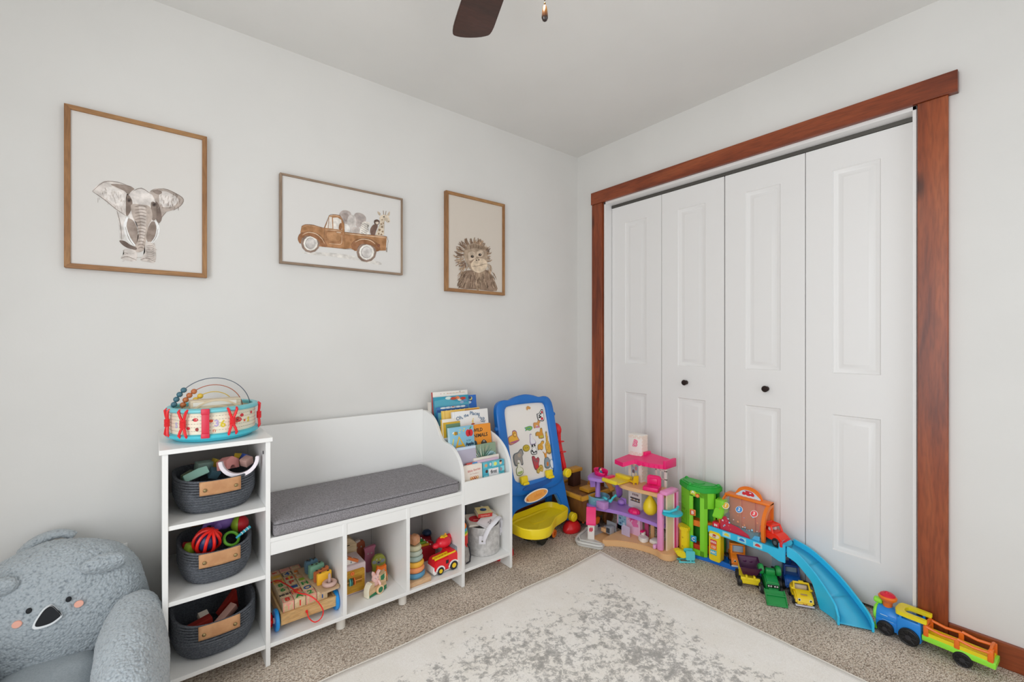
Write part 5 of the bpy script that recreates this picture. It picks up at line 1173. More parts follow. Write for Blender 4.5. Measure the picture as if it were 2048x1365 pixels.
q = DH(mat('e4d032', .35)); q.prism([(.478, -.305), (.585, -.285), (.590, -.175), (.48, -.155)], .328, .335, plane='XY', bev=.001); q.box(.478, -.306, .328, .580, -.286, .348, r=.004, M=None); q.box(.480, -.185, .328, .585, -.155, .352, r=.004); q.build('sun_deck', dh, 'yellow sun deck')
top = smoothpts([(.53, -.19), (.545, -.238), (.58, -.265), (.62, -.268), (.68, -.258), (.76, -.245), (.822, -.240), (.832, -.20), (.828, -.12), (.70, -.112), (.56, -.115), (.535, -.14)], 4)
q = DH(TAN); q.prism(top, .306, .326, plane='XY', bev=.003); q.build('top_floor', dh, 'tan top floor')
# tower with brick relief
q = DH(WHP); q.box(.545, -.145, .034, .636, -.085, .596, r=.002)
q.build('tower', dh, 'white brick tower')
q = DH(mat('d9cdc0', .5))
for r_ in range(26):
    for c in range(3):
        z = .34 + r_ * .0098; d = -.143 + (c + (r_ % 2) * .5) * .019
        if d > -.09: continue
        q.box(.6355, d, z, .6375, min(d + .0175, -.086), z + .0085)
        if c < 1 or z > .46: q.box(.548 + c * .030 + (r_ % 2) * .012, -.1462, z, .574 + c * .030 + (r_ % 2) * .012 - .004, -.1450, z + .0085) if (.46 < z < .49 or z > .575) else None
q.build('brick', dh, 'beige brick relief', kind='stuff')
q = DH(HOT); q.text('B', .056, None, Mx((.590, -.1462, .545), (0, R(6), 0)), ext=.0008, bold=.0020, shear=.2); q.text('B', .056, mat('f4cfe0', .4), Mx((.590, -.1474, .545), (0, R(6), 0)), ext=.0004, bold=-.0010, shear=.2); q.build('letter_b', dh, 'pink script letter B outlined in hot pink')
q = DH(mat('9aa8b8', .3)); q.poly2([(.566, .332), (.616, .332), (.616, .452), (.566, .452)], None, E_, .1458)
for k, (x, z, c) in enumerate(((.585, .42, 'd9b8a8'), (.60, .40, 'b8748c'), (.582, .38, '6a5a6c'), (.60, .365, 'c9c4a0'), (.592, .43, 'e0dcd4'), (.58, .36, 'd8cfc0'))): q.poly2(ellipse(x, z, .009, .012, 10), mat(c, .4), E_, .1461 + k * .0001)
q.build('mirror_sticker', dh, 'grey figure sticker on the tower')
q = DH(mat('d8d0cc', .35)); q.poly2([(.556, .178), (.630, .178), (.630, .300), (.556, .300)], None, E_, .1458)
q.poly2([(.56, .262), (.626, .262), (.626, .292), (.56, .292)], mat('4a4244', .4), E_, .1460); q.poly2([(.56, .205), (.626, .205), (.626, .228), (.56, .228)], mat('4a4244', .4), E_, .1460)
for k in range(7): q.poly2(ellipse(.565 + k * .010, (.276, .282)[k % 2], .006, .007, 8), mat(('c8584c', 'd9a86c', 'c98aa0', 'e0d8cc')[k % 4], .4), E_, .1464)
for k in range(6): q.poly2(ellipse(.565 + k * .011, .215, .005, .005, 8), mat(('d8d4cc', 'b8946c')[k % 2], .4), E_, .1464)
for k in range(4): q.poly2([(.575 + k * .011, .240), (.582 + k * .011, .240), (.582 + k * .011, .252), (.575 + k * .011, .252)], mat('7a6468', .4), E_, .1464)
q.build('kitchen_sticker', dh, 'printed shelf sticker')
# roof
q = DH(HOT)
def slab(pts, zs, t, m=None):
    n = len(pts); v = [(x, y, z) for (x, y), z in zip(pts, zs)] + [(x, y, z - t) for (x, y), z in zip(pts, zs)]
    q.put(v, [list(range(n)), list(range(2 * n - 1, n - 1, -1))] + [(k, (k + 1) % n, n + (k + 1) % n, n + k) for k in range(n)])
slab([(.528, -.250), (.595, -.262), (.645, -.225), (.650, -.08), (.560, -.08)], [.455, .452, .475, .492, .485], .024)
slab([(.645, -.225), (.735, -.200), (.800, -.175), (.805, -.08), (.650, -.08)], [.475, .468, .470, .480, .492], .024)
for k in range(5): q.box(.662 + k * .026, -.222 + k * .009, .445, .678 + k * .026, -.196 + k * .009, .466, r=.003)
q.box(.796, -.178, .446, .812, -.070, .492, r=.003); q.box(.636, -.13, .470, .654, -.075, .502, r=.003)
q.build('roof', dh, 'hot pink roof with scalloped awning')
q = DH(WHP)
for a in ((.706, .714), (.735, .741), (.762, .776)): q.box(a[0], -.112, .326, a[1], -.104, .468)
for z in (.366, .412, .46): q.box(.706, -.112, z, .776, -.104, z + .006)
q.build('window_frame', dh, 'white window frame under the roof')
q = DH(PNK)
q.box(.806, -.252, .034, .838, -.228, .334, r=.008, M=None); q.build('lift_post', dh, 'pink lift post')
q = DH(PNK); q.box(.846, -.150, .034, .862, -.125, .345, r=.006); q.box(.818, -.245, .330, .862, -.130, .350, r=.006); q.build('lift_post', dh, 'pink lift post and top bar')
q = DH(mat('d9c6a8', .4)); q.box(.842, -.222, .034, .850, -.155, .332); q.build('lift_panel', dh, 'beige lift back panel')
q = DH(WHP); q.cyl((.852, -.158, .183), .004, .298); q.build('lift_rail', dh); q = DH(mat('c83c7a', .4)); q.box(.856, -.163, .034, .860, -.152, .332); q.build('lift_rail', dh, 'dark pink rail strip')
q = DH(mat('35b4c4', .3)); q.prism(smoothpts([(.838, -.250), (.87, -.262), (.905, -.245), (.922, -.205), (.905, -.165), (.862, -.150), (.842, -.165)], 3), .232, .244, plane='XY', bev=.004)
q.tube([(.842, -.245, .248), (.872, -.232, .250), (.892, -.205, .262), (.885, -.175, .268)], .007); q.build('lift_seat', dh, 'turquoise lift seat')
# pink rooms
q = DH(LPK); q.box(.500, -.192, .034, .662, -.184, .146); q.box(.655, -.200, .034, .665, -.176, .146); q.box(.497, -.192, .034, .555, -.165, .062); q.build('room_wall', dh, 'pale pink ground floor wall')
q = DH(mat('8ab4cc', .25)); q.poly2([(.509, .058), (.566, .058), (.566, .136), (.509, .136)], None, E_, .1925)
for k, (x, z, r_) in enumerate(((.53, .12, .006), (.548, .118, .006), (.522, .10, .008), (.54, .085, .007), (.55, .075, .009), (.525, .072, .008), (.555, .10, .005))): q.poly2(ellipse(x, z, r_, r_ * .8, 8), mat(('5a88a8', 'b4d0dc', '4a6c90')[k % 3], .4), E_, .1928)
q.build('door_sticker', dh, 'blue door sticker')
q = DH(mat('e070a8', .35))
for pts in ([(.580, .105), (.592, .136), (.640, .130), (.650, .085), (.615, .078), (.600, .100)], [(.590, .128), (.598, .112), (.625, .118), (.632, .134)]): q.poly2(pts, None if pts[0][0] < .585 else mat('c8408c', .35), E_, .1925 + (pts[0][0] > .585) * .0004)
for a in (.582, .60, .64): q.poly2([(a, .105), (a + .010, .118), (a + .006, .100)], mat('f0d8e8', .35), E_, .1934)
q.build('bath_sticker', dh, 'pink and white sticker')
q = DH(mat('c9c0dc', .15, alpha=.6)); q.prism([(.572, .036), (.628, .036), (.628, .090), (.585, .096), (.572, .080)], -.245, -.241, plane='XZ'); q.build('shower_screen', dh, 'clear lavender screen')
q = DH(mat('b84a78', .4)); q.box(.668, -.16, .034, .690, -.150, .146); q.build('room_wall', dh, 'dark pink wall strip'); q = DH(TAN); q.box(.700, -.15, .034, .722, -.142, .146); q.build('room_post', dh, 'tan post')
q = DH(WHP); q.prism(smoothpts([(.668, -.22), (.70, -.245), (.722, -.235), (.726, -.205), (.71, -.19), (.675, -.185)], 3), .034, .056, plane='XY', bev=.004); q.box(.672, -.20, .05, .690, -.18, .078, r=.004); q.box(.735, -.22, .034, .79, -.165, .058, r=.010, M=None); q.build('bathtub', dh, 'white bath and basin')
q = DH(HOT); q.box(.672, -.212, .072, .690, -.180, .080, r=.002); q.build('bath_towel', dh)
q = DH(mat('d9a4cc', .4)); q.box(.788, -.262, .036, .802, -.235, .058, r=.004); q.build('small_step', dh, 'pink step')
q = DH(mat('8d9298', .35)); q.box(.468, -.275, .034, .525, -.235, .058, r=.002); q.box(.505, -.300, .034, .535, -.262, .074, r=.002); q.box(.466, -.245, .034, .530, -.238, .082); q.build('kitchen_unit', dh, 'grey kitchen unit with sink')
q = DH(TAN); q.box(.468, -.300, .034, .502, -.272, .054, r=.001); q.build('counter', dh)
q = DH(mat('3a4048', .4)); q.box(.508, -.3005, .040, .532, -.300, .068); q.cyl((.49, -.255, .0585), .010, .002, mat('c8ccd0', .2, .8)); q.build('oven_front', dh)
q = DH(PUR2); q.sph((.505, -.16, .182), .020, seg=16, sc=(1.2, 1, .8)); q.box(.49, -.15, .170, .53, -.14, .205, r=.004); q.build('tub_chair', dh, 'small purple chair on the middle floor')
DHM = lambda s, d, z: (d, -s, z)
# loose things in the dollhouse
q = MB(HOT)
v_ = [(.034 * math.cos(t) * (1 + .05 * math.cos(10 * t)), .026 * math.sin(t) * (1 + .05 * math.cos(10 * t))) for t in [2 * pi * k / 60 for k in range(60)]]
n_ = 60; vv = []
for k, z in ((1, 0), (1.05, .008), (.9, .018), (.5, .025), (.0, .026)): vv += [(x * k, y * k, z) for x, y in v_]
q.put(vv, [(r_ * n_ + j, r_ * n_ + (j + 1) % n_, (r_ + 1) * n_ + (j + 1) % n_, (r_ + 1) * n_ + j) for r_ in range(4) for j in range(n_)], smooth=True)
o = q.build('floor_cushion'); place(o, DHM(.630, -.205, .1665), -pi / 2); tag(o, 'round hot pink tufted cushion on the purple dollhouse floor', 'toy cushion')
q = MB(mat('e2c822', .35)); q.lathe([(.001, 0), (.020, .004), (.034, .018), (.039, .036), (.036, .058), (.026, .080), (.014, .096), (.006, .108), (.004, .118), (.001, .120)], 26)
o = q.build('hanging_chair'); place(o, DHM(.735, -.205, .186)); tag(o, 'yellow egg-shaped hanging seat under the dollhouse top floor', 'toy chair')
ac = thing('toy_armchair', 'hot pink armchair on the dollhouse top floor', 'toy chair', DHM(.745, -.200, .3265), -pi / 2 + R(18))
q = MB(HOT); q.box(-.042, -.040, 0, .042, .030, .022, r=.005); q.build('seat', ac)
q = MB(HOT); q.prism([(-.036, .018), (.040, .018), (.040, .062), (.030, .072), (-.026, .072), (-.036, .062)], .022, .036, plane='XZ', bev=.003); q.box(-.022, .016, .024, .022, .024, .056, r=.003); q.build('backrest', ac)
lc = thing('toy_lounge_chair', 'small yellow lounge chair on the dollhouse top floor', 'toy chair', DHM(.612, -.190, .3265), -pi / 2 + R(-20))
YC = mat('e6c21e', .35)
q = MB(YC); q.prism([(-.034, .012), (.020, .020), (.026, .050), (.032, .050), (.030, .010), (-.030, .006)], -.016, .016, plane='XZ', bev=.001); q.build('seat', lc)
for x in (-.026, .024):
    for y in (-.012, .012): MB(YC).box(x - .003, y - .003, 0, x + .003, y + .003, .012).build('leg', lc)
# doll in the shell tub
dl = thing('doll_figure', 'small toy figure with dark blue hair and blue clothes in the pink shell tub', 'toy figure', DHM(.418, -.245, .340), rot=(R(-20), R(24), 0))
q = MB(mat('2a6f96', .5)); q.lathe([(.001, 0), (.012, .002), (.014, .012), (.009, .022), (.004, .026)], 14); q.build('body', dl)
q = MB(mat('d9a68a', .5)); q.sph((0, 0, .031), .0095, seg=12); q.tube([(-.010, 0, .018), (-.018, -.004, .008)], .003); q.tube([(.010, 0, .018), (.018, -.004, .008)], .003); q.build('head', dl)
q = MB(mat('1e3040', .6)); q.sph((0, .003, .034), .0110, seg=12, sc=(1.1, .9, 1)); q.build('hair', dl)
# chair by the garage
bc = thing('toy_cement_mixer', 'little yellow and turquoise toy chair on the carpet between dollhouse and garage', 'toy chair', (-.190, -.925, 0), R(-40))
q = MB(mat('e2d024', .35)); q.prism([(-.050, .058), (-.030, .064), (.006, .050), (.012, .026), (-.010, .020), (-.034, .034)], -.018, .018, plane='XZ', bev=.004); q.build('yellow_hood', bc, 'yellow scoop shaped top')
q = MB(mat('5ac0c8', .35)); q.prism(rrect(.006, .012, .052, .060, .008), -.020, -.012, plane='XZ', bev=.002); q.prism(rrect(.006, .012, .052, .060, .008), .012, .020, plane='XZ', bev=.002); q.box(.010, -.018, .014, .048, .018, .024)
for x in (-.02, .048): q.tube([(x, -.02, .004), (x, .02, .004)], .004)
q.tube([(-.03, -.018, .004), (.05, -.018, .004)], .004); q.tube([(-.03, .018, .004), (.05, .018, .004)], .004); q.tube([(.03, -.018, .006), (.03, -.018, .02)], .004); q.build('turquoise_frame', bc, 'turquoise frame')
bc.name = 'toy_scoop_chair'
q = MB(mat('5a3a8c', .4)); q.sph((0, 0, .028), .026, seg=14, sc=(1, 1, 1.1)); q.sph((.0, -.02, .05), .014, m=mat('d9c4b8', .4), seg=12); o = q.build('plush_toy'); place(o, (-.06, -.79, 0)); tag(o, 'small purple toy behind the dollhouse lift', 'toy')
dd = thing('toy_car', 'brown wheeled toy half hidden between dollhouse and garage', 'toy car', (-.035, -.845, 0), R(-90))
q = MB(mat('6a3a2a', .45)); q.box(-.05, -.03, .02, .05, .03, .06, r=.008); q.build('body', dd)
for x in (-.03, .03):
    for y in (-.034, .034): q = MB(mat('4a342a', .5)); q.cyl((x, y, .022), .022, .012, axis='Y', seg=18, bev=.002); q.cyl((x, y * 1.2, .022), .010, .003, mat('b09070', .5), axis='Y', seg=14); q.build('wheel', dd)

# ------------------------------------------------------------------ toy garage with car wash and ramp
ga, GA = wallframe(1.15, -.06, 'toy garage with green tower, orange car wash and blue ramp against the closet', 'toy garage', 'toy_garage')
LIM = mat('7ac62c', .35, name='lime_plastic'); GRN = mat('1f9a34', .35, name='green_plastic'); SKY = mat('2fb4dc', .32, name='sky_plastic'); BL2 = mat('1668c4', .35, name='base_blue'); ORG = mat('e8781c', .35, name='garage_orange'); YL2 = mat('e8cf1e', .35, name='garage_yellow')
q = GA(BL2); q.prism([(.885, -.030), (.90, -.085), (.935, -.118), (1.02, -.098), (1.10, -.088), (1.27, -.078), (1.30, -.06), (1.30, -.005), (.885, -.005)], 0, .020, plane='XY', bev=.003)
q.box(1.07, -.092, .018, 1.29, -.084, .028); q.box(1.07, -.03, .018, 1.29, -.022, .028); q.build('base', ga, 'bright blue base road')
# tower: three faced shell
foot = [(.838, -.020), (.846, -.078), (.918, -.122), (.992, -.108), (1.030, -.062), (1.030, -.020)]
q = GA(LIM)
def wallseg(a, b_, z0, z1, t=.006, m=None):
    (x0, y0), (x1, y1) = a, b_; L_ = math.hypot(x1 - x0, y1 - y0); ang = math.atan2(y1 - y0, x1 - x0)
    return q.box(0, 0, z0, L_, t, z1, m, Mx((x0, y0, 0), (0, 0, ang)))
def lerp2(a, b_, t): return (a[0] + (b_[0] - a[0]) * t, a[1] + (b_[1] - a[1]) * t)
wallseg(foot[0], foot[1], .02, .352); 
a, b_ = foot[1], foot[2]
wallseg(a, b_, .235, .352); wallseg(a, lerp2(a, b_, .50), .02, .24); wallseg(lerp2(a, b_, .64), b_, .02, .24)
a, b_ = foot[2], foot[3]
wallseg(a, lerp2(a, b_, .24), .02, .352, .010); wallseg(lerp2(a, b_, .72), b_, .02, .352, .010); wallseg(a, b_, .325, .352, .010); wallseg(a, b_, .02, .048, .010)
a, b_ = foot[3], foot[4]
wallseg(a, lerp2(a, b_, .30), .02, .352); wallseg(a, b_, .27, .352); wallseg(lerp2(a, b_, .85), b_, .02, .352)
q.build('tower_shell', ga, 'lime green lift tower')
q = GA(mat('2f8f2c', .4)); q.box(.846, -.022, .02, 1.028, -.014, .352); wallseg((.905, -.060), (1.02, -.050), .02, .352, .004); q.build('tower_inside', ga, 'darker green back of the lift shaft')
q = GA(LIM)
for z in (.06, .10, .14, .18, .22, .26, .30): wallseg((.849, -.080), (.880, -.099), z, z + .003, -.003)
q.build('tower_rib', ga)
q = GA(GRN); rp = [(.830, -.010), (.836, -.084), (.916, -.134), (.998, -.118), (1.042, -.064), (1.042, -.010)]
q.prism(rp, .352, .385, plane='XY', bev=.006); q.prism([(.94 + (x - .94) * .8, -.06 + (y + .06) * .75) for x, y in rp], .384, .388, plane='XY', bev=.001); q.cyl((.940, -.065, .389), .030, .003, seg=28)
for x, y in ((.850, -.03), (1.028, -.03), (.92, -.118)): q.sph((x, y, .385), .010, seg=10)
q.build('tower_roof', ga, 'dark green roof slab')
q = GA(ORG); q.prism([(.893, -.080), (.922, -.106), (.992, -.094), (1.02, -.066), (1.0, -.045), (.90, -.050)], .165, .195, plane='XY', bev=.002); q.box(.885, -.092, .09, .905, -.078, .20, M=None); q.build('lift_platform', ga, 'orange lift platform')
q = GA(mat('c83a24', .4)); q.prism([(.905, -.085), (.922, -.104), (.985, -.094), (1.0, -.06), (.91, -.055)], .030, .070, plane='XY'); q.build('lift_floor', ga, 'red-orange lift floor')
fa = math.atan2(.014, .073)
def sign(ch, x, z, bg_, rim_, ext=0):
    q = GA(mat(rim_, .35), Mx((x, -.1215 + (x - .922) * .19, z), (0, 0, fa))); q.box(-.015, -.005, -.016, .015, .003, .016, r=.003); q.box(-.0115, -.0062, -.0125, .0115, -.004, .0125, mat(bg_, .35), r=.001)
    q.text(ch, .024, mat('f4f0e4', .4), Mx((0, -.0066, 0)), ext=.0003, bold=.0006); q.build('letter_sign', ga, 'sign with the letter ' + ch)
sign('A', .938, .350, 'b8c83c', 'd8d22c'); sign('B', .936, .240, 'b8482c', 'e08a2c'); sign('C', .940, .102, '1f78b8', '2aa0c8')
q = GA(mat('c8482c', .35), Mx((.962, -.117, .335), (0, 0, fa))); q.cyl((0, -.004, 0), .010, .004, axis='Y', seg=20); q.cyl((0, -.0065, 0), .007, .001, mat('e8a040', .4), axis='Y', seg=16); q.build('round_badge', ga, 'small orange badge')
YS = Mx((-.014, 0, 0)); q = GA(YL2, YS); q.prism([(.878, -.130), (.905, -.155), (.935, -.150), (.938, -.128), (.912, -.112), (.885, -.100)], .004, .150, plane='XY', bev=.003)
q.prism([(.868, -.128), (.902, -.164), (.942, -.158), (.944, -.128), (.912, -.108), (.876, -.098)], .142, .160, plane='XY', bev=.004)
for z in (.06, .105): q.sph((.912, -.153, z), .004, m=mat('b89a1c', .5), seg=8)
q.prism([(.880, -.13), (.905, -.165), (.952, -.158), (.950, -.12), (.91, -.11)], 0, .018, plane='XY', bev=.003); q.build('entry_column', ga, 'yellow column at the left of the tower')
q = GA(LIM); q.prism([(-.075, .265), (-.110, .245), (-.118, .252), (-.085, .290), (-.04, .292), (-.04, .265)], 1.038, 1.085, plane='YZ', bev=.003); q.box(1.038, -.085, .288, 1.082, -.035, .330, r=.003); q.box(1.036, -.060, .02, 1.044, -.03, .33); q.build('upper_chute', ga, 'lime green side chute')
q = GA(GRN); q.box(1.045, -.055, .05, 1.062, -.02, .265); q.build('side_pillar', ga)
# yellow pump booth under the track
q = GA(YL2); q.prism(rrect(1.018, .022, 1.078, .172, .012), -.112, -.070, plane='XZ', bev=.003); q.build('pump_booth', ga, 'yellow pump booth')
q = GA(mat('efe4c0', .35)); q.prism(ellipse(1.048, .152, .026, .011, 20), -.1155, -.112, plane='XZ'); q.prism(ellipse(1.050, .157, .009, .005, 12), -.117, -.1155, mat('b83a24', .4), plane='XZ'); q.text('fuel', .012, mat('8a6a4c', .4), Mx((1.048, -.1165, .147)), ext=.0002); q.build('booth_badge', ga)
for z, c, s_ in ((.119, 'c82c3c', '0%%'), (.094, 'e87038', '123'), (.067, '3aa8c4', 'ABC')):
    q = GA(mat(c, .35)); q.box(1.028, -.114, z - .0115, 1.060, -.112, z + .0115); q.text(s_, .016, mat('f4ecdc', .4), Mx((1.044, -.1142, z)), ext=.0002, bold=.0004); q.build('number_panel', ga)
# red stop block, sky blue track
q = GA(mat('c81c34', .35)); q.box(1.030, -.098, .186, 1.066, -.055, .218, r=.003); q.text('IN', .016, mat('f4e4e4', .4), Mx((1.048, -.0985, .203)), ext=.0003, bold=.001); q.build('stop_block', ga, 'red block beside the track')
q = GA(SKY); q.box(1.012, -.100, .176, 1.372, .022, .186); q.prism([(1.012, .161), (1.30, .158), (1.315, .150), (1.345, .138), (1.372, .138), (1.372, .220), (1.345, .220), (1.345, .192), (1.012, .192)], -.108, -.099, plane='XZ', bev=.001); q.box(1.06, .018, .176, 1.372, .024, .200); q.build('track', ga, 'sky blue elevated track')
for x, c in ((1.108, 'd8c83a'), (1.182, '2f6cb8'), (1.255, 'c83c38')):
    q = GA(mat('9ad8e4', .35)); q.box(x - .020, -.1085, .1655, x + .020, -.108, .1885); q.prism(smoothpts([(x - .012, .172), (x - .010, .178), (x - .004, .184), (x + .006, .183), (x + .012, .177), (x + .012, .172)], 2), -.1092, -.1085, mat(c, .4), plane='XZ'); q.build('track_sticker', ga, 'small car sticker')
q = GA(mat('c8242c', .35)); q.box(1.350, -.112, .205, 1.362, -.094, .228, r=.002); q.prism([(1.352, .222), (1.364, .222), (1.388, .246), (1.376, .248)], -.090, -.078, plane='XZ', bev=.001); q.build('gate_latch', ga, 'red gate latch')
q = GA(mat('8aa0ac', .15, alpha=.55)); 
for x in (1.300, 1.325): q.tube([(x, -.03, .01), (x + .004, -.03, .14)], .009)
q.box(1.292, -.045, .01, 1.335, -.018, .13); q.build('clear_pillar', ga, 'clear pillar under the track')
q = GA(mat('2c2c30', .5)); q.box(1.292, -.052, .018, 1.325, -.044, .075); q.build('pillar_foot', ga, 'dark pillar panel')
# car wash
CLR = mat('f4ece8', .08, alpha=.16, name='clear_plastic')
def dome(q, x0, x1, t0, r_=None, m=None):
    prof = [(-.085, .188), (-.090, .25), (-.082, .29), (-.060, .325), (-.025, .346), (.015, .350)]
    P_ = smoothpts(prof, 4, closed=False)
    q.grid(lambda u, v: (x0 + (x1 - x0) * u, *P_[min(len(P_) - 1, int(round(v * (len(P_) - 1))))]), 2, len(P_), m)
q = GA(CLR); dome(q, 1.070, 1.262, 0); o = q.build('clear_cover', ga, 'clear curved car wash cover')
q = GA(ORG); q.prism([(.018, .186), (.024, .186), (.024, .352), (.018, .352)], 1.062, 1.275, plane='YZ')
arch = smoothpts([(-.085, .188), (-.092, .25), (-.084, .292), (-.060, .328), (-.025, .350), (.018, .356)], 4, closed=False)
for x0, x1 in ((1.262, 1.277), (1.060, 1.067)):
    n = len(arch); v = []
    inn = [(y * .84 + .003, .188 + (z - .188) * .88) for y, z in arch]
    for xx in (x0, x1):
        for y, z in arch: v.append((xx, y, z))
        for y, z in inn: v.append((xx, y, z))
    f = []
    for k in range(n - 1):
        f += [(k, k + 1, n + k + 1, n + k), (2 * n + k, 2 * n + k + 1, 3 * n + k + 1, 3 * n + k), (k, k + 1, 2 * n + k + 1, 2 * n + k), (n + k, n + k + 1, 3 * n + k + 1, 3 * n + k)]
    f += [(0, n, 3 * n, 2 * n)]
    q.put(v, f)
q.box(1.060, -.03, .346, 1.277, .022, .358, r=.003); q.build('wash_frame', ga, 'orange car wash frame')
q = GA(mat('d97848', .35)); q.box(1.068, .012, .19, 1.262, .018, .346)
for x in (1.126, 1.192): q.box(x, -.004, .19, x + .006, .014, .346)
q.build('wash_back', ga, 'orange inner wall')
q = GA(mat('c22c44', .35, alpha=.9)); q.prism([(1.070, .190), (1.215, .190), (1.205, .205), (1.160, .226), (1.12, .232), (1.098, .262), (1.070, .256)], -.094, -.092, plane='XZ'); q.build('wash_print', ga, 'red soap print')
q = GA(mat('8cc0dc', .3)); 
random.seed(11)
for k in range(26):
    x = random.uniform(1.08, 1.25); z = random.uniform(.195, .30) * (1) ; r_ = random.uniform(.002, .005)
    q.poly2(ellipse(x, z, r_, r_, 8), mat(random.choice(('8cc0dc', 'e8d8d8', 'c86a7a', 'e89a70')), .3), E_, .0932 if z > .25 else .0952)
q.prism([(1.222, .190), (1.258, .190), (1.258, .214), (1.235, .212)], -.094, -.092, mat('4fa4cc', .3), plane='XZ'); q.build('bubble_print', ga, kind='stuff')
for x, ch, c in ((1.092, '1', 'd8a83c'), (1.158, '2', '3f84c4'), (1.228, '3', 'd8484c')):
    q = GA(mat('e8e8e8', .35), Mx((x, -.074, .305), (R(-38), 0, 0))); q.cyl((0, -.010, 0), .017, .002, axis='Y', seg=22); q.cyl((0, -.0115, 0), .0145, .0015, mat(c, .35), axis='Y', seg=22); q.text(ch, .022, mat('f4f0ec', .4), Mx((0, -.0126, 0)), ext=.0003, bold=.0008); q.build('number_badge', ga, 'round badge with the number ' + ch)
q = GA(ORG); q.prism(smoothpts([(1.100, .352), (1.108, .372), (1.128, .398), (1.165, .410), (1.205, .402), (1.228, .380), (1.238, .352)], 4, closed=False), -.010, .004, plane='XZ', bev=.003); q.build('wash_sign', ga, 'orange arched sign')
q = GA(mat('b8ccdc', .35)); q.poly2(smoothpts([(1.114, .356), (1.122, .372), (1.15, .392), (1.19, .390), (1.215, .374), (1.224, .356)], 3), None, E_, .0104)
q.poly2(smoothpts([(1.140, .372), (1.146, .384), (1.158, .390), (1.186, .389), (1.198, .378), (1.194, .368), (1.150, .366)], 3), mat('c02430', .4), E_, .0108)
for x, z in ((1.152, .384), (1.180, .382)): q.poly2(ellipse(x, z, .006, .003, 8), mat('c8dce8', .4), E_, .0112)
for k in range(9): q.poly2(ellipse(1.122 + k * .012, .361 + .003 * (k % 2), .007, .005, 8), mat('e4ecf0', .4), E_, .0113)
q.build('sign_print', ga, 'red car print with suds')
# ramp
cl = smoothpts([(1.372, -.044, .190), (1.42, -.040, .172), (1.470, -.046, .142), (1.525, -.062, .104), (1.580, -.090, .062), (1.622, -.122, .030), (1.645, -.160, .010)], 5, closed=False)
def sect(i, off, dz):
    a = Vector(cl[max(i - 1, 0)]); b2 = Vector(cl[min(i + 1, len(cl) - 1)]); t = (b2 - a); nrm = Vector((t.y, -t.x, 0)).normalized()
    p = Vector(cl[i]) + nrm * off; return (p.x, p.y, max(.0015, p.z + dz))
N_ = len(cl)
for i0, i1 in ((0, 9), (9, 19), (19, N_ - 1)):
    q = GA(mat('3ea8cc', .3, name='ramp_floor')); q.grid(lambda u, v: sect(i0 + int(round(u * (i1 - i0))), -.052 + .104 * v, 0), i1 - i0 + 1, 2, smooth=True); q.build('ramp_floor', ga, 'blue ramp floor section', solid=.003)
for s in (-1, 1):
    q = GA(SKY); v = []
    for i in range(N_):
        low = -.012 if s < 0 else (-.020 - .02 * (i / N_))
        if s > 0 and i > 12: low = -min(cl[i][2] - .001, .02 + (i - 12) * .02)
        for o_, dz in ((.052, low), (.052, .024), (.060, .024), (.060, low)): v.append(sect(i, s * o_, dz))
    f = [(i * 4 + k, i * 4 + (k + 1) % 4, (i + 1) * 4 + (k + 1) % 4, (i + 1) * 4 + k) for i in range(N_ - 1) for k in range(4)] + [(0, 1, 2, 3), ((N_ - 1) * 4, (N_ - 1) * 4 + 3, (N_ - 1) * 4 + 2, (N_ - 1) * 4 + 1)]
    q.put(v, f); q.build('ramp_side', ga, 'sky blue ramp side wall')

# ------------------------------------------------------------------ little cars
def eyes(q, w_, z, y, s=1, M=None):
    for x in (-w_, w_):
        for r_, c, dd in ((.0052, 'f2efe8', 0), (.0034, '3a5a2c', .0006), (.0020, '141414', .0011)):
            q.poly2(ellipse(x, z, r_ * s, r_ * 1.15 * s, 12), mat(c, .3), M or E_, -y + dd)
def wheels(t, xs, yw, r_, col='1c1c1e', w_=.014, hub=None, axis='X', name='wheel'):
    for y in xs:
        for s in (-1, 1):
            q = MB(mat(col, .5)); q.cyl((s * yw, y, r_), r_, w_, axis='X', seg=24, bev=.003); q.cyl((s * (yw + w_ * .5), y, r_), r_ * .45, .004, mat(hub or '5a5c60', .35), axis='X', seg=16); q.build(name, t)
# cars are modelled nose towards -Y
def cabin(q, x, y0, y1, z0, z1, t=.006, m=None):
    """open cab: four pillars and a roof rim"""
    for sx in (-1, 1):
        q.tube([(sx * x, y0, z0), (sx * x * .9, y0 + .012, z1)], t * .6, m=m); q.tube([(sx * x, y1, z0), (sx * x * .9, y1 - .006, z1)], t * .6, m=m)
        q.tube([(sx * x * .9, y0 + .012, z1), (sx * x * .9, y1 - .006, z1)], t * .6, m=m)
    q.tube([(-x * .9, y0 + .012, z1), (x * .9, y0 + .012, z1)], t * .7, m=m); q.tube([(-x * .9, y1 - .006, z1), (x * .9, y1 - .006, z1)], t * .7, m=m)
def profile_body(q, prof, hw, m=None, bev=.004):
    """side outline (y,z) extruded across x"""
    q.prism(prof, -hw, hw, m, plane='YZ', bev=bev)
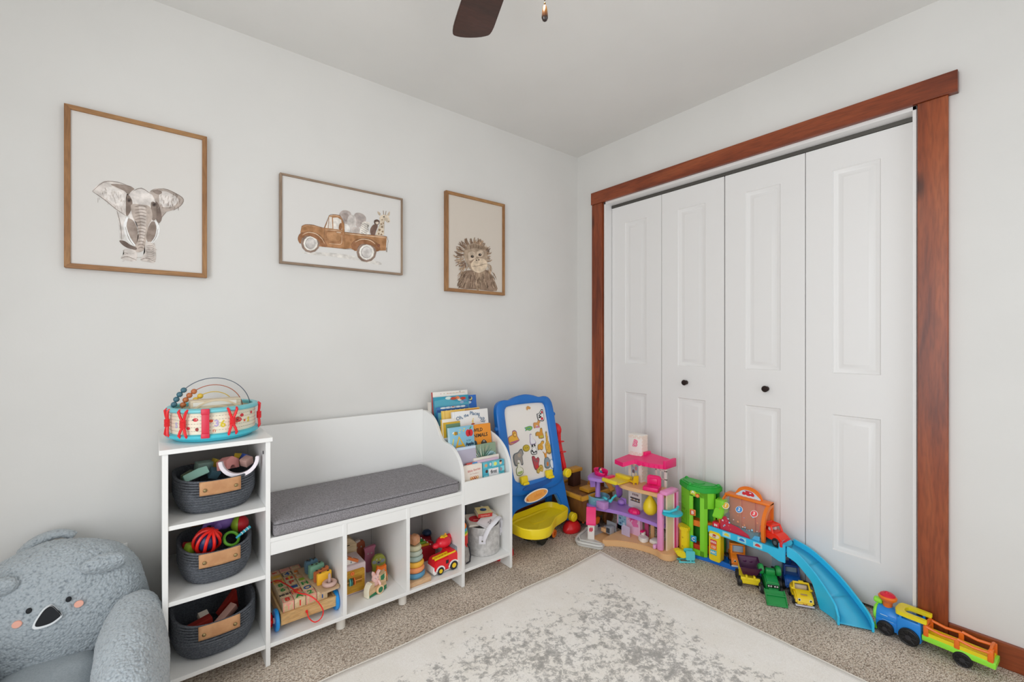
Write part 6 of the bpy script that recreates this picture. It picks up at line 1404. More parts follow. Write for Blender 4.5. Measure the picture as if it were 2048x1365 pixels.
# orange tow truck under the track
c1 = thing('toy_truck', 'orange toy pickup with smiling face under the blue track', 'toy truck', (-.040, -1.128, .0205), R(-56))
OR2 = mat('ea8420', .35)
q = MB(OR2); profile_body(q, smoothpts([(-.055, .014), (-.057, .034), (-.048, .052), (-.024, .058), (-.020, .060), (.015, .060), (.018, .050), (.055, .050), (.056, .014)], 2), .033); q.build('body', c1)
q = MB(OR2); q.box(-.032, -.024, .058, .032, .016, .062, r=.001); q.box(-.033, -.018, .098, .033, .018, .106, r=.003)
for x in (-.029, .029): q.box(x - .004, -.024, .058, x + .004, -.016, .100); q.box(x - .004, .010, .058, x + .004, .018, .100)
q.build('cab', c1); q = MB(mat('9ab0c0', .2)); q.box(-.026, -.006, .062, .026, -.002, .092); q.build('seat_back', c1, 'pale seat seen through the windscreen')
q = MB(OR2); q.sph((.0, .045, .058), .020, seg=14, sc=(1.2, .9, .8)); q.build('tow_boom', c1)
q = MB(mat('e8e0d8', .3)); eyes(q, .018, .036, -.0578, 1.1); q.tube([(-.008, -.0575, .020), (0, -.0585, .017), (.008, -.0575, .020)], .001, m=mat('8a3a1c', .4)); q.box(-.034, -.0605, .008, .034, -.052, .016, mat('c8c8c8', .3), r=.003); q.build('face_and_bumper', c1, 'cartoon eyes and grey bumper')
wheels(c1, (-.032, .034), .030, .016)
# purple and yellow dump truck
c2 = thing('toy_dump_truck', 'yellow toy dump truck with dark purple tipper on the carpet', 'toy truck', (-.145, -1.230, 0), R(-58))
YLD = mat('e4cc22', .35); PRD = mat('47183f', .35)
q = MB(YLD); q.box(-.040, -.050, .018, .040, .050, .046, r=.006); q.box(-.040, -.052, .036, .040, -.040, .050, r=.003); q.box(-.038, .040, .04, .038, .062, .088, r=.006)
for x in (-.016, .016): q.box(x - .004, -.054, .044, x + .004, -.040, .060, r=.001)
q.build('chassis', c2, 'yellow chassis')
q = MB(PRD); v = []
for z, x, y0, y1 in ((.052, .028, -.030, .022), (.098, .044, -.058, .040), (.098, .039, -.053, .035), (.058, .024, -.026, .018)): v += [(-x, y0, z), (x, y0, z), (x, y1, z + (.012 if z > .09 else 0)), (-x, y1, z + (.012 if z > .09 else 0))]
q.put(v, [(r_ * 4 + k, r_ * 4 + (k + 1) % 4, (r_ + 1) * 4 + (k + 1) % 4, (r_ + 1) * 4 + k) for r_ in range(3) for k in range(4)] + [(3, 2, 1, 0), (12, 13, 14, 15)])
q.tube([(-.044, -.058, .098), (.044, -.058, .098), (.044, .040, .110), (-.044, .040, .110)], .0028, closed=True, seg=8); q.sph((-.012, .030, .088), .010, seg=10, sc=(1, .3, 1)); q.sph((.014, .030, .088), .010, seg=10, sc=(1, .3, 1)); q.build('tipper', c2, 'dark purple tipper')
wheels(c2, (-.032, .034), .042, .022, w_=.018, hub='2c2c30')
# green digger with scoop
c3 = thing('toy_loader', 'green toy loader with wide scoop facing the rug', 'toy truck', (-.155, -1.332, 0), R(-56)); c3.scale = (.95, .95, .95)
GR3 = mat('15803a', .32)
q = MB(GR3); profile_body(q, [(-.030, .022), (-.036, .050), (-.030, .066), (.012, .080), (.030, .084), (.066, .080), (.070, .024)], .028, bev=.005); q.build('body', c3)
q = MB(GR3); q.box(-.020, .010, .078, .022, .040, .108, r=.008); q.prism(smoothpts([(.02, .078), (.018, .108), (.040, .120), (.066, .100), (.072, .078)], 3), .026, .048, plane='YZ', bev=.004); q.prism(smoothpts([(.02, .078), (.018, .108), (.040, .120), (.066, .100), (.072, .078)], 3), -.048, -.026, plane='YZ', bev=.004); q.build('fenders', c3)
q = MB(GR3); profile_body(q, [(-.052, .038), (-.075, .028), (-.100, .005), (-.108, .002), (-.112, .006), (-.104, .015), (-.080, .036), (-.056, .047)], .040, bev=.001); q.box(-.020, -.060, .030, .020, -.028, .046, r=.003)
for s in (-1, 1): q.prism([(-.056, .050), (-.084, .040), (-.112, .016), (-.112, .003), (-.098, .002), (-.070, .024), (-.050, .036)], s * .040 - .002, s * .040 + .002, plane='YZ')
q.tube([(-.042, -.112, .005), (.042, -.112, .005)], .0035); q.tube([(-.041, -.084, .037), (.041, -.084, .037)], .0025); q.build('scoop', c3, 'broad green scoop')
q = MB(mat('101412', .4)); q.box(-.024, -.0375, .046, .024, -.034, .060, r=.002)
for x in (-.018, -.008, .008, .018): q.poly2(ellipse(x, .053, .0036, .004, 10), mat('f2efe8', .3), E_, .0378); q.poly2(ellipse(x, .052, .0016, .002, 8), mat('222222', .3), E_, .0381)
q.build('headlight_eyes', c3, 'black strip with white eyes')
q = MB(mat('d8a02c', .4)); q.box(.0275, -.010, .058, .0292, .030, .066); q.build('stripe', c3, 'orange stripe')
wheels(c3, (-.006,), .040, .020, w_=.016, hub='888c90'); wheels(c3, (.048,), .045, .028, w_=.020, hub='888c90')
# yellow car
c4 = thing('toy_car', 'yellow smiling toy car parked at the inner side of the blue ramp', 'toy car', (-.112, -1.438, 0), R(-58))
YC4 = mat('ecc916', .3)
q = MB(YC4); profile_body(q, smoothpts([(-.056, .012), (-.060, .030), (-.052, .044), (-.024, .054), (-.010, .056), (.010, .040), (.030, .040), (.040, .052), (.056, .048), (.058, .014)], 2), .034, bev=.006)
q.box(-.038, -.046, .020, .038, .048, .036, r=.008); q.build('body', c4)
q = MB(YC4); q.tube([(-.031, -.014, .052), (-.028, .004, .078), (.028, .004, .078), (.031, -.014, .052)], .005); q.tube([(-.028, .004, .078), (-.031, .044, .048)], .004); q.tube([(.028, .004, .078), (.031, .044, .048)], .004); q.box(-.010, -.002, .078, .010, .012, .086, r=.003)
for s in (-1, 1): q.sph((s * .036, -.008, .055), .006, seg=10)
q.build('windscreen_frame', c4); q = MB(mat('c4b8a8', .3)); q.box(-.024, .012, .042, .024, .018, .064); q.build('seat_back', c4)
q = MB(YC4); eyes(q, .021, .034, -.0605, 1.1); q.tube([(-.008, -.061, .019), (0, -.062, .016), (.008, -.061, .019)], .0012, m=mat('8a3a1c', .4)); q.box(-.036, -.064, .006, .036, -.050, .014, mat('bcbcc8', .2, .3), r=.004); q.box(-.012, -.048, .0495, .012, -.040, .0515, mat('b09060', .4), M=Mx((0, 0, 0), (R(0), 0, 0))); q.build('face_and_bumper', c4, 'cartoon eyes and silver bumper')
wheels(c4, (-.030, .034), .034, .017)
# blue helicopter-like car behind it
c5 = thing('toy_police_car', 'dark blue toy car with an open cab behind the yellow car', 'toy car', (-.022, -1.365, 0), R(-58))
BC = mat('14509c', .3)
q = MB(BC); profile_body(q, smoothpts([(-.050, .014), (-.054, .040), (-.040, .060), (-.010, .064), (.040, .062), (.050, .050), (.052, .014)], 2), .033, bev=.005); q.build('body', c5)
q = MB(mat('12387c', .3)); cabin(q, .030, -.020, .044, .060, .100, .008); q.box(-.028, -.006, .096, .028, .040, .102, r=.002); q.tube([(-.034, .02, .128), (-.02, .01, .136), (.0, .006, .137), (.02, .01, .134), (.034, .02, .126)], .003); q.tube([(0, .008, .136), (0, .014, .102)], .005); q.build('cab', c5, 'dark blue cab frame with curved top bar')
q = MB(mat('7c8c98', .2)); q.box(-.026, .012, .062, .026, .018, .088); q.build('seat_back', c5); wheels(c5, (-.028, .034), .036, .018)
c5.name = 'toy_rescue_car'
# red car on the track
c6 = thing('toy_car', 'red toy car with turquoise bumper on the end of the blue track', 'toy car', (-.038, -1.300, .1865), R(-18))
RC = mat('e0301c', .3); TQ = mat('49b4cc', .3)
q = MB(RC); profile_body(q, smoothpts([(-.062, .024), (-.060, .036), (-.040, .052), (-.014, .058), (.020, .056), (.044, .056), (.052, .050), (.056, .024)], 2), .034, bev=.005); q.build('body', c6)
q = MB(RC); cabin(q, .031, -.018, .040, .054, .084, .008); q.box(-.028, -.004, .081, .028, .034, .086, r=.002); q.box(-.034, .034, .050, .034, .052, .066, r=.003); q.build('cab', c6, 'red cab frame')
q = MB(mat('c9c8c4', .3)); q.sph((-.010, .010, .064), .011, seg=12); q.sph((.014, .010, .064), .011, seg=12); q.build('seat_back', c6)
q = MB(TQ); q.prism([(-.036, .018), (-.030, .034), (-.014, .038), (.014, .038), (.030, .034), (.036, .018), (.022, .010), (-.022, .010)], -.068, -.056, plane='XZ', bev=.003); q.build('bumper', c6, 'turquoise front bumper')
wheels(c6, (-.036, .036), .030, .020, w_=.016)

# ------------------------------------------------------------------ train
tn = thing('toy_train', 'blue toy locomotive pulling a green wagon with orange fence along the baseboard', 'toy train', (-.078, -1.853, 0), R(-93.5)); tn.scale = (.91, .91, .91)
# local x runs from the nose (left) to the wagon end (right), -y faces the room
NB = mat('1f7fd0', .32, name='train_blue'); NG = mat('8ede3c', .35, name='train_green'); NO = mat('ee7420', .35, name='train_orange'); NY = mat('ecd81e', .35, name='train_yellow'); NR = mat('cc1c34', .3); NK = mat('161618', .4)
q = MB(NB); q.lathe([(.036, 0), (.039, .004), (.039, .074), (.036, .078)], 28, M=Mx((-.170, 0, .070), (0, pi / 2, 0))); q.box(-.172, -.038, .020, -.098, .038, .068, r=.005); q.box(-.100, -.043, .018, -.022, .043, .098, r=.006)
for z in (.052, .080): q.tube([(-.166, -.0395 if z < .07 else -.0375, z), (-.105, -.0395 if z < .07 else -.0375, z)], .0016)
q.build('engine_body', tn, 'blue engine body')
q = MB(NB); q.box(-.092, -.041, .096, -.084, -.030, .112); q.box(-.092, .030, .096, -.084, .041, .112); q.box(-.032, -.041, .096, -.024, -.030, .108); q.box(-.032, .030, .096, -.024, .041, .108)
q.build('cab_pillar', tn)
q = MB(mat('bfe4f4', .3)); q.box(-.155, -.0405, .078, -.130, -.039, .080); q.box(-.148, -.0405, .060, -.11, -.0392, .061); q.build('highlight_line', tn, 'pale painted highlight lines')  # pale blue strips paint a glint along the engine side
q = MB(NY)
o_ = smoothpts([(-.108, -.020), (-.104, -.036), (-.090, -.046), (-.012, -.046), (-.008, -.040), (-.010, -.030), (-.066, -.028), (-.078, -.018), (-.082, 0), (-.078, .018), (-.066, .028), (-.010, .030), (-.008, .040), (-.012, .046), (-.090, .046), (-.104, .036), (-.108, .020)], 3)
q.prism(o_, .108, .124, plane='XY'); q.build('cab_roof', tn, 'yellow open roof')
q = MB(NO); q.lathe([(.017, 0), (.017, .018), (.022, .026), (.031, .034), (.033, .042), (.028, .048)], 28, M=Mx((-.140, 0, .104))); q.build('funnel', tn, 'orange funnel')
q = MB(NR); q.lathe([(.027, .046), (.026, .052), (.018, .058), (.008, .061), (.001, .061)], 24, M=Mx((-.140, 0, .104))); q.sph((-.142, -.006, .163), .008, seg=10); q.build('funnel_button', tn, 'red funnel button')
q = MB(NG); q.lathe([(.001, 0), (.034, 0), (.036, .006), (.030, .012), (.001, .014)], 26, M=Mx((-.171, 0, .068), (0, -pi / 2, 0))); q.prism([(-.186, .004), (-.166, .004), (-.166, .034), (-.178, .030)], -.034, .034, plane='XZ', bev=.003); q.cyl((-.172, 0, .118), .013, .030, axis='X', seg=18, bev=.004); q.box(-.176, -.006, .096, -.166, .006, .112)
q.build('nose', tn, 'lime green nose and headlight')
def spoke(x, y, r_, name='wheel'):
    q = MB(NK); q.cyl((x, y, r_), r_, .012, axis='Y', seg=32, bev=.002); yy = y + (-.007 if y < 0 else .007)
    q.tube([(x + r_ * .82 * cos(2 * pi * k / 26), yy, r_ + r_ * .82 * sin(2 * pi * k / 26)) for k in range(26)], .0024, closed=True, seg=6)
    q.cyl((x, yy, r_), r_ * .30, .006, mat('2c2c30', .35), axis='Y', seg=18)
    for k in range(8): a = 2 * pi * k / 8; q.tube([(x + r_ * .3 * cos(a), yy, r_ + r_ * .3 * sin(a)), (x + r_ * .78 * cos(a), yy, r_ + r_ * .78 * sin(a))], .0020, seg=5)
    q.build(name, tn, 'black spoked wheel')
for s in (-1, 1): spoke(-.136, s * .045, .029); spoke(-.058, s * .049, .034); spoke(.098, s * .036, .028)
q = MB(NG); q.box(-.020, -.040, .040, .186, .040, .062, r=.002); q.box(-.034, -.012, .044, -.016, .012, .054); q.build('wagon_bed', tn, 'lime green wagon bed')
q = MB(NY); q.box(-.012, -.033, .060, .178, .033, .068)
for k in range(6): q.box(-.010, -.030 + k * .0105, .068, .176, -.023 + k * .0105, .0705)
q.box(-.010, -.0385, .062, .176, -.034, .076); q.build('wagon_floor', tn, 'yellow ribbed wagon floor')
q = MB(NO)
for s in (-1, 1):
    y = s * .037
    for x in (-.008, .082, .172): q.box(x - .008, y - .0045, .060, x + .008, y + .0045, .098 if x == .082 else .104, r=.003)
    for a_, b2 in ((-.006, .080), (.084, .170)): q.tube([(a_, y, .098), ((a_ + b2) / 2, y, .090), (b2, y, .094)], .0056, seg=8)
for x in (-.008, .172):
    q.tube([(x, -.034, .080), (x, 0, .086), (x, .034, .080)], .004); q.tube([(x, -.034, .104), (x, 0, .110), (x, .034, .104)], .005)
q.box(.166, -.037, .060, .180, -.020, .106, r=.003); q.build('wagon_fence', tn, 'orange rail fence')

# ------------------------------------------------------------------ framed prints (drawn as flat inked shapes on the paper)
_ax = Vector((math.sin(YAW), math.cos(YAW))); _rt = Vector((math.cos(YAW), -math.sin(YAW)))
def wallpoint(u, v, y):
    """sketch coordinates of the prints -> wall coordinates (x, z)"""
    a = (u - 1024) / FPX; b_ = (682 - v) / FPX
    rx, ry = _ax.x + _rt.x * a, _ax.y + _rt.y * a; t = (y - CAM.y) / ry
    return CAM.x + rx * t, CAM.z + b_ * t
class Art:
    def __init__(s, x, y, z, k, ox, oz):
        s.q = MB(); s.c = (x, y, z); s.k = k; s.o = (ox, oz); s.d = .0003; s.T = Matrix.Translation((0, -.0172, 0))
    def P(s, p):
        x, z = wallpoint(s.o[0] + p[0] / s.k, s.o[1] + p[1] / s.k, s.c[1]); return x - s.c[0], z - s.c[2]
    def fill(s, pts, col, sm=3):
        if sm: pts = smoothpts(pts, sm)
        s.q.poly2([s.P(p) for p in pts], INK(col), s.T, s.d); s.d += .0000095; return s
    def line(s, pts, w_, col, sm=3):
        if sm and len(pts) > 2: pts = smoothpts(pts, sm, closed=False)
        n = len(pts); W_ = [w_ * (.35 + .65 * sin(pi * min(1, max(0, (i + .5) / n)))) for i in range(n)]
        R_ = [s.P(p) for p in ribbon2(pts, W_)]; m_ = 2 * n - 1
        s.q.put([(a, -s.d, b) for a, b in R_], [(i, i + 1, m_ - i - 1, m_ - i) for i in range(n - 1)], INK(col), s.T); s.d += .0000095; return s
    def dot(s, x, y, rx, ry, col): return s.fill(ellipse(x, y, rx, ry, 12), col, 0)
_ink = {}
def INK(c):
    """watercolour ink: the colour varies softly like a wash"""
    if c in _ink: return _ink[c]
    m, nt, b, N, L = nodes('ink_' + c, .8)
    tc = N('TexCoord'); n = N('TexNoise'); n.inputs['Scale'].default_value = 38; n.inputs['Detail'].default_value = 5; L(tc.outputs['Object'], n.inputs['Vector'])
    l = lin(c); hi = tuple(min(1, x * 1.25 + .03) for x in l); lo = tuple(x * .86 for x in l)
    r = N('ValToRGB'); e = r.color_ramp.elements; e[0].position = .36; e[0].color = (*lo, 1); e[1].position = .64; e[1].color = (*hi, 1)
    L(n.outputs[0], r.inputs[0]); L(r.outputs[0], b.inputs['Base Color']); _ink[c] = m; return m
def framed(label, x0, x1, z0, z1, bar, wm, paper, depth=.024):
    cx, cz = (x0 + x1) / 2, (z0 + z1) / 2
    t = thing('framed_print', label, 'framed print', (cx, -.001, cz)); W_, H_ = (x1 - x0) / 2, (z1 - z0) / 2
    for nm, pts in (('frame_rail', [(-W_, H_), (W_, H_), (W_ - bar, H_ - bar), (-W_ + bar, H_ - bar)]), ('frame_rail', [(-W_, -H_), (W_, -H_), (W_ - bar, -H_ + bar), (-W_ + bar, -H_ + bar)])):
        MB(wm[0]).prism(pts, -depth, 0, plane='XZ', bev=.0008).build(nm, t)
    for s in (-1, 1):
        MB(wm[1]).prism([(s * W_, H_), (s * W_, -H_), (s * (W_ - bar), -H_ + bar), (s * (W_ - bar), H_ - bar)], -depth, 0, plane='XZ', bev=.0008).build('frame_stile', t)
    q = MB(mat(paper, .6)); q.box(-W_ + bar * .8, -depth + .007, -H_ + bar * .8, W_ - bar * .8, -.002, H_ - bar * .8); p = q.build('print_paper', t)
    return t, p, (cx, cz)
OAKX = wood('oak_frame_x', '8a5f38', 'a3754a', 'b08556', 'X', 5, .5, False); OAKZ = wood('oak_frame_z', '8a5f38', 'a3754a', 'b08556', 'Z', 5, .5, True)
GRX = wood('taupe_frame_x', '8a7460', '9c8570', 'a8927c', 'X', 5, .5, False); GRZ = wood('taupe_frame_z', '8a7460', '9c8570', 'a8927c', 'Z', 5, .5, False)
YP = -.0185
# elephant
t, p, c = framed('large portrait framed print of an elephant walking, left of the other prints', -2.575, -2.169, 1.396, 1.960, .016, (OAKX, OAKZ), 'cbc8c4')
A_ = Art(c[0], YP, c[1], 3.591, 110, 190)
random.seed(3)
F, Ln = A_.fill, A_.line
F([(440, 815), (505, 865), (505, 1000), (470, 1050), (462, 950)], 'd9d3ce')
F([(270, 690), (300, 650), (360, 615), (430, 622), (480, 640), (548, 665), (520, 700), (508, 760), (525, 830), (510, 866), (440, 820), (380, 770), (310, 715)], 'd6cec8')
F([(330, 700), (380, 660), (440, 670), (490, 720), (490, 790), (430, 790), (380, 750)], 'e2dcd7')
F([(400, 640), (470, 640), (545, 655), (575, 688), (530, 715), (500, 690), (440, 662)], '94857b')
F([(680, 695), (720, 672), (790, 675), (860, 700), (922, 745), (905, 790), (850, 825), (800, 840), (770, 870), (745, 905), (722, 850), (720, 790), (700, 740)], 'b3a69d')
F([(750, 705), (800, 692), (885, 745), (862, 790), (800, 805), (755, 790)], 'd9d2cd')
F([(716, 770), (745, 785), (768, 880), (745, 920), (718, 870)], '7a6a61')
F([(700, 690), (740, 680), (770, 700), (740, 715)], '8a7b72')
F([(550, 690), (600, 668), (650, 680), (700, 720), (725, 790), (715, 860), (690, 930), (640, 940), (560, 920), (530, 860), (515, 800), (525, 730)], 'ddd6d1')
F([(515, 720), (548, 742), (556, 790), (535, 850), (510, 862)], '85756b')
F([(690, 770), (722, 780), (728, 880), (700, 900), (690, 840)], '8c7d73')
F([(545, 790), (600, 785), (680, 800), (700, 880), (670, 940), (655, 1040), (642, 1108), (600, 1130), (560, 1118), (575, 1085), (600, 1020), (590, 930), (560, 880)], 'b8aaa0')
F([(600, 800), (650, 810), (655, 940), (630, 1060), (612, 1060), (620, 930)], 'cbc0b8')
F([(518, 890), (560, 900), (592, 960), (592, 1030), (575, 1082), (540, 1040), (512, 960)], '998a80')
F([(684, 920), (716, 910), (728, 960), (708, 1045), (672, 1062), (655, 1010)], '8f7f75')
F([(462, 1045), (500, 1048), (540, 1075), (585, 1095), (580, 1112), (520, 1098), (480, 1072)], '6f5f56')
F([(498, 1105), (580, 1118), (586, 1188), (530, 1192), (472, 1172), (496, 1140)], 'cdc5bf'); F([(650, 1062), (716, 1066), (722, 1196), (670, 1200), (612, 1184), (646, 1130)], 'cac1ba')
Ln([(520, 878), (502, 940), (520, 1010), (548, 1056), (575, 1082)], 28, 'f1efec'); Ln([(722, 905), (742, 960), (728, 1020), (694, 1062)], 24, 'f1efec'); Ln([(505, 945), (530, 1030), (570, 1084)], 4, '8a7b72'); Ln([(740, 960), (725, 1020), (694, 1064)], 4, '8a7b72')
for k in range(14):
    y = 795 + k * 23; h_ = 44 - k * 1.2; Ln([(615 - h_ + (k > 5) * 8, y + 8), (618, y), (615 + h_, y + 10)], 4.5, '76665c')
for k in range(8): Ln([(655, 1085 + k * 13), (690, 1080 + k * 13), (712, 1090 + k * 13)], 3.5, '8a7b72')
for a in ([(270, 690), (350, 625), (450, 625), (545, 660)], [(270, 692), (360, 755), (440, 820), (508, 866)], [(690, 692), (780, 672), (870, 708), (922, 748), (902, 795), (850, 828)], [(800, 838), (765, 880), (742, 930)], [(560, 690), (620, 668), (690, 712)], [(445, 830), (470, 930), (478, 1040)], [(475, 1172), (520, 1160), (585, 1186)], [(615, 1184), (660, 1172), (720, 1196)]): Ln(a, 4, '7d6e65')
for k in range(46):
    x = random.uniform(300, 500); y = 640 + (x - 300) * .35 + random.uniform(0, 110); Ln([(x, y), (x + random.uniform(-8, 14), y + random.uniform(14, 34))], 2.4, 'b3a79f', 0)
for k in range(40):
    x = random.uniform(740, 900); y = random.uniform(700, 810); Ln([(x, y), (x + random.uniform(-14, 8), y + random.uniform(14, 34))], 2.6, random.choice(('8a7b72', 'a3968d')), 0)
for k in range(26):
    x = random.uniform(475, 720); y = random.uniform(1100, 1200); Ln([(x, y), (x + 16, y + random.uniform(-6, 6))], 2.4, '9c8f86', 0)
for x, y in ((532, 758), (712, 788)): A_.dot(x, y, 14, 12, '5a4b43'); A_.dot(x, y, 7, 7, '2a211d'); Ln([(x - 18, y - 8), (x, y - 16), (x + 18, y - 4)], 4, '5a4b43')
A_.q.build('print_drawing', t, 'sepia watercolour elephant')
# truck
t, p, c = framed('landscape framed print of a brown pickup truck carrying young animals, middle of the prints', -1.906, -1.332, 1.484, 1.880, .009, (GRX, GRZ), 'cccac7')
A_ = Art(c[0], YP, c[1], 5.936, 540, 330); F, Ln = A_.fill, A_.line
BR1, BR2, BR3, OUT = 'a8784e', '946440', 'c39a76', '6a4a34'
F([(390, 1040), (700, 1040), (1000, 1080), (1300, 1150), (1280, 1185), (900, 1110), (480, 1060)], 'd6d2cc')
F([(820, 590), (850, 545), (900, 535), (955, 560), (965, 610), (930, 650), (910, 705), (870, 690), (835, 640)], 'b4a9a4'); F([(1000, 590), (1040, 565), (1100, 580), (1140, 625), (1130, 680), (1090, 725), (1040, 740), (1010, 690)], 'b4a9a4')
F([(850, 590), (890, 570), (930, 590), (930, 640), (890, 670)], 'a2958f'); F([(925, 620), (965, 590), (1010, 610), (1025, 680), (1000, 740), (985, 795), (930, 790), (915, 710)], 'c6bfba'); F([(985, 740), (1050, 740), (1075, 780), (1070, 820), (985, 810)], 'bab0aa'); F([(870, 700), (920, 705), (950, 760), (935, 795), (885, 790)], 'ddd9d4')
F([(1095, 680), (1150, 672), (1185, 690), (1180, 730), (1160, 750), (1170, 830), (1070, 825), (1075, 745)], 'e2dcd3')
for k in range(34): A_.dot(1080 + (k * 37) % 84, 690 + (k * 23) % 130, 4, 4, '4a3e38')
A_.dot(1168, 722, 6, 5, '2c2422')
F([(1235, 660), (1270, 645), (1300, 665), (1295, 700), (1265, 712), (1240, 700)], '5a4438'); F([(1190, 760), (1230, 705), (1280, 715), (1260, 780), (1240, 835), (1195, 820)], '7a6054'); F([(1250, 680), (1268, 672), (1292, 680), (1285, 700), (1258, 700)], 'd8cabb'); Ln([(1252, 690), (1262, 684)], 5, '3a2c24'); Ln([(1280, 684), (1290, 690)], 5, '3a2c24')
F([(1300, 620), (1340, 590), (1400, 600), (1425, 670), (1395, 685), (1360, 660), (1355, 760), (1345, 840), (1255, 835), (1280, 760), (1305, 690)], 'd2c3ae'); F([(1275, 550), (1310, 570), (1305, 600), (1285, 585)], 'b9a892'); F([(1392, 590), (1420, 548), (1418, 600)], 'b9a892'); Ln([(1345, 540), (1350, 590)], 9, '9a8876'); Ln([(1378, 545), (1370, 592)], 9, '9a8876')
for x, y, r_ in ((1300, 770, 14), (1330, 735, 12), (1335, 790, 12), (1290, 815, 12), (1320, 700, 10), (1345, 690, 8), (1330, 650, 8), (1322, 825, 12)): A_.dot(x, y, r_, r_, '8f765c')
A_.dot(1352, 615, 9, 7, '2e2622'); A_.dot(1408, 670, 6, 5, '6a584a')
F([(375, 725), (420, 705), (520, 712), (640, 745), (700, 600), (760, 588), (830, 600), (860, 650), (880, 700), (885, 795), (1385, 850), (1375, 1015), (1010, 1020), (960, 990), (880, 995), (620, 970), (460, 950), (360, 800)], BR1, 0)
F([(655, 745), (700, 615), (735, 615), (742, 755), (690, 750)], 'ded6cc', 0); F([(748, 625), (800, 622), (845, 650), (855, 770), (752, 758)], 'e0dad2', 0); Ln([(700, 620), (690, 750)], 8, BR2); F([(825, 700), (848, 690), (850, 765), (815, 760)], BR2)
F([(650, 770), (860, 790), (850, 940), (690, 930), (655, 880)], 'a0714a'); F([(680, 800), (830, 815), (820, 900), (700, 890)], 'b5865c')
F([(330, 870), (360, 810), (450, 790), (560, 815), (640, 890), (680, 965), (610, 960), (560, 900), (470, 850), (380, 870), (365, 930), (345, 920)], BR2); F([(960, 950), (1010, 890), (1100, 875), (1210, 890), (1290, 950), (1305, 1010), (1220, 1030), (1170, 960), (1080, 950), (1030, 1010), (1000, 1015)], BR2)
Ln([(385, 830), (450, 800), (540, 815), (610, 870), (645, 930)], 9, 'd9bfa2'); Ln([(1010, 915), (1090, 880), (1190, 895), (1250, 940)], 10, 'd9bfa2'); Ln([(660, 770), (760, 775), (855, 790)], 6, 'd9bfa2'); Ln([(700, 610), (760, 598), (830, 612)], 7, 'd0b08e'); Ln([(890, 812), (1100, 835), (1375, 862)], 8, 'd9bfa2'); Ln([(380, 745), (440, 718), (560, 735), (640, 755)], 7, BR3)
Ln([(700, 930), (790, 940), (848, 930), (850, 830)], 6, 'd9bfa2'); Ln([(790, 798), (840, 804)], 8, 'e6d8c6')
for cx, cy, r_ in ((480, 930, 112), (1145, 1035, 118)):
    A_.dot(cx, cy, r_, r_, '8a7466'); A_.dot(cx + 2, cy, r_ * .76, r_ * .78, 'e6e1da'); A_.dot(cx, cy, r_ * .55, r_ * .59, '6c625c'); A_.dot(cx + 2, cy, r_ * .52, r_ * .56, 'cfcac6')
F([(330, 870), (360, 810), (450, 790), (560, 815), (640, 890), (672, 955), (610, 965), (570, 895), (475, 843), (395, 845), (372, 900), (350, 925)], BR2); F([(962, 950), (1010, 890), (1100, 875), (1210, 890), (1290, 950), (1300, 1010), (1268, 1020), (1220, 960), (1110, 935), (1050, 965), (1015, 1018)], BR2)
Ln([(385, 830), (450, 800), (540, 815), (610, 870), (645, 930)], 9, 'd9bfa2'); Ln([(1010, 915), (1090, 880), (1190, 895), (1250, 940)], 10, 'd9bfa2')
for a in ([(375, 780), (375, 730), (420, 706), (520, 712), (645, 745), (700, 602), (760, 588), (830, 600), (862, 650), (882, 710), (885, 990)], [(330, 870), (360, 812), (450, 792), (560, 815), (640, 885), (680, 965)], [(960, 950), (1010, 890), (1100, 872), (1210, 888), (1290, 950), (1305, 1010)], [(885, 795), (1130, 825), (1385, 850), (1380, 1015)], [(645, 745), (640, 890)], [(680, 965), (880, 995), (985, 1000)]): Ln(a, 4, OUT)
A_.dot(1288, 955, 20, 18, '7a4a30'); F([(1378, 980), (1392, 980), (1390, 1035), (1378, 1030)], '8a8078', 0)
A_.q.build('print_drawing', t, 'brown watercolour truck with an elephant, leopard, sloth and giraffe in the bed')
# orangutan
t, p, c = framed('portrait framed print of a young orangutan, right of the other prints', -1.077, -.665, 1.421, 1.978, .017, (OAKX, OAKZ), 'c4bbb0')
A_ = Art(c[0], YP, c[1], 5.933, 880, 370); F, Ln = A_.fill, A_.line
random.seed(9)
F([(225, 1218), (235, 1090), (290, 1020), (400, 1010), (520, 1000), (600, 1040), (650, 1140), (672, 1258), (450, 1240)], '8f7763')
F([(400, 1030), (480, 1040), (540, 1010), (500, 1120), (470, 1238), (430, 1236), (420, 1120)], 'a89078')
for k in range(130):
    x = random.uniform(232, 650); y = random.uniform(1030, 1190); l = random.uniform(30, 80); dx = (x - 450) * .14
    if y + l > 1225: l = 1225 - y
    Ln([(x, y), (x + dx * .5 + random.uniform(-8, 8), y + l * .5), (x + dx, y + l)], random.uniform(4, 8), random.choice(('6a5240', '7c6350', 'a68c74', 'bca48c', '584434')), 0)
for k in range(190):
    a = random.uniform(R(95), R(395)); 
    if R(20) + 2 * pi < a: continue
    cx, cy = 410 + 20 * cos(a), 850; rr = random.uniform(100, 150); l = random.uniform(35, 80) * (1.15 if cos(a) < 0 else .7)
    x, y = cx + rr * cos(a) * (1.05 if cos(a) < 0 else .95), cy - rr * 0 + rr * 1.15 * sin(a)
    if y > 960: continue
    b1 = a + random.uniform(-.35, .25)
    Ln([(x, y), (x + l * .6 * cos(a), y + l * .6 * sin(a)), (x + l * cos(b1), y + l * sin(b1) - 8)], random.uniform(6, 12), random.choice(('8a6f58', '6f5643', 'a3876c', 'b89c80', '7c6350')), 0)
F([(290, 760), (330, 710), (400, 690), (480, 720), (535, 770), (560, 850), (555, 930), (530, 1000), (460, 1035), (400, 1030), (340, 980), (300, 900), (280, 830)], 'a5907b')
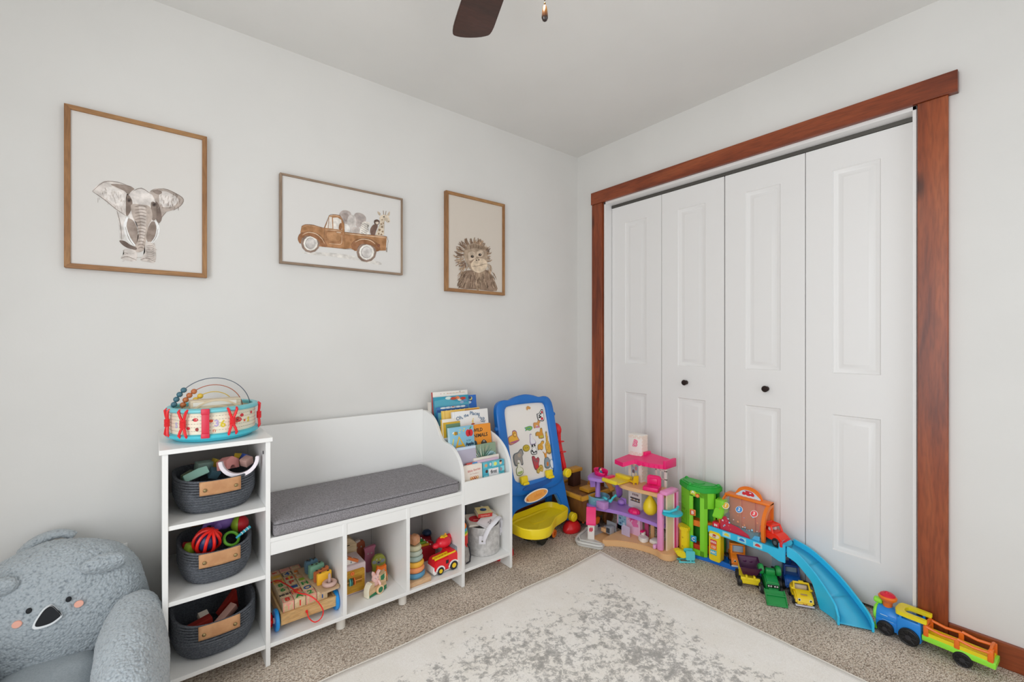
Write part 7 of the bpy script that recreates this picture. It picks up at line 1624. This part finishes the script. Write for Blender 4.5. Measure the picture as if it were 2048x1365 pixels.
F([(330, 850), (340, 800), (390, 790), (430, 830), (420, 870), (380, 895), (340, 890)], 'c4b19c'); F([(430, 820), (450, 780), (500, 780), (520, 820), (490, 850), (445, 855)], 'c4b19c')
F([(365, 940), (400, 890), (460, 870), (520, 880), (560, 930), (545, 990), (500, 1030), (440, 1040), (380, 1000)], 'd3bfa6')
F([(300, 920), (280, 930), (268, 960), (290, 990), (310, 970)], '7a6150'); F([(345, 910), (400, 880), (385, 905), (360, 930)], '8a735f')
for x, y in ((380, 848), (471, 828)): A_.dot(x, y, 22, 18, '7d6652'); A_.dot(x, y, 14, 13, '1f1a18'); A_.dot(x + 4, y - 5, 3, 3, 'e8e4e0')
A_.dot(430, 892, 9, 7, '4a3a30'); A_.dot(458, 888, 8, 9, '4a3a30'); Ln([(380, 966), (440, 962), (500, 945), (550, 935)], 5, '6a5546')
for k in range(60):
    x = random.uniform(300, 540); Ln([(x, 745 + abs(x - 410) * .25), (x + (x - 410) * .15, 700 + abs(x - 410) * .35)], 5, random.choice(('8a7460', '7a6450')), 0)
for k in range(50):
    x = random.choice((random.uniform(235, 300), random.uniform(560, 600))); y = random.uniform(930, 1040); Ln([(x, y), (x + (-16 if x < 400 else 14), y + 30)], 6, random.choice(('a3876c', 'b89c80')), 0)
A_.q.build('print_drawing', t, 'brown watercolour orangutan')

# ------------------------------------------------------------------ ceiling fan (only one blade and the pull chain reach the picture)
fan = thing('ceiling_fan', 'ceiling fan with dark wooden blade and a pull chain ending in an amber drop', 'ceiling fan', (-1.700, -1.470, RH))
BLD = wood('walnut_blade', '33201a', '452820', '52302a', 'X', 3, .35, False)
q = MB(mat('3a2620', .35, .4)); q.lathe([(.001, 0), (.075, 0), (.070, -.03), (.035, -.05), (.018, -.055), (.018, -.12), (.05, -.13), (.11, -.15), (.125, -.19), (.12, -.235), (.08, -.26), (.06, -.275), (.001, -.28)], 36); q.build('motor_housing', fan)
q = MB(mat('efe6d2', .4)); q.lathe([(.055, -.27), (.085, -.29), (.10, -.32), (.09, -.355), (.05, -.375), (.001, -.38)], 32); o = q.build('glass_shade', fan)
for k in range(4):
    a = R(69.5 + 90 * k); M0 = Mx((0, 0, -.250), (0, 0, a))
    ft = math.atan2(0, 1)
    q = MB(BLD); q.prism(smoothpts([(.17, -.048), (.30, -.060), (.50, -.068), (.590, -.069), (.614, -.052), (.622, 0), (.614, .052), (.590, .069), (.50, .070), (.30, .060), (.17, .048)], 3), -.003, .003, plane='XY', M=M0 @ Mx(rot=(R(-12), 0, 0)), bev=.001); bl = q.build('blade', fan, 'dark walnut blade')
    q = MB(mat('3a2620', .35, .4)); q.box(.08, -.018, -.006, .22, .018, .002, M=M0 @ Mx(rot=(R(-6), 0, 0)), r=.002); q.build('blade_arm', bl)
pcx, pcy = .0403, .0147
q = MB(mat('6b5436', .3, .8))
for k in range(31): q.sph((pcx, pcy, -.300 - k * .0085), .0024, seg=6)
q.build('pull_chain', fan, 'fine bead chain')
amb = noisy('amber_wood_drop', '5a3418', 'c8842c', 10, .25, stretch=(1, 1, 1))
m, nt, b, N, L = nodes('amber_to_dark_drop', .2); tc = N('TexCoord'); sx = N('SeparateXYZ'); L(tc.outputs['Object'], sx.inputs[0]); mr = N('MapRange'); mr.inputs[1].default_value = -.598; mr.inputs[2].default_value = -.566
L(sx.outputs[2], mr.inputs[0]); r_ = ramp(N, [(.30, '24120c'), (.5, '5e3410'), (.95, '96621e')]); L(mr.outputs[0], r_.inputs[0]); L(r_.outputs[0], b.inputs['Base Color']); b.inputs['Coat Weight'].default_value = .5
q = MB(m); q.lathe([(.001, -.4865), (.003, -.488), (.0045, -.492), (.0062, -.502), (.0072, -.513), (.0070, -.516), (.0050, -.521), (.001, -.5235)], 18, M=Mx((pcx, pcy, -.0715))); q.build('pull_drop', fan, 'amber and dark wooden drop')

# ------------------------------------------------------------------ plush koala seat
m, nt, b, N, L = nodes('grey_sherpa_fleece', .95)
tc = N('TexCoord'); v1 = N('TexVoronoi'); v1.inputs['Scale'].default_value = 150; L(tc.outputs['Object'], v1.inputs['Vector']); n1 = N('TexNoise'); n1.inputs['Scale'].default_value = 150; n1.inputs['Detail'].default_value = 4; L(tc.outputs['Object'], n1.inputs['Vector'])
mm = N('Math', operation='MULTIPLY'); L(v1.outputs['Distance'], mm.inputs[0]); L(n1.outputs[0], mm.inputs[1])
r_ = ramp(N, [(.0, 'b4bcc1'), (.30, 'aab3b9'), (.50, '8d969d')]); L(mm.outputs[0], r_.inputs[0]); L(r_.outputs[0], b.inputs['Base Color'])
bp = N('Bump'); bp.invert = True; bp.inputs['Strength'].default_value = .9; bp.inputs['Distance'].default_value = .006; L(mm.outputs[0], bp.inputs['Height']); L(bp.outputs[0], b.inputs['Normal'])
b.inputs['Sheen Weight'].default_value = .35; b.inputs['Sheen Roughness'].default_value = .5
FUR = m
FLAT = noisy('grey_short_plush', '9aa3a9', 'a8b0b5', 220, .95, bump=.4, bscale=420)
tx = bpy.data.textures.new('fleece_lumps', 'CLOUDS'); tx.noise_scale = .006; tx.noise_depth = 1
tx2 = bpy.data.textures.new('soft_lumps', 'CLOUDS'); tx2.noise_scale = .09; tx2.noise_depth = 1
def fleece(o, s=.006, sub=2):
    for tname, st in ((tx2, .016), (tx, s)):
        if tname is tx and sub: k = o.modifiers.new('sub', 'SUBSURF'); k.levels = sub; k.render_levels = sub
        d = o.modifiers.new('lumps', 'DISPLACE'); d.texture = tname; d.strength = st; d.mid_level = .5; d.texture_coords = 'LOCAL'
    return o
def sgn(x): return 1 if x >= 0 else -1
def supere(q, c, h, n1_=2.6, n2_=2.4, nu=64, nv=40, M=None, zpow=1):
    e1, e2 = 2 / n1_, 2 / n2_
    def f(u, v):
        a = 2 * pi * u; t = -pi / 2 + pi * v
        ct, st = abs(cos(t)) ** e1, sgn(sin(t)) * abs(sin(t)) ** e1
        return (c[0] + h[0] * ct * sgn(cos(a)) * abs(cos(a)) ** e2, c[1] + h[1] * ct * sgn(sin(a)) * abs(sin(a)) ** e2, c[2] + h[2] * st)
    q.grid(f, nu, nv, M=M, closeu=True); bmesh.ops.remove_doubles(q.bm, verts=q.bm.verts, dist=.0004)
ks = thing('plush_koala_armchair', 'grey fleece koala shaped childrens seat on the floor beside the white storage bench', 'childrens seat', (-2.575, -.36, 0))
KM = Matrix.Translation((2.575, .36, 0))
def KB(m=None): return MB(m or FUR, KM)
HC, HH = (-2.578, -.178, .260), (.231, .152, .246)
q = KB(); supere(q, HC, HH, 2.15, 2.3, 90, 56); fleece(q.build('backrest', ks, 'koala head backrest'))
def hy(x, z):
    a = abs((x - HC[0]) / HH[0]) ; c_ = abs((z - HC[2]) / HH[2]) ** 2.15
    ct = (1 - c_) ** (1 / 2.15); r_ = (1 - min(1, a / ct) ** 2.3) ** (1 / 2.3) if ct > 0 else 0
    return HC[1] - HH[1] * ct * r_
q = KB(); supere(q, (-2.575, -.50, .117), (.130, .255, .108), 3.2, 4, 56, 30); q.mats[0] = FLAT; fleece(q.build('seat_pad', ks, 'smooth short plush seat pad'), .002, 0)
for s in (-1, 1):
    q = KB(); 
    def armf(u, v, s=s):
        a = 2 * pi * u; t = -pi / 2 + pi * v; ct = abs(cos(t)) ** .75; st = sgn(sin(t)) * abs(sin(t)) ** .75
        y = -.500 + .265 * st; cx = -2.575 + s * (.192 + .004 * st); zc = .175 + .022 * st
        return (cx + .086 * ct * sgn(cos(a)) * abs(cos(a)) ** .85, y, zc + (.175 + .012 * st) * ct * sgn(sin(a)) * abs(sin(a)) ** .85)
    q.grid(armf, 60, 44, closeu=True); bmesh.ops.remove_doubles(q.bm, verts=q.bm.verts, dist=.0004); fleece(q.build('armrest', ks))
    ex = -2.575 + s * .112
    q = KB(); supere(q, (0, 0, 0), (.056, .026, .030), 2.2, 2, 34, 20, M=Mx((ex + s * .006, hy(ex, .440) - .010, .440), (R(38), R(s * 6), R(s * 14)))); fleece(q.build('ear', ks), .005)
q = KB(); pts = smoothpts([(-2.668, -.085, .460), (-2.645, -.080, .484), (-2.610, -.076, .499), (-2.570, -.076, .502), (-2.542, -.080, .485)], 4, closed=False); q.tube(pts, .017, flat=(1.2, .7), seg=14); fleece(q.build('carry_loop', ks, 'fleece loop on top of the backrest'), .004)
def facem(x, z, dz=.004): 
    y = hy(x, z); gx = (hy(x + .004, z) - hy(x - .004, z)) / .008; gz = (hy(x, z + .004) - hy(x, z - .004)) / .008
    return Mx((x, y - dz, z), (math.atan(gz) * -1, 0, math.atan(gx)))
BLKF = mat('17191d', .8, name='black_felt')
q = KB(mat('dde0e2', .9)); tri = smoothpts([(-.030, -.036), (-.040, -.020), (-.022, .022), (-.006, .038), (.008, .038), (.026, .016), (.040, -.006), (.034, -.018), (.008, -.034)], 4)
q.prism([(x * .74 - .001, z * .76 - .002) for x, z in tri], -.006, .004, M=facem(-2.571, .346) @ Mx(rot=(0, R(4), 0)), plane='XZ', bev=.002); q.build('nose_outline', ks, 'pale stitched nose outline')
q = KB(BLKF); q.prism(tri, -.010, .004, M=facem(-2.571, .346) @ Mx((0, 0, 0), (0, R(4), 0), .68), plane='XZ', bev=.003); q.build('nose', ks, 'black triangular nose')
for x, z in ((-2.612, .371), (-2.531, .374)):
    q = KB(BLKF); q.sph((0, 0, 0), .0078, M=facem(x, z, .003), sc=(.85, .4, 1), seg=14); q.build('eye', ks, 'small black eye')
for x, z in ((-2.634, .343), (-2.509, .353)):
    q = KB(mat('e5ab98', .9)); q.prism(ellipse(0, 0, .0105, .0095, 16), -.004, .004, M=facem(x, z, .002), plane='XZ', bev=.001); q.build('cheek', ks, 'peach cheek patch')
